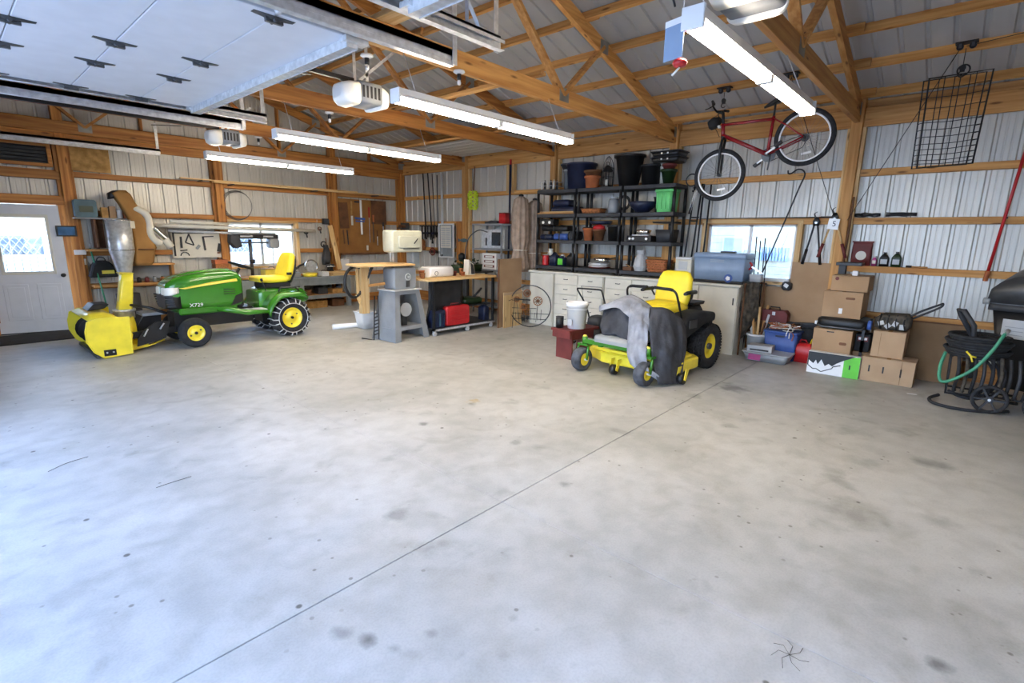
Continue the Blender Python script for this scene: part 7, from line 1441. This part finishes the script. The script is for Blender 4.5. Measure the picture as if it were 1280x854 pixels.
q = T('fishing_rod', 'thin black rod lying along the rail above the right window', 'rod', (8.3, 2.4, 1.99)); MB().cyl((8.32, 1.50, 1.995), (8.32, 3.35, 1.993), .009, .004, n=8).build('blank', 'black', q); MB().cyl((8.32, 1.46, 1.995), (8.32, 1.66, 1.995), .014, n=8).build('grip', 'char', q)
def lopper(ytop, ztop, ya, yb, zb, lb, m, grip, head='black'):
    q = T('lopper', lb, 'lopper', (8.24, (ya+yb)/2, zb)); x = 8.25
    for yy in (ya, yb):
        a = Vector((x, ytop+(.02 if yy > ytop else -.02), ztop-.08)); b = Vector((x, yy, zb)); c = a.lerp(b, .62)
        MB().tube([a, c], .012, 8).build('handle', m, q); MB().tube([c, b], .02, 8).build('grip', grip, q)
    MB().rr('z', [(ztop-.10, x, ytop, .012, .04, .01), (ztop-.04, x, ytop, .015, .045, .012), (ztop+.02, x, ytop, .01, .02, .008)]).build('head', head, q); MB().cyl((x-.02, ytop, ztop-.06), (x+.01, ytop, ztop-.06), .016, n=10).build('pivot_bolt', 'galv', q)
    MB().tube(crv([(x, ytop+.01, ztop), (x, ytop+.035, ztop+.06), (x, ytop, ztop+.09)], 3), [.012, .011, .010, .009, .007, .005, .003], 6).build('blade', 'dark_steel', q)
    return q
lopper(1.69, 1.98, 1.80, 1.575, 1.345, 'black-handled lopper hung between the window and the timber post', 'char', 'black')
q = lopper(1.46, 2.03, 1.60, 1.27, 1.45, 'wood-handled lopper with white card hung on the timber post', 'wood_pale_z', 'red_dark'); 
q.location.x -= .09; 
MB().obox((8.22, 1.46, 1.90), (.006, .13, .14), (.1, 0, 0)).build('price_card', 'white_gloss', q); text('5', 'printed_number', .10, 'black', q, Matrix.Translation((8.214, 1.45, 1.90)) @ Matrix.Rotation(radians(-90), 4, 'Z') @ Matrix.Rotation(radians(90), 4, 'X'))
meta(MB().tube(crv([(8.22, 1.30, 1.35), (8.21, 1.29, 1.7), (8.20, 1.285, 2.0), (8.19, 1.28, 2.25)], 5), .014, 6).build('dark_rod', 'brown', None), 'dark rod with cables tied up the right side of the timber post', 'rod')
# shepherd hook in front of the window
sh_ = T('shepherd_hook', 'tall thin black shepherd hook leaning in front of the right window', 'hook', (8.15, 2.3, .9))
MB().tube(crv([(8.10, 2.42, .45), (8.12, 2.32, 1.05), (8.18, 2.06, 2.0), (8.2, 1.95, 2.40), (8.2, 1.90, 2.56), (8.2, 1.93, 2.63), (8.2, 2.0, 2.645), (8.2, 2.07, 2.60), (8.2, 2.11, 2.60), (8.2, 2.12, 2.64)], 6), .010, 8).build('rod', 'black', sh_); MB().tube([(8.10, 2.42, .45), (8.10, 2.44, .0)], .009, 6).build('spike', 'black', sh_); MB().tube([(8.12, 2.20, 1.04), (8.12, 2.42, 1.06)], .013, 6).build('step_bar', 'black', sh_)
q = T('bungee_ball', 'black and white round cap hooked below the window corner', 'cap', (8.22, 1.96, .95)); MB().rr('y', [(1.89, 8.23, 1.02, .03, .04, .03), (1.92, 8.22, 1.02, .045, .065, .04), (1.99, 8.22, 1.02, .045, .065, .04), (2.02, 8.23, 1.02, .03, .04, .03)]).build('crown', 'char', q); MB().obox((8.172, 1.955, 1.03), (.006, .06, .05), (.5, 0, 0)).build('patch', 'white', q)
q = T('garden_rods', 'upright dark rods and a red-handled cutter standing right of the cooler', 'rods', (8.0, 2.2, 0))
for k, (y, z) in enumerate(((2.42, 1.72), (2.36, 1.66), (2.30, 1.70), (2.26, 1.48))): MB().tube([(8.14, y-.05, .0), (8.14, y, z)], .008, 6).build('rod', 'black' if k != 3 else 'char', q)
q = T('red_pruner', 'orange-red and silver hand tools on the crate top right of the cooler', 'tool', (7.95, 2.36, 1.07)); MB().torus((7.90, 2.42, 1.30), .05, .016, 'x', 16, 6, .4, 5.2).build('grip', 'red', q); MB().beam((7.90, 2.37, 1.29), (7.92, 2.22, 1.20), .03, .02).build('blade', 'chrome', q); MB().rr('z', [(1.075, 7.92, 2.3, .06, .08, .03), (1.18, 7.92, 2.3, .07, .09, .03)]).build('holder', 'light_grey', q)
# red pole at the right edge
q = T('red_pole', 'long red pole leaning on the wall at the right edge', 'pole', (8.24, -.2, 1.3)); MB().cyl((8.25, -.165, 1.36), (8.25, -.30, 3.1), .016, n=10).build('shaft', 'red', q); MB().cyl((8.25, -.155, 1.24), (8.25, -.165, 1.36), .024, n=10).build('grip', 'terra', q); B('clip', 'black', 8.262, 8.295, -.24, -.2, 1.96, 1.98, q)
# wheeled bin
wb2 = T('wheeled_bin', 'large dark grey wheeled bin with a domed lid at the right edge', 'bin', (7.6, -.55, 0))
MB().rr('z', [(.14, 7.62, -.56, .24, .26, .05), (.55, 7.60, -.55, .29, .32, .05), (1.0, 7.58, -.54, .33, .38, .05)]).build('body', 'black', wb2); MB().rr('z', [(.98, 7.58, -.54, .36, .41, .05), (1.05, 7.58, -.54, .36, .41, .05)]).build('rim', 'char', wb2)
rows = []
for k in range(11):
    a = pi*k/10; rows.append([(7.58-.36+.72*j/10, -.54+.42*cos(a), 1.06+(.20+.26*min(1, .35+j/10))*sin(a)**.6) for j in range(11)])
MB().grid(rows).build('lid', 'dark_steel', wb2, solid=.01)
for k in (1, 10): pass
MB().grid([[(7.22, -.54+.42*cos(pi*k/10), 1.06), (7.22, -.54+.42*cos(pi*k/10), 1.06+(.20+.26*.35)*sin(pi*k/10)**.6)] for k in range(11)]).build('lid_front', 'dark_steel', wb2, solid=.01)
MB().tube([(7.25, -.10, 1.06), (7.25, -.98, 1.06)], .018, 8).build('hinge_bar', 'grey', wb2); MB().cyl((7.24, -.09, 1.07), (7.24, -.15, 1.07), .035, n=14).build('hinge_knuckle', 'grey', wb2)
MB().obox((7.248, -.38, .80), (.006, .20, .20), (.0, -.06, 0)).build('label', 'light_grey', wb2)
for k in range(4): MB().obox((7.244, -.38, .86-.04*k), (.004, .15, .006), (0, -.06, 0)).build('label_line', 'grey', wb2)
wb2.rotation_euler = (0, 0, radians(-20)); wb2.location = (7.70, -.72, 0)
# hose cart with coils
hc = T('hose_cart', 'black two-wheeled hose cart loaded with coiled black hose', 'cart', (7.05, -.25, 0))
MB().tube([(7.02, -.17, .30), (7.0, -.12, .85), (6.99, -.02, 1.0), (7.0, .02, 1.0), (7.04, .0, .95), (7.1, -.2, .60)], .024, 8).build('handle', 'char', hc)
MB().tube([(6.95, .0, .12), (7.0, .02, .72), (7.3, .02, .72), (7.3, .0, .12), (7.3, -.55, .12), (6.95, -.55, .12)], .014, 6, closed=True).build('frame', 'black', hc)
for k in range(8): MB().torus((7.10+.01*(k % 3), -.18, .54+.028*k), .22+.02*(k % 3), .017, 'z', 36, 6).build('hose_coil', 'rubber', hc)
for k in range(9):
    y = -.05-.065*k; MB().tube(crv([(6.92, y, .56), (6.88-.01*(k % 3), y-.02, .38), (6.92, y-.01, .18), (7.1, y-.02, .13)], 4), .016, 6).build('hose_loop', ['rubber', 'tarp', 'rubber', 'char'][k % 4], hc)
for k in range(3): MB().torus((6.97, -.12-.03*k, .34), .22+.015*k, .014, 'x', 30, 6, .9+.2*k, 5.2).build('hose_loop', 'rubber', hc)
for (x, y, r) in ((6.84, -.34, .145), (6.84, -.72, .145)):
    w_ = MB().torus((x, y, r), r-.016, .018, 'x', 36, 8).build('wheel', 'rubber', hc); MB().cyl((x-.02, y, r), (x+.02, y, r), .035, n=14).build('hub', 'char', w_); MB().cyl((x-.03, y, r), (x-.02, y, r), .014, n=10).build('hub_cap', 'galv', w_)
    for k in range(6): a = pi*k/3; MB().beam((x, y+.03*cos(a), r+.03*sin(a)), (x, y+.12*cos(a), r+.12*sin(a)), .016, .04, (1, 0, 0)).build('spoke', 'char', w_)
MB().tube([(6.84, -.30, .145), (6.98, -.30, .145), (6.98, -.78, .145), (6.84, -.78, .145)], .01, 6).build('axle', 'dark_steel', hc)
q = T('green_hose', 'green garden hose looped over the black hose cart', 'hose', (6.9, -.15, .3)); MB().tube(crv([(6.92, -.37, .84), (6.80, -.34, .80), (6.78, -.28, .64), (6.76, -.18, .45), (6.76, -.05, .32), (6.78, .03, .27), (6.80, .07, .30), (6.86, .08, .42), (6.92, .06, .56)], 6), .016, 8).build('hose', 'hose_green', q); MB().cyl((6.82, -.345, .81), (6.90, -.37, .845), .022, n=10).build('coupling', 'galv', q)
meta(MB().tube(crv([(6.95, -.5, .03), (6.80, -.30, .02), (6.74, -.08, .02), (6.82, .08, .02), (7.0, .12, .02), (7.1, .05, .05)], 6), .017, 8).build('floor_hose', 'rubber', None), 'black hose curling on the floor around the hose cart wheel', 'hose')
q = T('yellow_nozzle', 'yellow tie caught in the coiled hoses', 'tie', (6.85, -.12, .52)); MB().tube([(6.86, -.10, .60), (6.84, -.14, .56), (6.85, -.18, .55)], .010, 6).build('body', 'yellow', q); MB().tube([(6.85, -.14, .555), (6.85, -.16, .50)], .008, 6).build('tail', 'yellow', q)
# small things on the floor
for k, (p, r, lb) in enumerate((((2.12, .32, 0), .06, 'small dry weed scrap lying on the near floor'), )):
    q = T('dry_weed', lb, 'leaf', p)
    for j in range(7): a = j*.9; MB().tube([(p[0], p[1], .006), (p[0]+.05*cos(a), p[1]+.04*sin(a), .012), (p[0]+.09*cos(a+.4), p[1]+.07*sin(a+.4), .004)], .0012, 4).build('stem', 'tarp', q)
meta(MB().tube(crv([(.31, 4.64, .003), (.42, 4.72, .003), (.55, 4.75, .003)], 5), .0016, 4).build('twig', 'tarp', None), 'thin bent twig lying on the floor, leftmost', 'twig')
meta(MB().tube(crv([(.76, 3.83, .003), (.87, 3.84, .003), (.97, 3.84, .003)], 5), .0016, 4).build('twig', 'tarp', None), 'thin straight twig lying on the floor right of the bent one', 'twig')
meta(MB().obox((7.12, .28, .004), (.03, .09, .004), (0, 0, .3)).build('foil_scrap', 'white_gloss', None), 'small shiny scrap on the floor in front of the wide carton', 'scrap')
